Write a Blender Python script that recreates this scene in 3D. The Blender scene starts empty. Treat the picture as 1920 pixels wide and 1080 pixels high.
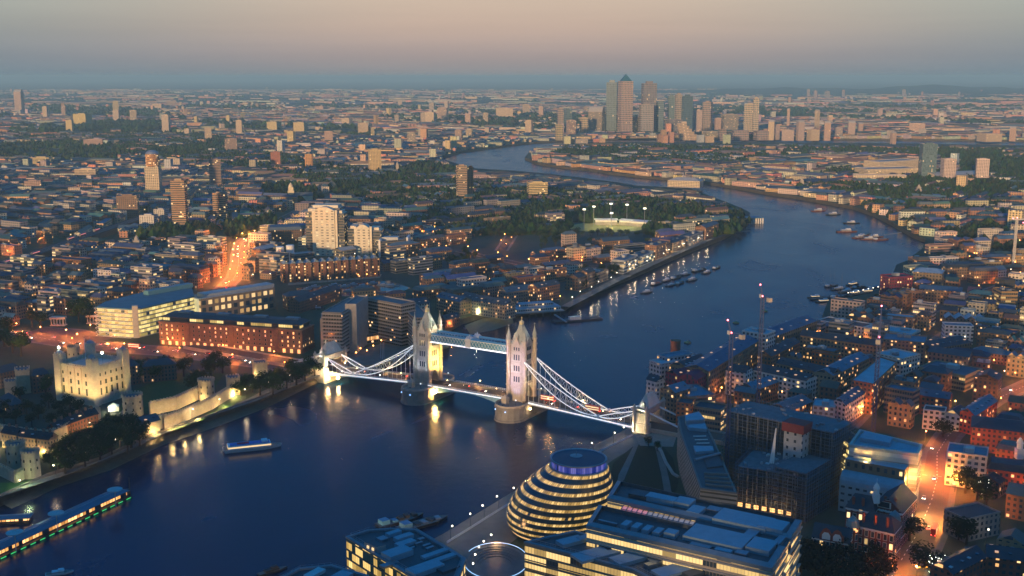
import bpy, math, random
from mathutils import Vector
from mathutils.geometry import tessellate_polygon

# ------------------------------------------------------------------ camera, sky, sun, exposure
PI = math.pi
SC = bpy.context.scene
COL = SC.collection
R = random.Random(11)
F, EYE = 2100.0, 240.0                       # focal length in photo pixels, height of the viewing deck
PITCH = math.atan((540 - 143) / F)
SP, CP = math.sin(PITCH), math.cos(PITCH)

cam = bpy.data.objects.new('camera', bpy.data.cameras.new('camera'))
COL.objects.link(cam)
cam.location = (0, 0, EYE)
cam.rotation_euler = (PI / 2 - PITCH, 0, 0)
cam.data.sensor_width = 36
cam.data.lens = F / 1920 * 36
cam.data.clip_start = 1
cam.data.clip_end = 200000
SC.camera = cam

SUN_EL, SUN_AZ = math.radians(5.0), math.radians(200)     # azimuth from +Y (east) clockwise: the sun is behind the camera
world = bpy.data.worlds.new('World')
SC.world = world
world.use_nodes = True
wn, wl = world.node_tree.nodes, world.node_tree.links
wn.clear()
w_out = wn.new('ShaderNodeOutputWorld')
w_sky = wn.new('ShaderNodeTexSky')
w_sky.sky_type = 'NISHITA'
w_sky.sun_disc = False
w_sky.sun_elevation = SUN_EL
w_sky.sun_rotation = SUN_AZ
w_b1 = wn.new('ShaderNodeBackground'); w_b1.inputs['Strength'].default_value = 0.006
wl.new(w_sky.outputs[0], w_b1.inputs['Color'])
w_tc = wn.new('ShaderNodeTexCoord')
w_sep = wn.new('ShaderNodeSeparateXYZ'); wl.new(w_tc.outputs['Generated'], w_sep.inputs[0])


def ramp(nt, stops, fac, interp='LINEAR'):
    r = nt.nodes.new('ShaderNodeValToRGB')
    r.color_ramp.interpolation = interp
    e = r.color_ramp.elements
    while len(e) < len(stops):
        e.new(0.5)
    for k, (p, c) in enumerate(stops):
        e[k].position = p
        e[k].color = (*c, 1) if len(c) == 3 else c
    nt.links.new(fac, r.inputs[0])
    return r


# dusk sky by elevation (value = sine of elevation, -1..1 mapped to 0..1): east side and the afterglow side
def el(d):
    return 0.5 + 0.5 * math.sin(math.radians(d))
w_mr = wn.new('ShaderNodeMapRange')
w_mr.inputs['From Min'].default_value = -1; w_mr.inputs['From Max'].default_value = 1
wl.new(w_sep.outputs['Z'], w_mr.inputs['Value'])
w_east = ramp(world.node_tree, [(0.0, (.04, .11, .16)), (el(-.5), (.19, .215, .24)), (el(.1), (.25, .25, .265)), (el(.85), (.305, .262, .262)), (el(1.5), (.375, .30, .28)),
                                (el(2.4), (.455, .345, .29)), (el(4.2), (.555, .435, .34)), (el(6.3), (.10, .25, .40)), (el(9), (.01, .19, .41)), (el(14), (.0, .13, .37)),
                                (el(28), (.0, .075, .27)), (1.0, (.0, .21, .50))], w_mr.outputs[0])
w_west = ramp(world.node_tree, [(0.0, (.04, .08, .12)), (el(-1), (.2, .13, .08)), (el(3), (.26, .18, .12)), (el(12), (.06, .15, .20)),
                                (el(30), (.004, .19, .44)), (1.0, (.0, .21, .50))], w_mr.outputs[0])
w_my = wn.new('ShaderNodeMapRange')
w_my.interpolation_type = 'SMOOTHSTEP'
w_my.inputs['From Min'].default_value = -.15; w_my.inputs['From Max'].default_value = -.85
wl.new(w_sep.outputs['Y'], w_my.inputs['Value'])
w_mix = wn.new('ShaderNodeMix'); w_mix.data_type = 'RGBA'
wl.new(w_my.outputs[0], w_mix.inputs['Factor'])
wl.new(w_east.outputs[0], w_mix.inputs['A']); wl.new(w_west.outputs[0], w_mix.inputs['B'])
# the sky is bluer away from the antisolar glow in the middle
w_mx = wn.new('ShaderNodeMapRange'); w_mx.interpolation_type = 'SMOOTHSTEP'
w_mx.inputs['From Min'].default_value = .05; w_mx.inputs['From Max'].default_value = .5
w_ax = wn.new('ShaderNodeMath'); w_ax.operation = 'ABSOLUTE'; wl.new(w_sep.outputs['X'], w_ax.inputs[0]); wl.new(w_ax.outputs[0], w_mx.inputs['Value'])
w_cool = wn.new('ShaderNodeMix'); w_cool.data_type = 'RGBA'; w_cool.blend_type = 'MULTIPLY'
wl.new(w_mx.outputs[0], w_cool.inputs['Factor'])
wl.new(w_mix.outputs['Result'], w_cool.inputs['A'])
w_cool.inputs['B'].default_value = (.58, .84, .98, 1)
w_map = wn.new('ShaderNodeMapping'); w_map.inputs['Scale'].default_value = (2.2, 2.2, 46); wl.new(w_tc.outputs['Generated'], w_map.inputs[0])
w_nz = wn.new('ShaderNodeTexNoise'); w_nz.inputs['Scale'].default_value = 1.0; w_nz.inputs['Detail'].default_value = 4; wl.new(w_map.outputs[0], w_nz.inputs['Vector'])
w_cl = ramp(world.node_tree, [(.3, (.93, .94, .96)), (.7, (1.05, 1.03, 1.03))], w_nz.outputs[0])     # faint streaks of high cloud
w_cld = wn.new('ShaderNodeMix'); w_cld.data_type = 'RGBA'; w_cld.blend_type = 'MULTIPLY'; w_cld.inputs['Factor'].default_value = 1
wl.new(w_cool.outputs['Result'], w_cld.inputs['A']); wl.new(w_cl.outputs[0], w_cld.inputs['B'])
w_b2 = wn.new('ShaderNodeBackground')
wl.new(w_cld.outputs['Result'], w_b2.inputs['Color'])
w_add = wn.new('ShaderNodeAddShader')
wl.new(w_b1.outputs[0], w_add.inputs[0]); wl.new(w_b2.outputs[0], w_add.inputs[1])
wl.new(w_add.outputs[0], w_out.inputs['Surface'])

sun = bpy.data.objects.new('sun', bpy.data.lights.new('sun', 'SUN'))
COL.objects.link(sun)
sun.data.energy = 5.0
sun.data.angle = math.radians(2.5)
sun.data.color = (1.0, .61, .28)
_d = Vector((math.sin(SUN_AZ) * math.cos(SUN_EL), math.cos(SUN_AZ) * math.cos(SUN_EL), math.sin(SUN_EL)))
sun.rotation_euler = (-_d).to_track_quat('-Z', 'Y').to_euler()

vs = SC.view_settings
SC.display_settings.display_device = 'sRGB'
vs.view_transform = 'Standard'; vs.look = 'None'; vs.exposure = 0.2; vs.gamma = 1
SC.render.engine = 'CYCLES'
SC.cycles.max_bounces = 5
SC.cycles.diffuse_bounces = 2
SC.cycles.glossy_bounces = 2
SC.cycles.transmission_bounces = 3
SC.cycles.volume_bounces = 0
SC.cycles.sample_clamp_indirect = 4
SC.cycles.caustics_reflective = False
SC.cycles.caustics_refractive = False


# ------------------------------------------------------------------ helpers
def G(px, py, z=0.0):
    """The point of the horizontal plane at height z seen at a photo pixel."""
    a, b = (px - 960) / F, -(py - 540) / F
    dy, dz = CP + SP * b, -SP + CP * b
    t = (z - EYE) / dz
    return (a * t, dy * t)


def proj(x, y, z):
    """Photo pixel of a point."""
    d, u = y * CP - (z - EYE) * SP, y * SP + (z - EYE) * CP
    return (960 + F * x / d, 540 - F * u / d)


LAND = 6.0


class MB:
    """Collects faces (with uv in metres and a material slot) and links them as one mesh object."""

    def __init__(s):
        s.v, s.f, s.uv, s.m, s.c = [], [], [], [], []
        s.col = None

    def face(s, pts, mi=0, uv=None):
        n = len(s.v)
        s.v += pts
        s.f.append(tuple(range(n, n + len(pts))))
        if uv is None:
            uv = [(p[0], p[1]) for p in pts]
        s.uv += uv
        s.m.append(mi)
        if s.col is not None:
            s.c += [s.col] * len(pts)

    def wall(s, a, b, z0, z1, mi=0, u0=0.0):
        L = math.hypot(b[0] - a[0], b[1] - a[1])
        s.face([(a[0], a[1], z0), (b[0], b[1], z0), (b[0], b[1], z1), (a[0], a[1], z1)], mi,
               [(u0, 0), (u0 + L, 0), (u0 + L, z1 - z0), (u0, z1 - z0)])
        return u0 + L

    def prism(s, poly, z0, z1, mi=0, top=None, bottom=False):
        poly = ccw(poly)
        u = 0.0
        for k in range(len(poly)):
            u = s.wall(poly[k], poly[(k + 1) % len(poly)], z0, z1, mi, u)
        if top is not None:
            s.cap(poly, z1, top)
        if bottom:
            s.cap(poly[::-1], z0, mi)

    def cap(s, poly, z, mi=0):
        if len(poly) <= 4:
            s.face([(p[0], p[1], z) for p in poly], mi)
        else:
            up = ccw(poly) == list(poly)
            for t in tessellate_polygon([[Vector((p[0], p[1], 0)) for p in poly]]):
                q = ccw([poly[i] for i in t])
                if not up:
                    q = q[::-1]
                s.face([(p[0], p[1], z) for p in q], mi)

    def box(s, x, y, z0, w, d, h, a=0.0, mi=0, top=None, bottom=False):
        s.prism(rect(x, y, w, d, a), z0, z0 + h, mi, mi if top is None else top, bottom)

    def taper(s, lo, z0, hi, z1, mi=0, top=True):
        """Frustum between two polygons of the same count (or a pyramid when hi is one point)."""
        n = len(lo)
        for k in range(n):
            a, b = lo[k], lo[(k + 1) % n]
            L = math.hypot(b[0] - a[0], b[1] - a[1])
            if len(hi) == 1:
                s.face([(*a, z0), (*b, z0), (*hi[0], z1)], mi, [(0, 0), (L, 0), (L / 2, z1 - z0)])
            else:
                c, d = hi[(k + 1) % n], hi[k]
                s.face([(*a, z0), (*b, z0), (*c, z1), (*d, z1)], mi, [(0, 0), (L, 0), (L, z1 - z0), (0, z1 - z0)])
        if top and len(hi) > 1:
            s.cap(hi, z1, mi)

    def tube(s, p, q, r, n=6, mi=0, r2=None):
        p, q = Vector(p), Vector(q)
        d = (q - p)
        if d.length < 1e-6:
            return
        d.normalize()
        x = d.orthogonal().normalized()
        y = d.cross(x)
        r2 = r if r2 is None else r2
        A = [p + (x * math.cos(2 * PI * k / n) + y * math.sin(2 * PI * k / n)) * r for k in range(n)]
        B = [q + (x * math.cos(2 * PI * k / n) + y * math.sin(2 * PI * k / n)) * r2 for k in range(n)]
        for k in range(n):
            j = (k + 1) % n
            s.face([tuple(A[k]), tuple(A[j]), tuple(B[j]), tuple(B[k])], mi)
        s.face([tuple(v) for v in B], mi)
        s.face([tuple(v) for v in A[::-1]], mi)

    def bar(s, p, q, w, h, mi=0):
        """A square-section bar between two points, w wide in plan and h high."""
        p, q = Vector(p), Vector(q)
        d = q - p
        n = Vector((-d.y, d.x, 0))
        if n.length < 1e-6:
            s.tube(p, q, w / 2, 4, mi)
            return
        n = n.normalized() * w / 2
        u = Vector((0, 0, h / 2))
        A = [p - n - u, p + n - u, p + n + u, p - n + u]
        B = [v + d for v in A]
        for k in range(4):
            j = (k + 1) % 4
            s.face([tuple(A[k]), tuple(B[k]), tuple(B[j]), tuple(A[j])], mi)
        s.face([tuple(v) for v in A], mi)
        s.face([tuple(v) for v in B[::-1]], mi)

    def ball(s, c, r, n=8, m=5, mi=0, sz=1.0):
        P = lambda i, j: (c[0] + r * math.sin(PI * i / m) * math.cos(2 * PI * j / n), c[1] + r * math.sin(PI * i / m) * math.sin(2 * PI * j / n), c[2] + r * sz * math.cos(PI * i / m))
        for i in range(m):
            for j in range(n):
                q = [P(i, j), P(i + 1, j), P(i + 1, j + 1), P(i, j + 1)]
                if i == 0: q = q[:3]
                elif i == m - 1: q = [q[0], q[1], q[3]]
                s.face(q, mi)

    def lathe(s, c, prof, n=16, mi=0, a0=0.0):
        """prof: (radius, z) from bottom to top around the vertical through c."""
        for (r0, z0), (r1, z1) in zip(prof, prof[1:]):
            for k in range(n):
                t0, t1 = a0 + 2 * PI * k / n, a0 + 2 * PI * (k + 1) / n
                p = lambda r, t, z: (c[0] + r * math.cos(t), c[1] + r * math.sin(t), z)
                uv = [(r0 * t0, z0), (r0 * t1, z0), (r0 * t1, z1), (r0 * t0, z1)]
                if r1 < 1e-4:
                    s.face([p(r0, t0, z0), p(r0, t1, z0), p(0, 0, z1)], mi, uv[:3])
                elif r0 < 1e-4:
                    s.face([p(0, 0, z0), p(r1, t1, z1), p(r1, t0, z1)], mi, uv[:3])
                else:
                    s.face([p(r0, t0, z0), p(r0, t1, z0), p(r1, t1, z1), p(r1, t0, z1)], mi, uv)

    def mesh(s, name, mats, org=(0, 0, 0)):
        me = bpy.data.meshes.new(name)
        me.from_pydata([(v[0] - org[0], v[1] - org[1], v[2] - org[2]) for v in s.v], [], s.f)
        for m in (mats if isinstance(mats, (list, tuple)) else [mats]):
            me.materials.append(m)
        me.polygons.foreach_set('material_index', s.m)
        ul = me.uv_layers.new(name='uv')
        ul.data.foreach_set('uv', [c for p in s.uv for c in p])
        if s.c:
            ca = me.color_attributes.new('tint', 'FLOAT_COLOR', 'CORNER')
            ca.data.foreach_set('color', [c for p in s.c for c in p])
        me.update()
        return me

    def build(s, name, mats, parent=None, color=None, smooth=False):
        """Link as one object; the points are world coordinates, the object's origin is its thing's base."""
        org = (0, 0, 0)
        if parent is not None:
            p = parent
            while p is not None:
                org = tuple(a + b for a, b in zip(org, p.location)); p = p.parent
        elif s.v:
            org = (sum(v[0] for v in s.v) / len(s.v), sum(v[1] for v in s.v) / len(s.v), min(v[2] for v in s.v))
        me = s.mesh(name, mats, org)
        if smooth:
            me.polygons.foreach_set('use_smooth', [True] * len(me.polygons))
        o = bpy.data.objects.new(name, me)
        COL.objects.link(o)
        if parent is not None:
            o.parent = parent
        else:
            o.location = org
        if color is not None:
            o.color = (*color, 1)
        return o


def ccw(poly):
    a = sum(poly[k][0] * poly[(k + 1) % len(poly)][1] - poly[(k + 1) % len(poly)][0] * poly[k][1] for k in range(len(poly)))
    return list(poly) if a > 0 else list(poly)[::-1]


def rect(x, y, w, d, a=0.0):
    c, s = math.cos(a), math.sin(a)
    return [(x + c * u - s * v, y + s * u + c * v) for u, v in ((-w / 2, -d / 2), (w / 2, -d / 2), (w / 2, d / 2), (-w / 2, d / 2))]


def inset(poly, k):
    """Move each edge of a convex-ish polygon inwards by k metres (outwards when k is negative)."""
    poly = ccw(poly)
    n = len(poly)
    out = []
    for i in range(n):
        a, b, c = poly[i - 1], poly[i], poly[(i + 1) % n]
        d1 = Vector((b[0] - a[0], b[1] - a[1])).normalized(); d2 = Vector((c[0] - b[0], c[1] - b[1])).normalized()
        n1, n2 = Vector((-d1.y, d1.x)), Vector((-d2.y, d2.x))
        m = n1 + n2
        q = max(.25, 1 + n1.dot(n2))
        out.append((b[0] + m.x * k / q, b[1] + m.y * k / q))
    return out


def lerp(a, b, t):
    return tuple(p + (q - p) * t for p, q in zip(a, b))


def inside(p, poly):
    x, y = p
    r = False
    for k in range(len(poly)):
        (x1, y1), (x2, y2) = poly[k - 1], poly[k]
        if (y1 > y) != (y2 > y) and x < (x2 - x1) * (y - y1) / (y2 - y1) + x1:
            r = not r
    return r


def tag(o, label=None, cat=None, group=None, kind=None):
    if label: o['label'] = label
    if cat: o['category'] = cat
    if group: o['group'] = group
    if kind: o['kind'] = kind
    return o


def thing(name, x, y, z, label, cat, group=None, a=0.0):
    o = bpy.data.objects.new(name, None)
    COL.objects.link(o)
    o.location = (x, y, z)
    o.rotation_euler.z = a
    o.empty_display_size = .5
    return tag(o, label, cat, group)


def dup(o, loc=None, a=None, label=None, group=None, parent=None, scale=None):
    """A copy of a thing with copies of its parts and their sub-parts, sharing mesh data."""
    c = o.copy(); COL.objects.link(c)
    if parent is not None: c.parent = parent
    if loc is not None: c.location = loc
    if a is not None: c.rotation_euler.z = a
    if scale is not None: c.scale = scale
    if label: c['label'] = label
    if group: c['group'] = group
    for ch in KIDS(o):
        dup(ch, parent=c)
    return c


def KIDS(o):
    return list(o.children)


# ---- occupied ground: cells of 4 m, so that filled-in buildings keep clear of placed things
OCC = set()
def occupy(poly, grow=3.0):
    xs, ys = [p[0] for p in poly], [p[1] for p in poly]
    q = inset(poly, -grow) if len(poly) > 2 else poly
    for i in range(int((min(xs) - grow) // 4), int((max(xs) + grow) // 4) + 1):
        for j in range(int((min(ys) - grow) // 4), int((max(ys) + grow) // 4) + 1):
            if inside((i * 4 + 2, j * 4 + 2), q):
                OCC.add((i, j))


def taken(poly):
    xs, ys = [p[0] for p in poly], [p[1] for p in poly]
    n = max(2, int(max(max(xs) - min(xs), max(ys) - min(ys)) // 5))
    a, b, c, d = poly[:4]
    for i in range(n + 1):
        for j in range(n + 1):
            p = lerp(lerp(a, b, i / n), lerp(d, c, i / n), j / n)
            if (int(p[0] // 4), int(p[1] // 4)) in OCC:
                return True
    return False


def occ_line(pts, w):
    for a, b in zip(pts, pts[1:]):
        L = math.hypot(b[0] - a[0], b[1] - a[1])
        if L > .1:
            x, y = (a[0] + b[0]) / 2, (a[1] + b[1]) / 2
            occupy(rect(x, y, L, w, math.atan2(b[1] - a[1], b[0] - a[0])), 1)


# ------------------------------------------------------------------ materials
MAT = {}
def newmat(name):
    m = bpy.data.materials.new(name)
    m.use_nodes = True
    nt = m.node_tree
    return m, nt, nt.nodes['Principled BSDF']


def node(nt, kind, ins=None, **kw):
    n = nt.nodes.new(kind)
    for k, v in kw.items():
        setattr(n, k, v)
    for k, v in (ins or {}).items():
        if hasattr(v, 'is_linked'):
            nt.links.new(v, n.inputs[k])
        else:
            n.inputs[k].default_value = v
    return n


def math_(nt, op, a, b=None, c=None):
    ins = {0: a}
    if b is not None: ins[1] = b
    if c is not None: ins[2] = c
    return node(nt, 'ShaderNodeMath', ins, operation=op).outputs[0]


def mixc(nt, f, a, b, bl='MIX'):
    n = nt.nodes.new('ShaderNodeMix')
    n.data_type = 'RGBA'; n.blend_type = bl
    for k, v in (('Factor', f), ('A', a), ('B', b)):
        if hasattr(v, 'is_linked'):
            nt.links.new(v, n.inputs[k])
        else:
            n.inputs[k].default_value = v if k == 'Factor' else (*v, 1)
    return n.outputs['Result']


def M(name, c=None, rough=.8, metal=0.0, var=.35, scale=.25, emit=0, ecol=None, tint=None, spec=.3):
    """Plain surface with uneven colour: two noises (stains and grain) over a base colour."""
    if name in MAT:
        return MAT[name]
    m, nt, b = newmat(name)
    tc = node(nt, 'ShaderNodeTexCoord')
    n1 = node(nt, 'ShaderNodeTexNoise', {'Vector': tc.outputs['Object'], 'Scale': scale, 'Detail': 5.0, 'Roughness': .65})
    f = math_(nt, 'MULTIPLY_ADD', n1.outputs[0], 2 * var, 1 - var)
    if tint == 'object':
        oi = node(nt, 'ShaderNodeObjectInfo'); base = oi.outputs['Color']
    elif tint == 'attr':
        base = node(nt, 'ShaderNodeAttribute', attribute_name='tint').outputs['Color']
    else:
        base = node(nt, 'ShaderNodeRGB').outputs[0]; base.default_value = (*c, 1)
    if tint and c: base = mixc(nt, 1.0, base, c, 'MULTIPLY')
    cmb = node(nt, 'ShaderNodeCombineColor', {0: f, 1: f, 2: f})
    nt.links.new(mixc(nt, 1.0, base, cmb.outputs[0], 'MULTIPLY'), b.inputs['Base Color'])
    b.inputs['Roughness'].default_value = rough
    b.inputs['Metallic'].default_value = metal
    b.inputs['Specular IOR Level'].default_value = spec
    if emit:
        b.inputs['Emission Color'].default_value = (*(ecol or c), 1)
        b.inputs['Emission Strength'].default_value = emit
    MAT[name] = m
    return m


def EM(name, c, s):
    """A lamp, lit pane or LED strip."""
    if name not in MAT:
        m, nt, b = newmat(name)
        b.inputs['Base Color'].default_value = (.6, .6, .6, 1)
        b.inputs['Emission Color'].default_value = (*c, 1)
        b.inputs['Emission Strength'].default_value = s
        MAT[name] = m
    return MAT[name]


def FACADE(name, c=None, pw=3.2, ph=3.3, fw=.45, fh=.55, lit=.12, lcol=(1, .62, .22), ls=1.6, tint=None, brick=True, glass=(.02, .03, .04), z0=0.0, rough=.85, frame=None, band=False, group=1.0, vt=.3):
    """Wall with rows of windows laid out by the wall's own uv (metres); a share of the rooms behind has the lamp on."""
    if name in MAT:
        return MAT[name]
    m, nt, b = newmat(name)
    uv = node(nt, 'ShaderNodeUVMap', uv_map='uv')
    s = node(nt, 'ShaderNodeSeparateXYZ', {0: uv.outputs[0]})
    U = math_(nt, 'DIVIDE', s.outputs[0], pw)
    V = math_(nt, 'DIVIDE', math_(nt, 'SUBTRACT', s.outputs[1], z0), ph)
    fu, fv = math_(nt, 'FRACT', U), math_(nt, 'FRACT', V)
    mu = math_(nt, 'LESS_THAN', math_(nt, 'ABSOLUTE', math_(nt, 'SUBTRACT', fu, .5)), fw / 2)
    mv = math_(nt, 'LESS_THAN', math_(nt, 'ABSOLUTE', math_(nt, 'SUBTRACT', fv, .55)), fh / 2)
    geo = node(nt, 'ShaderNodeNewGeometry')
    nz = node(nt, 'ShaderNodeSeparateXYZ', {0: geo.outputs['Normal']})
    vert = math_(nt, 'LESS_THAN', math_(nt, 'ABSOLUTE', nz.outputs[2]), vt)
    win = math_(nt, 'MULTIPLY', mu, mv) if not band else mv
    win = math_(nt, 'MULTIPLY', win, vert)
    win = math_(nt, 'MULTIPLY', win, math_(nt, 'GREATER_THAN', V, 0.02))
    oi = node(nt, 'ShaderNodeObjectInfo')
    cell = node(nt, 'ShaderNodeCombineXYZ', {0: math_(nt, 'FLOOR', math_(nt, 'DIVIDE', U, group)), 1: math_(nt, 'FLOOR', V), 2: math_(nt, 'MULTIPLY', oi.outputs['Random'], 91.0)})
    wnz = node(nt, 'ShaderNodeTexWhiteNoise', {0: cell.outputs[0]}, noise_dimensions='3D')
    on = math_(nt, 'LESS_THAN', wnz.outputs[0], lit)
    onw = math_(nt, 'MULTIPLY', on, win)
    if tint == 'object': base = oi.outputs['Color']
    elif tint == 'attr': base = node(nt, 'ShaderNodeAttribute', attribute_name='tint').outputs['Color']
    else:
        base = node(nt, 'ShaderNodeRGB').outputs[0]; base.default_value = (*c, 1)
    n1 = node(nt, 'ShaderNodeTexNoise', {'Vector': uv.outputs[0], 'Scale': .18, 'Detail': 6.0, 'Roughness': .7})
    f = math_(nt, 'MULTIPLY_ADD', n1.outputs[0], .8, .6)
    if brick:
        n2 = node(nt, 'ShaderNodeTexBrick', {'Vector': uv.outputs[0], 'Scale': 1.2, 'Color1': (1, 1, 1, 1), 'Color2': (.7, .7, .7, 1), 'Mortar': (.85, .85, .85, 1)})
        f = math_(nt, 'MULTIPLY', f, n2.outputs[0])
    cmb = node(nt, 'ShaderNodeCombineColor', {0: f, 1: f, 2: f})
    wallc = mixc(nt, 1.0, base, cmb.outputs[0], 'MULTIPLY')
    if frame:
        mf = math_(nt, 'MULTIPLY', math_(nt, 'LESS_THAN', math_(nt, 'ABSOLUTE', math_(nt, 'SUBTRACT', fu, .5)), fw / 2 + .07), math_(nt, 'LESS_THAN', math_(nt, 'ABSOLUTE', math_(nt, 'SUBTRACT', fv, .55)), fh / 2 + .07))
        wallc = mixc(nt, mf, wallc, frame)
    gl = mixc(nt, wnz.outputs[0], glass, tuple(q * 3 for q in glass))
    nt.links.new(mixc(nt, win, wallc, gl), b.inputs['Base Color'])
    nt.links.new(math_(nt, 'MULTIPLY_ADD', win, .12 - rough, rough), b.inputs['Roughness'])
    wn2 = node(nt, 'ShaderNodeTexWhiteNoise', {0: cell.outputs[0], 1: 3.0}, noise_dimensions='4D')
    nt.links.new(mixc(nt, wn2.outputs[0], lcol, tuple(min(1, q * .7 + .3 * w) for q, w in zip(lcol, (1, .8, .5)))), b.inputs['Emission Color'])
    nt.links.new(math_(nt, 'MULTIPLY', onw, math_(nt, 'MULTIPLY_ADD', wn2.outputs[0], ls, ls * .35)), b.inputs['Emission Strength'])
    b.inputs['Specular IOR Level'].default_value = .3
    MAT[name] = m
    return m
# ------------------------------------------------------------------ the setting: water, land, haze
FAR = 60000.0
NB = [(-700, 1240), (0, 950), (93, 908), (190, 877), (283, 833), (400, 793), (480, 763), (600, 712), (660, 698), (770, 672), (842, 652), (846, 640), (832, 628), (868, 608), (905, 596), (960, 594),
      (1060, 583), (1090, 560), (1130, 545), (1180, 525), (1240, 498), (1300, 472), (1360, 448), (1392, 428), (1402, 415), (1406, 405), (1392, 397),
      (1360, 384), (1293, 358), (1193, 353), (1160, 347), (1093, 338), (1027, 330), (960, 324), (893, 320), (860, 312), (822, 299.5),
      (863, 287), (913, 280), (960, 274), (993, 270), (1040, 267), (1093, 264.5), (1160, 262.5), (1440, 262.5), (1700, 263.5), (1920, 266), (2500, 270)]
SB = [(400, 1260), (700, 1092), (830, 1022), (950, 948), (1060, 882), (1140, 838), (1192, 812), (1222, 790)]
NBW = [G(*p) for p in NB]
SBW = [G(*p) for p in SB] + [G(1236, 742, 14), G(1240, 700, 14), G(1262, 672, 14), G(1345, 648, 20), G(1388, 622, 20), G(1533, 590, 22), G(1552, 574), G(1600, 566)] + \
      [G(*p) for p in ((1627, 560), (1650, 550), (1667, 540), (1680, 505), (1700, 497), (1728, 474), (1737, 456), (1713, 447), (1673, 424), (1640, 407),
       (1600, 393), (1540, 382), (1490, 373), (1440, 366), (1393, 357), (1313, 344), (1253, 338.5), (1193, 333), (1140, 327), (1120, 322.5), (1060, 317), (1007, 309),
       (984, 299), (993, 287), (1027, 277), (1070, 270), (1160, 269), (1440, 269.5), (1700, 272), (1920, 276), (2500, 284))]
ex, ey = NBW[-1]; sx, sy = SBW[-1]
NORTH = ccw(NBW + [(FAR, ey + 4000), (FAR, FAR), (-FAR, FAR), (-FAR, -3000), (NBW[0][0] - 500, -3000)])
SOUTH = ccw(SBW + [(FAR * .5, sy), (FAR * .5, -3000), (-100, -3000)])


def on_land(p):
    return inside(p, NORTH) or inside(p, SOUTH)


def ground_mat():
    m, nt, b = newmat('city_ground')
    tc = node(nt, 'ShaderNodeTexCoord')
    n1 = node(nt, 'ShaderNodeTexNoise', {'Vector': tc.outputs['Object'], 'Scale': .0016, 'Detail': 8.0, 'Roughness': .7})
    n2 = node(nt, 'ShaderNodeTexNoise', {'Vector': tc.outputs['Object'], 'Scale': .03, 'Detail': 6.0, 'Roughness': .7})
    r = ramp(nt, [(.40, (.045, .047, .05)), (.52, (.035, .06, .025)), (.62, (.02, .04, .018)), (.7, (.07, .065, .06))], n1.outputs[0])
    f = math_(nt, 'MULTIPLY_ADD', n2.outputs[0], 1.2, .4)
    cmb = node(nt, 'ShaderNodeCombineColor', {0: f, 1: f, 2: f})
    nt.links.new(mixc(nt, 1.0, r.outputs[0], cmb.outputs[0], 'MULTIPLY'), b.inputs['Base Color'])
    b.inputs['Roughness'].default_value = .9
    return m


def bank_mat():
    return M('embankment_stone', (.16, .14, .11), scale=.15, var=.6)


def land(name, poly, edge):
    b = MB()
    b.cap(poly, LAND, 0)
    for p, q in zip(edge, edge[1:]):
        b.wall(p, q, -2, LAND, 1); b.wall(q, p, -2, LAND, 1)
    o = b.build(name, [ground_mat() if 'city_ground' not in bpy.data.materials else bpy.data.materials['city_ground'], bank_mat()])
    return tag(o, kind='structure')


land('north_ground', NORTH, NBW)
land('south_ground', SOUTH, SBW)


def water():
    m, nt, b = newmat('river_water')
    tc = node(nt, 'ShaderNodeTexCoord')
    mp = node(nt, 'ShaderNodeMapping', {0: tc.outputs['Object'], 'Scale': (1.0, .55, 1)})
    n1 = node(nt, 'ShaderNodeTexNoise', {'Vector': mp.outputs[0], 'Scale': .22, 'Detail': 4.0, 'Roughness': .6})
    n2 = node(nt, 'ShaderNodeTexNoise', {'Vector': mp.outputs[0], 'Scale': .012, 'Detail': 4.0, 'Roughness': .6, 'Distortion': 1.2})
    h = math_(nt, 'MULTIPLY_ADD', n2.outputs[0], 3.0, n1.outputs[0])
    bp = node(nt, 'ShaderNodeBump', {'Strength': .34, 'Distance': .5, 'Height': h})
    nt.links.new(bp.outputs[0], b.inputs['Normal'])
    r = ramp(nt, [(.35, (.0, .012, .042)), (.65, (.0, .022, .066))], n2.outputs[0])
    nt.links.new(r.outputs[0], b.inputs['Base Color'])
    rr = math_(nt, 'MULTIPLY_ADD', n2.outputs[0], .24, .12)
    nt.links.new(rr, b.inputs['Roughness'])
    b.inputs['IOR'].default_value = 1.33
    b.inputs['Specular Tint'].default_value = (.72, .93, 1, 1)
    b.inputs['Specular IOR Level'].default_value = .5
    w = MB()
    w.face([(-FAR, -3000, 0), (FAR, -3000, 0), (FAR, FAR, 0), (-FAR, FAR, 0)])
    tag(w.build('river_water', m), kind='structure')


water()


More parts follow.
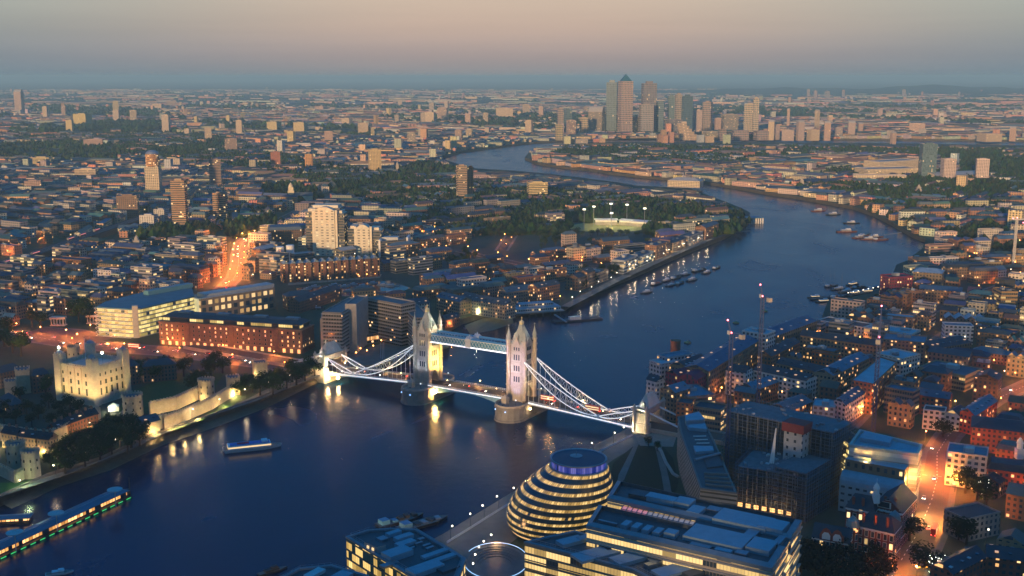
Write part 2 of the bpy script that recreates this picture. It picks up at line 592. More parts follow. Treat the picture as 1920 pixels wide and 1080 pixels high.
def strip(name, pts, w, z, mat, kind='structure', h=0.0):
    """A road, path or other ribbon along a line of world points."""
    b = MB()
    n = len(pts)
    L, Rr = [], []
    for k in range(n):
        a, c = pts[max(0, k - 1)], pts[min(n - 1, k + 1)]
        d = Vector((c[0] - a[0], c[1] - a[1])).normalized()
        wd = w[k] if isinstance(w, (list, tuple)) else w
        L.append((pts[k][0] - d.y * wd / 2, pts[k][1] + d.x * wd / 2)); Rr.append((pts[k][0] + d.y * wd / 2, pts[k][1] - d.x * wd / 2))
    u = 0
    for k in range(n - 1):
        s = math.hypot(pts[k + 1][0] - pts[k][0], pts[k + 1][1] - pts[k][1])
        zz = z if not isinstance(z, (list, tuple)) else None
        z0, z1 = (zz, zz) if zz is not None else (z[k], z[k + 1])
        wd = w if not isinstance(w, (list, tuple)) else w[k]
        b.face([(*Rr[k], z0), (*Rr[k + 1], z1), (*L[k + 1], z1), (*L[k], z0)], 0, [(u, 0), (u + s, 0), (u + s, wd), (u, wd)])
        if h:
            for A, B in ((Rr[k], Rr[k + 1]), (L[k + 1], L[k])):
                b.face([(*A, z0 - h), (*B, z1 - h), (*B, z1), (*A, z0)], 0)
        u += s
    o = b.build(name, mat)
    return tag(o, kind=kind)


def haze():
    m = bpy.data.materials.new('haze_air'); m.use_nodes = True
    nt = m.node_tree; nt.nodes.clear()
    out = nt.nodes.new('ShaderNodeOutputMaterial')
    v = nt.nodes.new('ShaderNodeVolumePrincipled')
    v.inputs['Density'].default_value = HAZE_DENSITY
    v.inputs['Color'].default_value = (*HAZE_COLOR, 1)
    v.inputs['Anisotropy'].default_value = 0.0
    nt.links.new(v.outputs[0], out.inputs['Volume'])
    b = MB()
    b.box(0, FAR / 2 - 2500, -4, 2 * FAR + 400, FAR + 5600, 264, bottom=True)
    tag(b.build('haze', m), kind='stuff')
HAZE_DENSITY, HAZE_COLOR = 0.75e-4, (.42, .76, .95)
haze()
# ------------------------------------------------------------------ building helpers
SLATE = M('slate_roof', (1, 1, 1), rough=.55, tint='object', scale=.12, var=.45)
LEAD = M('lead_roof', (.30, .33, .36), rough=.5, scale=.1, var=.35)
STONE = M('pale_stone', (.46, .41, .33), scale=.2, var=.35)
CONC = M('concrete', (.34, .32, .30), scale=.15, var=.4)
WHITE = M('white_paint', (.72, .72, .70), scale=.1, var=.15)
DARK = M('dark_metal', (.035, .038, .042), rough=.5, var=.4)
STEEL = M('grey_steel', (.30, .33, .36), rough=.4, metal=.6, var=.3)
BLUEP = M('blue_paint', (.08, .24, .40), rough=.5, var=.3)
PAVE = M('paving', (.16, .15, .14), scale=.08, var=.5)
ASPH = M('asphalt', (.055, .055, .055), scale=.06, var=.5)
GRASS = M('lawn_grass', (.035, .075, .02), scale=.2, var=.6)
PLANT = M('plant_metal', (1, 1, 1), rough=.45, tint='object', scale=.3, var=.35)
SKYL = M('skylight_glass', (.05, .10, .13), rough=.08, spec=.8, var=.2)

F_BRICK = FACADE('brick_wall', tint='object', lit=.05)
F_LITBR = FACADE('brick_wall_evening', tint='object', lit=.13, pw=3.0, ph=3.2, fw=.5, fh=.5, ls=1.5, lcol=(1, .46, .13))
F_TERR = FACADE('terrace_wall', tint='object', lit=.05, pw=2.6, ph=3.0, fw=.4, fh=.5, ls=1.2, lcol=(1, .5, .16))
F_WARE = FACADE('warehouse_wall', tint='object', lit=.08, pw=3.4, ph=3.6, fw=.42, fh=.52, ls=1.4, lcol=(1, .5, .15))
F_WHITE = FACADE('rendered_wall', tint='object', lit=.06, pw=3.6, ph=3.4, fw=.55, fh=.52, brick=False, ls=1.3)
F_OFF = FACADE('office_wall', tint='object', lit=.24, pw=1.8, ph=3.7, fw=.86, fh=.5, lcol=(1, .62, .20), ls=1.1, brick=False, group=3.0)
F_RIB = FACADE('ribbon_wall', tint='object', lit=.05, pw=2.6, ph=3.3, fw=1.0, fh=.5, brick=False, ls=1.4, band=True)
F_TOW = FACADE('tower_wall', tint='object', lit=.015, pw=3.6, ph=3.2, fw=.62, fh=.5, brick=False, ls=1.2)
F_GLASS = FACADE('glass_tower_wall', tint='object', lit=.02, pw=1.6, ph=3.8, fw=.9, fh=.8, brick=False, ls=1.2, glass=(.05, .075, .09))
F_SKY = FACADE('skyscraper_wall', tint='object', lit=.02, pw=6.5, ph=8.5, fw=.6, fh=.62, brick=False, glass=(.03, .05, .065), ls=1.0)
F_FAR = FACADE('far_wall', tint='attr', lit=.03, pw=4.5, ph=3.6, fw=.5, fh=.5, brick=False, ls=1.5)
ROOF_FAR = M('far_roof', tint='attr', c=(1, 1, 1), rough=.6, scale=.05, var=.4)

BRICKS = [(.30, .17, .10), (.34, .21, .13), (.26, .14, .085), (.38, .27, .17), (.33, .24, .16), (.22, .13, .09), (.36, .19, .12)]
PALES = [(.52, .47, .38), (.58, .54, .46), (.46, .43, .38), (.62, .60, .55), (.50, .40, .30)]
ROOFS = [(.04, .075, .10), (.065, .10, .13), (.03, .05, .07), (.085, .115, .135), (.08, .075, .07), (.10, .16, .20)]
PLANTC = [(.35, .38, .40), (.22, .25, .28), (.48, .50, .50), (.14, .16, .18)]


def longways(q):
    """Reorder a quad so that edge 0-1 is a long one."""
    d = lambda a, b: math.hypot(a[0] - b[0], a[1] - b[1])
    return q if d(q[0], q[1]) >= d(q[1], q[2]) else q[1:] + q[:1]


def add_roof(wall, roof, poly, z, kind, rh, para=.9):
    """Roof shapes over a footprint whose walls end at z."""
    poly = ccw(poly)
    if kind == 'flat' or len(poly) != 4:
        inn = inset(poly, .45)
        wall.prism(poly, z, z + para, 0)
        for k in range(len(inn)):
            a, b = inn[k], inn[(k + 1) % len(inn)]
            wall.face([(*b, z - .05), (*a, z - .05), (*a, z + para), (*b, z + para)], 1)
            o1, o2 = poly[k], poly[(k + 1) % len(poly)]
            wall.face([(*o1, z + para), (*o2, z + para), (*b, z + para), (*a, z + para)], 1)
        roof.cap(inn, z, 0)
        return
    q = longways(poly)
    e = inset(q, -.5)
    m1, m2 = lerp(q[1], q[2], .5), lerp(q[3], q[0], .5)
    e1, e2 = lerp(e[1], e[2], .5), lerp(e[3], e[0], .5)
    if kind == 'gable':
        wall.face([(*q[1], z), (*q[2], z), (*m1, z + rh)], 0, [(0, 0), (4, 0), (2, rh)])
        wall.face([(*q[3], z), (*q[0], z), (*m2, z + rh)], 0, [(0, 0), (4, 0), (2, rh)])
        r = .12
        for a, b, c, d in ((e[0], e[1], e1, e2), (e[2], e[3], e2, e1)):
            roof.face([(*a, z - .2), (*b, z - .2), (*c, z + rh + r), (*d, z + rh + r)], 0, [(0, 0), (1, 0), (1, 1), (0, 1)])
    elif kind == 'hip':
        h1, h2 = lerp(e1, e2, .22), lerp(e2, e1, .22)
        roof.face([(*e[0], z - .1), (*e[1], z - .1), (*h1, z + rh), (*h2, z + rh)])
        roof.face([(*e[2], z - .1), (*e[3], z - .1), (*h2, z + rh), (*h1, z + rh)])
        roof.face([(*e[1], z - .1), (*e[2], z - .1), (*h1, z + rh)])
        roof.face([(*e[3], z - .1), (*e[0], z - .1), (*h2, z + rh)])
    elif kind == 'mansard':
        i = inset(q, 1.6)
        roof.taper(e, z - .1, i, z + rh, 0)
    elif kind == 'barrel':
        n = 8
        A, B = [], []
        for k in range(n + 1):
            t = k / n
            A.append((*lerp(q[0], q[3], t), z + rh * math.sin(PI * t))); B.append((*lerp(q[1], q[2], t), z + rh * math.sin(PI * t)))
        for k in range(n):
            roof.face([A[k], B[k], B[k + 1], A[k + 1]])
        wall.face(B, 0); wall.face(A[::-1], 0)
    elif kind == 'saw':
        n = max(2, int(math.hypot(q[0][0] - q[1][0], q[0][1] - q[1][1]) / 9))
        for k in range(n):
            a0, a1 = lerp(q[0], q[1], k / n), lerp(q[0], q[1], (k + 1) / n)
            b0, b1 = lerp(q[3], q[2], k / n), lerp(q[3], q[2], (k + 1) / n)
            am, bm = lerp(a0, a1, .5), lerp(b0, b1, .5)
            roof.face([(*a0, z), (*am, z + rh), (*bm, z + rh), (*b0, z)])
            roof.face([(*am, z + rh), (*a1, z), (*b1, z), (*bm, z + rh)])
            wall.face([(*a0, z), (*a1, z), (*am, z + rh)], 0, [(0, 0), (4, 0), (2, rh)])
            wall.face([(*b1, z), (*b0, z), (*bm, z + rh)], 0, [(0, 0), (4, 0), (2, rh)])


def pt_in(poly, u, v):
    a, b, c, d = poly[:4]
    return lerp(lerp(a, b, u), lerp(d, c, u), v)


def ang(a, b):
    return math.atan2(b[1] - a[1], b[0] - a[0])


def house(name, poly, h, wall=None, roof='flat', rh=3.0, color=None, rcolor=None, label=None, cat='building', group=None, z=LAND, clutter=0, trim=None, occ=2.0, chim=0):
    """A building: its walls are the thing's own mesh, the roof (and what stands on it) are parts."""
    poly = ccw(poly)
    wall = wall or F_BRICK
    color = color or R.choice(BRICKS)
    rcolor = rcolor or R.choice(ROOFS)
    w, r = MB(), MB()
    w.prism(poly, z, z + h, 0)
    add_roof(w, r, poly, z + h, roof, rh)
    o = w.build(name, [wall, trim or M('wall_coping', (1, 1, 1), tint='object')], None, color)
    tag(o, label, cat, group)
    rf = r.build('roof', SLATE, o, rcolor)
    if occ is not None:
        occupy(poly, occ)
    q = longways(poly) if len(poly) == 4 else None
    if clutter and q:
        for k in range(clutter):
            u, v = R.uniform(.2, .8), R.uniform(.3, .7)
            p = pt_in(q, u, v)
            L, D = math.hypot(q[1][0] - q[0][0], q[1][1] - q[0][1]), math.hypot(q[2][0] - q[1][0], q[2][1] - q[1][1])
            b = MB()
            b.box(p[0], p[1], z + h + .01, min(L * .25, R.uniform(3, 9)), min(D * .3, R.uniform(2.5, 6)), R.uniform(1.4, 3.2), ang(q[0], q[1]))
            b.build('roof_plant', PLANT, o, R.choice(PLANTC))
    if q and roof == 'gable' and label and cat != 'tower block' and math.hypot(*poly[0]) < 1150:
        L = math.hypot(q[1][0] - q[0][0], q[1][1] - q[0][1])
        for k in range(min(6, int(L / 6))):
            for v in (.22, .78):
                p = pt_in(q, (k + R.uniform(.3, .7)) / min(6, int(L / 6)), v)
                zz = z + h + rh * (1 - abs(v - .5) * 2) + .16
                b = MB(); b.box(p[0], p[1], zz - .1, 1.6, 1.8, .45, ang(q[0], q[1])); b.build('rooflight', R.choice([SKYL, SKYL, PLANT, LITS[2]]), rf, (.4, .45, .48))
    if chim and q:
        for k in range(chim):
            u = (k + .5) / chim
            p = pt_in(q, u, .5)
            b = MB()
            b.box(p[0], p[1], z + h + rh * .6, 1.6, .9, rh * .4 + 1.8, ang(q[0], q[1]))
            b.build('chimney', M('chimney_brick', (.24, .13, .09)), rf)
    return o


def edge(x0, y0, x1, y1, h, depth, z=LAND):
    """Footprint from the photo pixels of the front roof edge, at height h above the ground, running depth metres back."""
    a, b = Vector(G(x0, y0, z + h)), Vector(G(x1, y1, z + h))
    d = (b - a).normalized()
    n = Vector((-d.y, d.x))
    if n.y < 0: n = -n
    return [tuple(a), tuple(b), tuple(b + n * depth), tuple(a + n * depth)]


def pxpoly(pts, h, z=LAND):
    return [G(x, y, z + h) for x, y in pts]


# ---- window panes as parts: one mesh per size, shared
PANE = {}
FRAME = M('window_frame', (.42, .40, .36), var=.2)
GLASSD = M('dark_window_glass', (.02, .03, .045), rough=.06, spec=.7, var=.2)
LITS = [EM('warm_lit_window', (1, .50, .13), 1.25), EM('yellow_lit_window', (1, .64, .24), 1.1), EM('dim_lit_window', (1, .52, .16), .6)]
NPANE = [0]


def pane_mesh(w, h, m, arch=False):
    key = (round(w, 2), round(h, 2), m.name, arch)
    if key not in PANE:
        b = MB()
        f = .12
        top = [(w / 2 * math.cos(PI * k / 6), h - w / 2 + w / 2 * math.sin(PI * k / 6)) for k in range(7)] if arch else [(w / 2, h), (-w / 2, h)]
        o = [(-w / 2, 0), (w / 2, 0)] + top
        n = len(o)
        i = [(x * (1 - 2 * f / w), f + y * (1 - 2 * f / h)) for x, y in o]
        P = lambda p, y: (p[0], y, p[1])
        for k in range(n):
            j = (k + 1) % n
            b.face([P(o[k], -.14), P(o[j], -.14), P(i[j], -.14), P(i[k], -.14)], 1)
            b.face([P(o[j], -.14), P(o[k], -.14), P(o[k], .1), P(o[j], .1)], 1)
        b.face([P(p, -.09) for p in i], 0)
        PANE[key] = b.mesh('window_pane', [m, FRAME])
    return PANE[key]


def windows(par, a, b, z0, cols, rows, w, h, ph, lit=.4, inset_=.0, arch=False, name='window', skip=None, cap=None, mats=None):
    """Rows of windows on the wall a->b; each a part of the building, standing proud of the wall."""
    base = par.location
    d = Vector((b[0] - a[0], b[1] - a[1])); L = d.length; d.normalize()
    n = Vector((d.y, -d.x))
    if n.dot(Vector((a[0], a[1]))) > 0: n = -n          # the side that faces the viewing deck
    rot = math.atan2(d.y, d.x)
    if Vector((math.sin(rot), -math.cos(rot))).dot(n) < 0: rot += PI
    k = 0
    for r in range(rows):
        for c in range(cols):
            if skip and skip(r, c): continue
            if cap is not None and k >= cap: return
            t = (c + .5) / cols * L
            m = R.choice(mats or LITS) if R.random() < lit else GLASSD
            o = bpy.data.objects.new(name, pane_mesh(w, h, m, arch))
            COL.objects.link(o)
            o.parent = par
            o.location = (a[0] + d.x * t - base[0] + n.x * .01, a[1] + d.y * t - base[1] + n.y * .01, z0 + r * ph - base[2])
            o.rotation_euler.z = rot
            k += 1; NPANE[0] += 1


def lamp(kind, loc, energy, color, parent=None, size=.3, target=None, cone=60, blend=.6, name='lamp_light'):
    l = bpy.data.lights.new(name, kind)
    l.energy = energy; l.color = color
    l.shadow_soft_size = size
    o = bpy.data.objects.new(name, l)
    COL.objects.link(o)
    if kind == 'SPOT':
        l.spot_size = math.radians(cone); l.spot_blend = blend
    if target is not None:
        o.rotation_euler = (Vector(target) - Vector(loc)).to_track_quat('-Z', 'Y').to_euler()
    p, q = parent, Vector(loc)
    while p is not None:
        q = q - p.location; p = p.parent
    o.location = q
    o.parent = parent
    return o
# ------------------------------------------------------------------ the bascule bridge with its two stone towers
BO = Vector((-28.4, 803)); BD = Vector((.852, -.5235)).normalized(); BN = Vector((-BD.y, BD.x))
def Bp(u, v, z=None):
    p = BO + BD * u + BN * v
    return (p.x, p.y) if z is None else (p.x, p.y, z)
def Br(u0, u1, v0, v1):
    return [Bp(u0, v0), Bp(u1, v0), Bp(u1, v1), Bp(u0, v1)]
UT, UA0, UA1 = 41.5, -138, 142
def deck_z(u):
    k = abs(u)
    return 12.0 if k < 52 else 12.0 - (k - 52) / 86 * 4.5

bridge = thing('bascule_bridge', BO.x, BO.y, 0, 'floodlit bascule bridge with two gothic stone towers and white suspension chains across the river', 'bridge')
BSTONE = M('bridge_stone', (.40, .36, .31), scale=.35, var=.4)
BGRAN = M('pier_granite', (.21, .205, .20), scale=.2, var=.5)
CHAIN = M('chain_paint', (.62, .70, .76), rough=.4, var=.15)
TEAL = M('walkway_paint', (.10, .30, .45), rough=.4, var=.2)
ROOFB = M('bridge_roof', (.30, .34, .33), rough=.45, var=.35, scale=.5)
GOLD = M('gilded_finial', (.9, .75, .4), rough=.3, metal=.5)
LED = EM('white_led', (.9, .93, 1.0), 1.15)
LEDB = EM('blue_led', (.25, .5, 1.0), 2.2)
ROADM = M('bridge_road', (.11, .085, .07), scale=.1, var=.3)
ba = math.atan2(BD.y, BD.x)


def oct_(u, v, r):
    c = Bp(u, v)
    return [(c[0] + r * math.cos(ba + PI / 8 + k * PI / 4), c[1] + r * math.sin(ba + PI / 8 + k * PI / 4)) for k in range(8)]


def bridge_tower(uc):
    # pier with rounded cutwaters
    b = MB()
    ends = [(11 * math.cos(t), 12 * math.sin(t)) for t in [PI * k / 8 for k in range(9)]]
    plan = [Bp(uc + x, 15 + y) for x, y in ends] + [Bp(uc - x, -15 - y) for x, y in ends]
    plan = ccw(plan)
    b.prism(inset(plan, -.9), -2, 1.2, 0, 0); b.prism(plan, 1.2, 9.6, 0, 0); b.prism(inset(plan, -.5), 9.6, 10.6, 0, 0)
    pier = b.build('pier', BGRAN, bridge)
    b = MB()
    inn = inset(plan, .5)
    for k in range(len(plan)):
        j = (k + 1) % len(plan)
        if abs((Vector(plan[k]) - BO).dot(BN)) > 10 or abs((Vector(plan[j]) - BO).dot(BN)) > 10:
            b.wall(plan[k], plan[j], 10.6, 11.9); b.wall(inn[j], inn[k], 10.6, 11.9)
            b.face([(*plan[k], 11.9), (*plan[j], 11.9), (*inn[j], 11.9), (*inn[k], 11.9)])
    b.build('parapet', BSTONE, pier)
    for v in (-16, 16):
        b = MB(); b.box(*Bp(uc - 4, v), 10.6, 4, 4, 4, ba); b.taper(rect(*Bp(uc - 4, v), 4.6, 4.6, ba), 14.6, [Bp(uc - 4, v)], 17.5)
        b.build('control_cabin', BSTONE, pier)
    # body: four legs round the road arch below, solid above
    hu, hv = 6.1, 7.0
    b = MB()
    for su in (-1, 1):
        for (v0, v1) in ((-hv, -4.6), (4.6, hv)):
            b.prism(Br(uc + su * hu - (2.4 if su > 0 else 0), uc + su * hu + (0 if su > 0 else 2.4), v0, v1), 10, 22, 0, 0)
    b.prism(Br(uc - hu + 2.4, uc + hu - 2.4, -hv + .25, -4.6), 10, 22, 0)
    b.prism(Br(uc - hu + 2.4, uc + hu - 2.4, 4.6, hv - .25), 10, 22, 0)
    b.prism(Br(uc - hu, uc + hu, -hv, hv), 22, 52.5, 0, 0, True)
    # pointed arch heads on the two road faces
    for su in (-1, 1):
        for sv in (-1, 1):
            u = uc + su * (hu + .02)
            b.face([Bp(u, sv * 4.6, 16), Bp(u, sv * 4.6, 22), Bp(u, 0, 22), Bp(u, sv * 2.2, 20)])
    for z, e in ((22.6, .35), (30.4, .3), (38.6, .3), (46.5, .45), (51.6, .6)):
        b.prism(Br(uc - hu - e, uc + hu + e, -hv - e, hv + e), z, z + .9, 0, 0, True)
    tw = b.build('tower', BSTONE, bridge)
    # stepped gables over each face
    for f in range(4):
        b = MB()
        su = (-1, 1)[f % 2]
        for k, (w, t) in enumerate(((6, 1.6), (3.6, 1.6), (1.6, 1.4))):
            z = 52.5 + 1.6 * k
            if f < 2: b.prism(Br(uc + su * hu - .5 - .02 * k, uc + su * hu + .5 + .02 * k, -w / 2, w / 2), z, z + t, 0, 0)
            else: b.prism(Br(uc - w / 2 * .86, uc + w / 2 * .86, su * hv - .5 - .02 * k, su * hv + .5 + .02 * k), z, z + t, 0, 0)
        p = Bp(uc + su * hu, 0) if f < 2 else Bp(uc, su * hv)
        b.taper(rect(*p, .9, .9, ba), 57, [p], 59, 0)
        b.build('gable', BSTONE, tw)
    # main roof with lantern and gilt finial
    b = MB()
    lo, hi = Br(uc - hu + .8, uc + hu - .8, -hv + .8, hv - .8), Br(uc - 1.0, uc + 1.0, -1.2, 1.2)
    b.taper(lo, 52.5, hi, 66, 0)
    for su in (-1, 1):
        for (u, v, a) in ((uc + su * 4.6, 0, ba), (uc, su * 5.4, ba + PI / 2)):
            b.box(*Bp(u, v), 55.5, 2.4, 1.6, 2.4, a); b.taper(rect(*Bp(u, v), 2.8, 2.0, a), 57.9, [Bp(u, v)], 60, 0)
    rf = b.build('roof', ROOFB, tw)
    b = MB()
    b.prism(rect(*Bp(uc, 0), 2.2, 2.6, ba), 66, 67.5, 0, 0); b.taper(rect(*Bp(uc, 0), 2.6, 3.0, ba), 67.5, [Bp(uc, 0)], 69.6, 0)
    b.tube(Bp(uc, 0, 69), Bp(uc, 0, 71.6), .18, 5); b.bar(Bp(uc - .7, 0, 70.6), Bp(uc + .7, 0, 70.6), .25, .25)
    b.build('finial', GOLD, rf)
    # corner turrets
    for su in (-1, 1):
        for sv in (-1, 1):
            u, v = uc + su * (hu + .3), sv * (hv + .3)
            b = MB()
            b.prism(oct_(u, v, 1.75), 10.4, 55.5, 0, 0)
            for z in (22, 30, 38.2, 46.4, 50.8, 54.6):
                b.prism(oct_(u, v, 2.1), z, z + 1.0, 0, 0, True)
            t = b.build('turret', BSTONE, tw)
            b = MB()
            b.prism(oct_(u, v, 1.6), 55.6, 57.6, 0, 0)
            b.taper(oct_(u, v, 1.85), 57.6, [Bp(u, v)], 65, 0)
            b.tube(Bp(u, v, 64.4), Bp(u, v, 66.6), .15, 4); b.bar(Bp(u - .6, v, 65.8), Bp(u + .6, v, 65.8), .2, .2); b.bar(Bp(u, v - .6, 65.8), Bp(u, v + .6, 65.8), .2, .2)
            b.build('spire', ROOFB, t)
    # windows: groups of three lights on each storey of each face
    for (z, hh) in ((14, 6), (25, 4), (33, 4), (41, 4), (48, 2.4)):
        for f in range(4):
            if f in (0, 2) and z < 22: continue
            b = MB()
            for k in (-1, 0, 1):
                w = 1.0
                if f == 0: q = Br(uc + hu, uc + hu + .12, k * 2.1 - w / 2, k * 2.1 + w / 2)
                elif f == 2: q = Br(uc - hu - .12, uc - hu, k * 2.1 - w / 2, k * 2.1 + w / 2)
                elif f == 1: q = Br(uc + k * 1.9 - w / 2, uc + k * 1.9 + w / 2, hv, hv + .12)
                else: q = Br(uc + k * 1.9 - w / 2, uc + k * 1.9 + w / 2, -hv - .12, -hv)
                b.prism(q, z, z + hh, 0, 0, True)
            b.build('window', GLASSD if (z, f) != (14, 3) else M('pale_window', (.4, .38, .36), rough=.3), tw)
    return tw


towN = bridge_tower(-UT)
towS = bridge_tower(UT)


def abutment(uc, s):
    b = MB()
    b.prism(Br(uc - 6, uc + 6, -14, -9.2), -2, 12.5, 0, 0); b.prism(Br(uc - 6, uc + 6, 9.2, 14), -2, 12.5, 0, 0)
    b.prism(Br(uc - 6 + .02, uc + 6 - .02, -9.2, 9.2), -2, deck_z(uc) - .3, 0)
    for sv in (-1, 1):
        b.prism(Br(uc - 4.5, uc + 4.5, sv * 11 - 2.6, sv * 11 + 2.6), 12.5, 20, 0, 0)
        for du in (-4.5, 4.5):
            b.prism(oct_(uc + du, sv * 13.4, 1.3), -1.5, 22.5, 0, 0); b.taper(oct_(uc + du, sv * 13.4, 1.6), 22.5, [Bp(uc + du, sv * 13.4)], 25.5)
    b.prism(Br(uc - 4.4, uc + 4.4, -11, 11), 17.5, 22, 0, 0, True)
    b.prism(Br(uc - 5, uc + 5, -13.7, 13.7), 21.2, 22.3, 0, 0, True)
    t = b.build('abutment_tower', BSTONE, bridge)
    b = MB()
    lo = Br(uc - 4.2, uc + 4.2, -9, 9)
    hi = Br(uc - .5, uc + .5, -5.5, 5.5)
    b.taper(lo, 22.3, hi, 30.5, 0)
    for v in (-5.5, 5.5):
        b.tube(Bp(uc, v, 30), Bp(uc, v, 33), .2, 5)
    b.build('roof', M('abutment_roof', (.46, .50, .45), rough=.5), t)
    for sv in (-1, 1):
        b = MB()
        b.prism(Br(uc - 1.6, uc + 1.6, sv * 10 - 1, sv * 10 + 1), 22.3, 25.5, 0, 0); b.taper(Br(uc - 1.9, uc + 1.9, sv * 10 - 1.2, sv * 10 + 1.2), 25.5, [Bp(uc, sv * 10)], 28)
        b.build('dormer', BSTONE, t)


abutment(UA0, -1)
abutment(UA1, 1)

# ---- road deck: two side spans, two bascule leaves, the approaches
def span(name, u0, u1, mat_edge, under):
    n = max(2, int(abs(u1 - u0) / 6))
    us = [u0 + (u1 - u0) * k / n for k in range(n + 1)]
    b = MB()
    hw = 9.0
    for a, c in zip(us, us[1:]):
        za, zc = deck_z(a), deck_z(c)
        b.face([Bp(a, -5.6, za), Bp(c, -5.6, zc), Bp(c, 5.6, zc), Bp(a, 5.6, za)], 0)
        for s in (-1, 1):
            b.face([Bp(a, s * 5.6, za + .15), Bp(c, s * 5.6, zc + .15), Bp(c, s * hw, zc + .15), Bp(a, s * hw, za + .15)], 2)
            b.face([Bp(a, s * 5.6, za), Bp(c, s * 5.6, zc), Bp(c, s * 5.6, zc + .15), Bp(a, s * 5.6, za + .15)], 2)
            b.face([Bp(a, s * hw, za - under(a)), Bp(c, s * hw, zc - under(c)), Bp(c, s * hw, zc + .15), Bp(a, s * hw, za + .15)], 1)
        b.face([Bp(a, -hw, za - under(a)), Bp(c, -hw, zc - under(c)), Bp(c, hw, zc - under(c)), Bp(a, hw, za - under(a))], 1)
    d = b.build(name, [ROADM, mat_edge, M('footway', (.22, .2, .18))], bridge)
    for s in (-1, 1):
        b = MB()
        for a, c in zip(us, us[1:]):
            b.bar(Bp(a, s * hw, deck_z(a) + 1.25), Bp(c, s * hw, deck_z(c) + 1.25), .25, .2)
            b.bar(Bp(a, s * hw, deck_z(a) + .45), Bp(c, s * hw, deck_z(c) + .45), .2, .2)
            m = (a + c) / 2
            for e in (a, (a + m) / 2, m, (m + c) / 2):
                b.bar(Bp(e, s * hw, deck_z(e) + .1), Bp(e, s * hw, deck_z(e) + 1.2), .3, .3)
        b.build('railing', CHAIN, d)
        b = MB()
        for a, c in zip(us, us[1:]):
            b.bar(Bp(a, s * (hw + .15), deck_z(a) - .35), Bp(c, s * (hw + .15), deck_z(c) - .35), .3, .5)
        b.build('led_strip', LED, d)
    return d


flat = lambda u: 1.6
dN = span('side_deck', UA0 + 6, -UT - 11, CHAIN, flat)
dS = span('side_deck', UT + 11, UA1 - 6, CHAIN, flat)
arc = lambda u: 1.4 + 5.0 * (abs(u) / 31) ** 2
lN = span('bascule_leaf', -UT + 6.2, -.15, M('bascule_paint', (.22, .40, .55), rough=.4), arc)
lS = span('bascule_leaf', .15, UT - 6.2, M('bascule_paint'), arc)
for uc in (-UT, UT):
    b = MB()
    b.prism(Br(uc - 11, uc + 11, -4.5, 4.5), 10.62, 12.0, 0, 0)
    for s in (-1, 1):
        for k in (-1, 1):
            b.prism(Br(uc + (6.15 if k > 0 else -11), uc + (11 if k > 0 else -6.15), s * 4.5 if s > 0 else -9, 9 if s > 0 else -4.5), 10.62, 12.1, 0, 0)
    b.build('tower_roadway', ROADM, bridge)
for u0, u1 in ((UA0 - 160, UA0 + 6), (UA1 - 6, UA1 + 110)):
    b = MB()
    q = Br(u0, u1, -9.2, 9.2)
    b.prism(q, LAND - .5, 7.6, 1, 0)
    for s in (-1, 1):
        b.prism(Br(u0, u1, s * 9.2 - .3, s * 9.2 + .3), 7.6, 8.9, 1, 1)
    b.build('approach_viaduct', [ROADM, BSTONE], bridge)
    occupy(q, 3)

# ---- high level walkways
for s in (-1, 1):
    b = MB()
    u0, u1, v = -UT + 6.2, UT - 6.2, s * 5.2
    w = 1.9
    b.prism(Br(u0, u1, v - w, v + w), 45.2, 45.8, 1, 1, True)
    b.prism(Br(u0, u1, v - w, v + w), 50.2, 50.7, 1, 0, True)
    b.taper(Br(u0, u1, v - w - .2, v + w + .2), 50.7, Br(u0, u1, v - .3, v + .3), 51.6, 0)
    b.prism(Br(u0, u1, v - w + .25, v + w - .25), 45.8, 50.2, 2)
    wk = b.build('walkway', [TEAL, CHAIN, TEAL], bridge)
    b = MB()
    n = 26
    for f in (-1, 1):
        vv = v + f * (w + .05)
        for k in range(n):
            a, c = u0 + (u1 - u0) * k / n, u0 + (u1 - u0) * (k + 1) / n
            b.bar(Bp(a, vv, 45.9), Bp(c, vv, 50.1), .3, .35); b.bar(Bp(a, vv + .02, 50.1), Bp(c, vv + .02, 45.9), .3, .35)
    b.build('lattice', CHAIN, wk)
    b = MB()
    for f in (-1, 1):
        b.bar(Bp(u0, v + f * (w + .2), 45.1), Bp(u1, v + f * (w + .2), 45.1), .35, .8)
    b.build('led_strip', LED, wk)
    b = MB()
    b.prism(Br(-2.2, 2.2, v - s * 0 - w - .5, v + w + .5), 45.0, 51.4, 0, 0, True)
    for k in (-2.2, 0, 2.2):
        b.taper(rect(*Bp(k * .8, v), .8, 4.2, ba), 51.4, [Bp(k * .8, v)], 53.4 + (1.2 if k == 0 else 0))
    b.build('crest_panel', M('crest_paint', (.62, .66, .70)), wk)

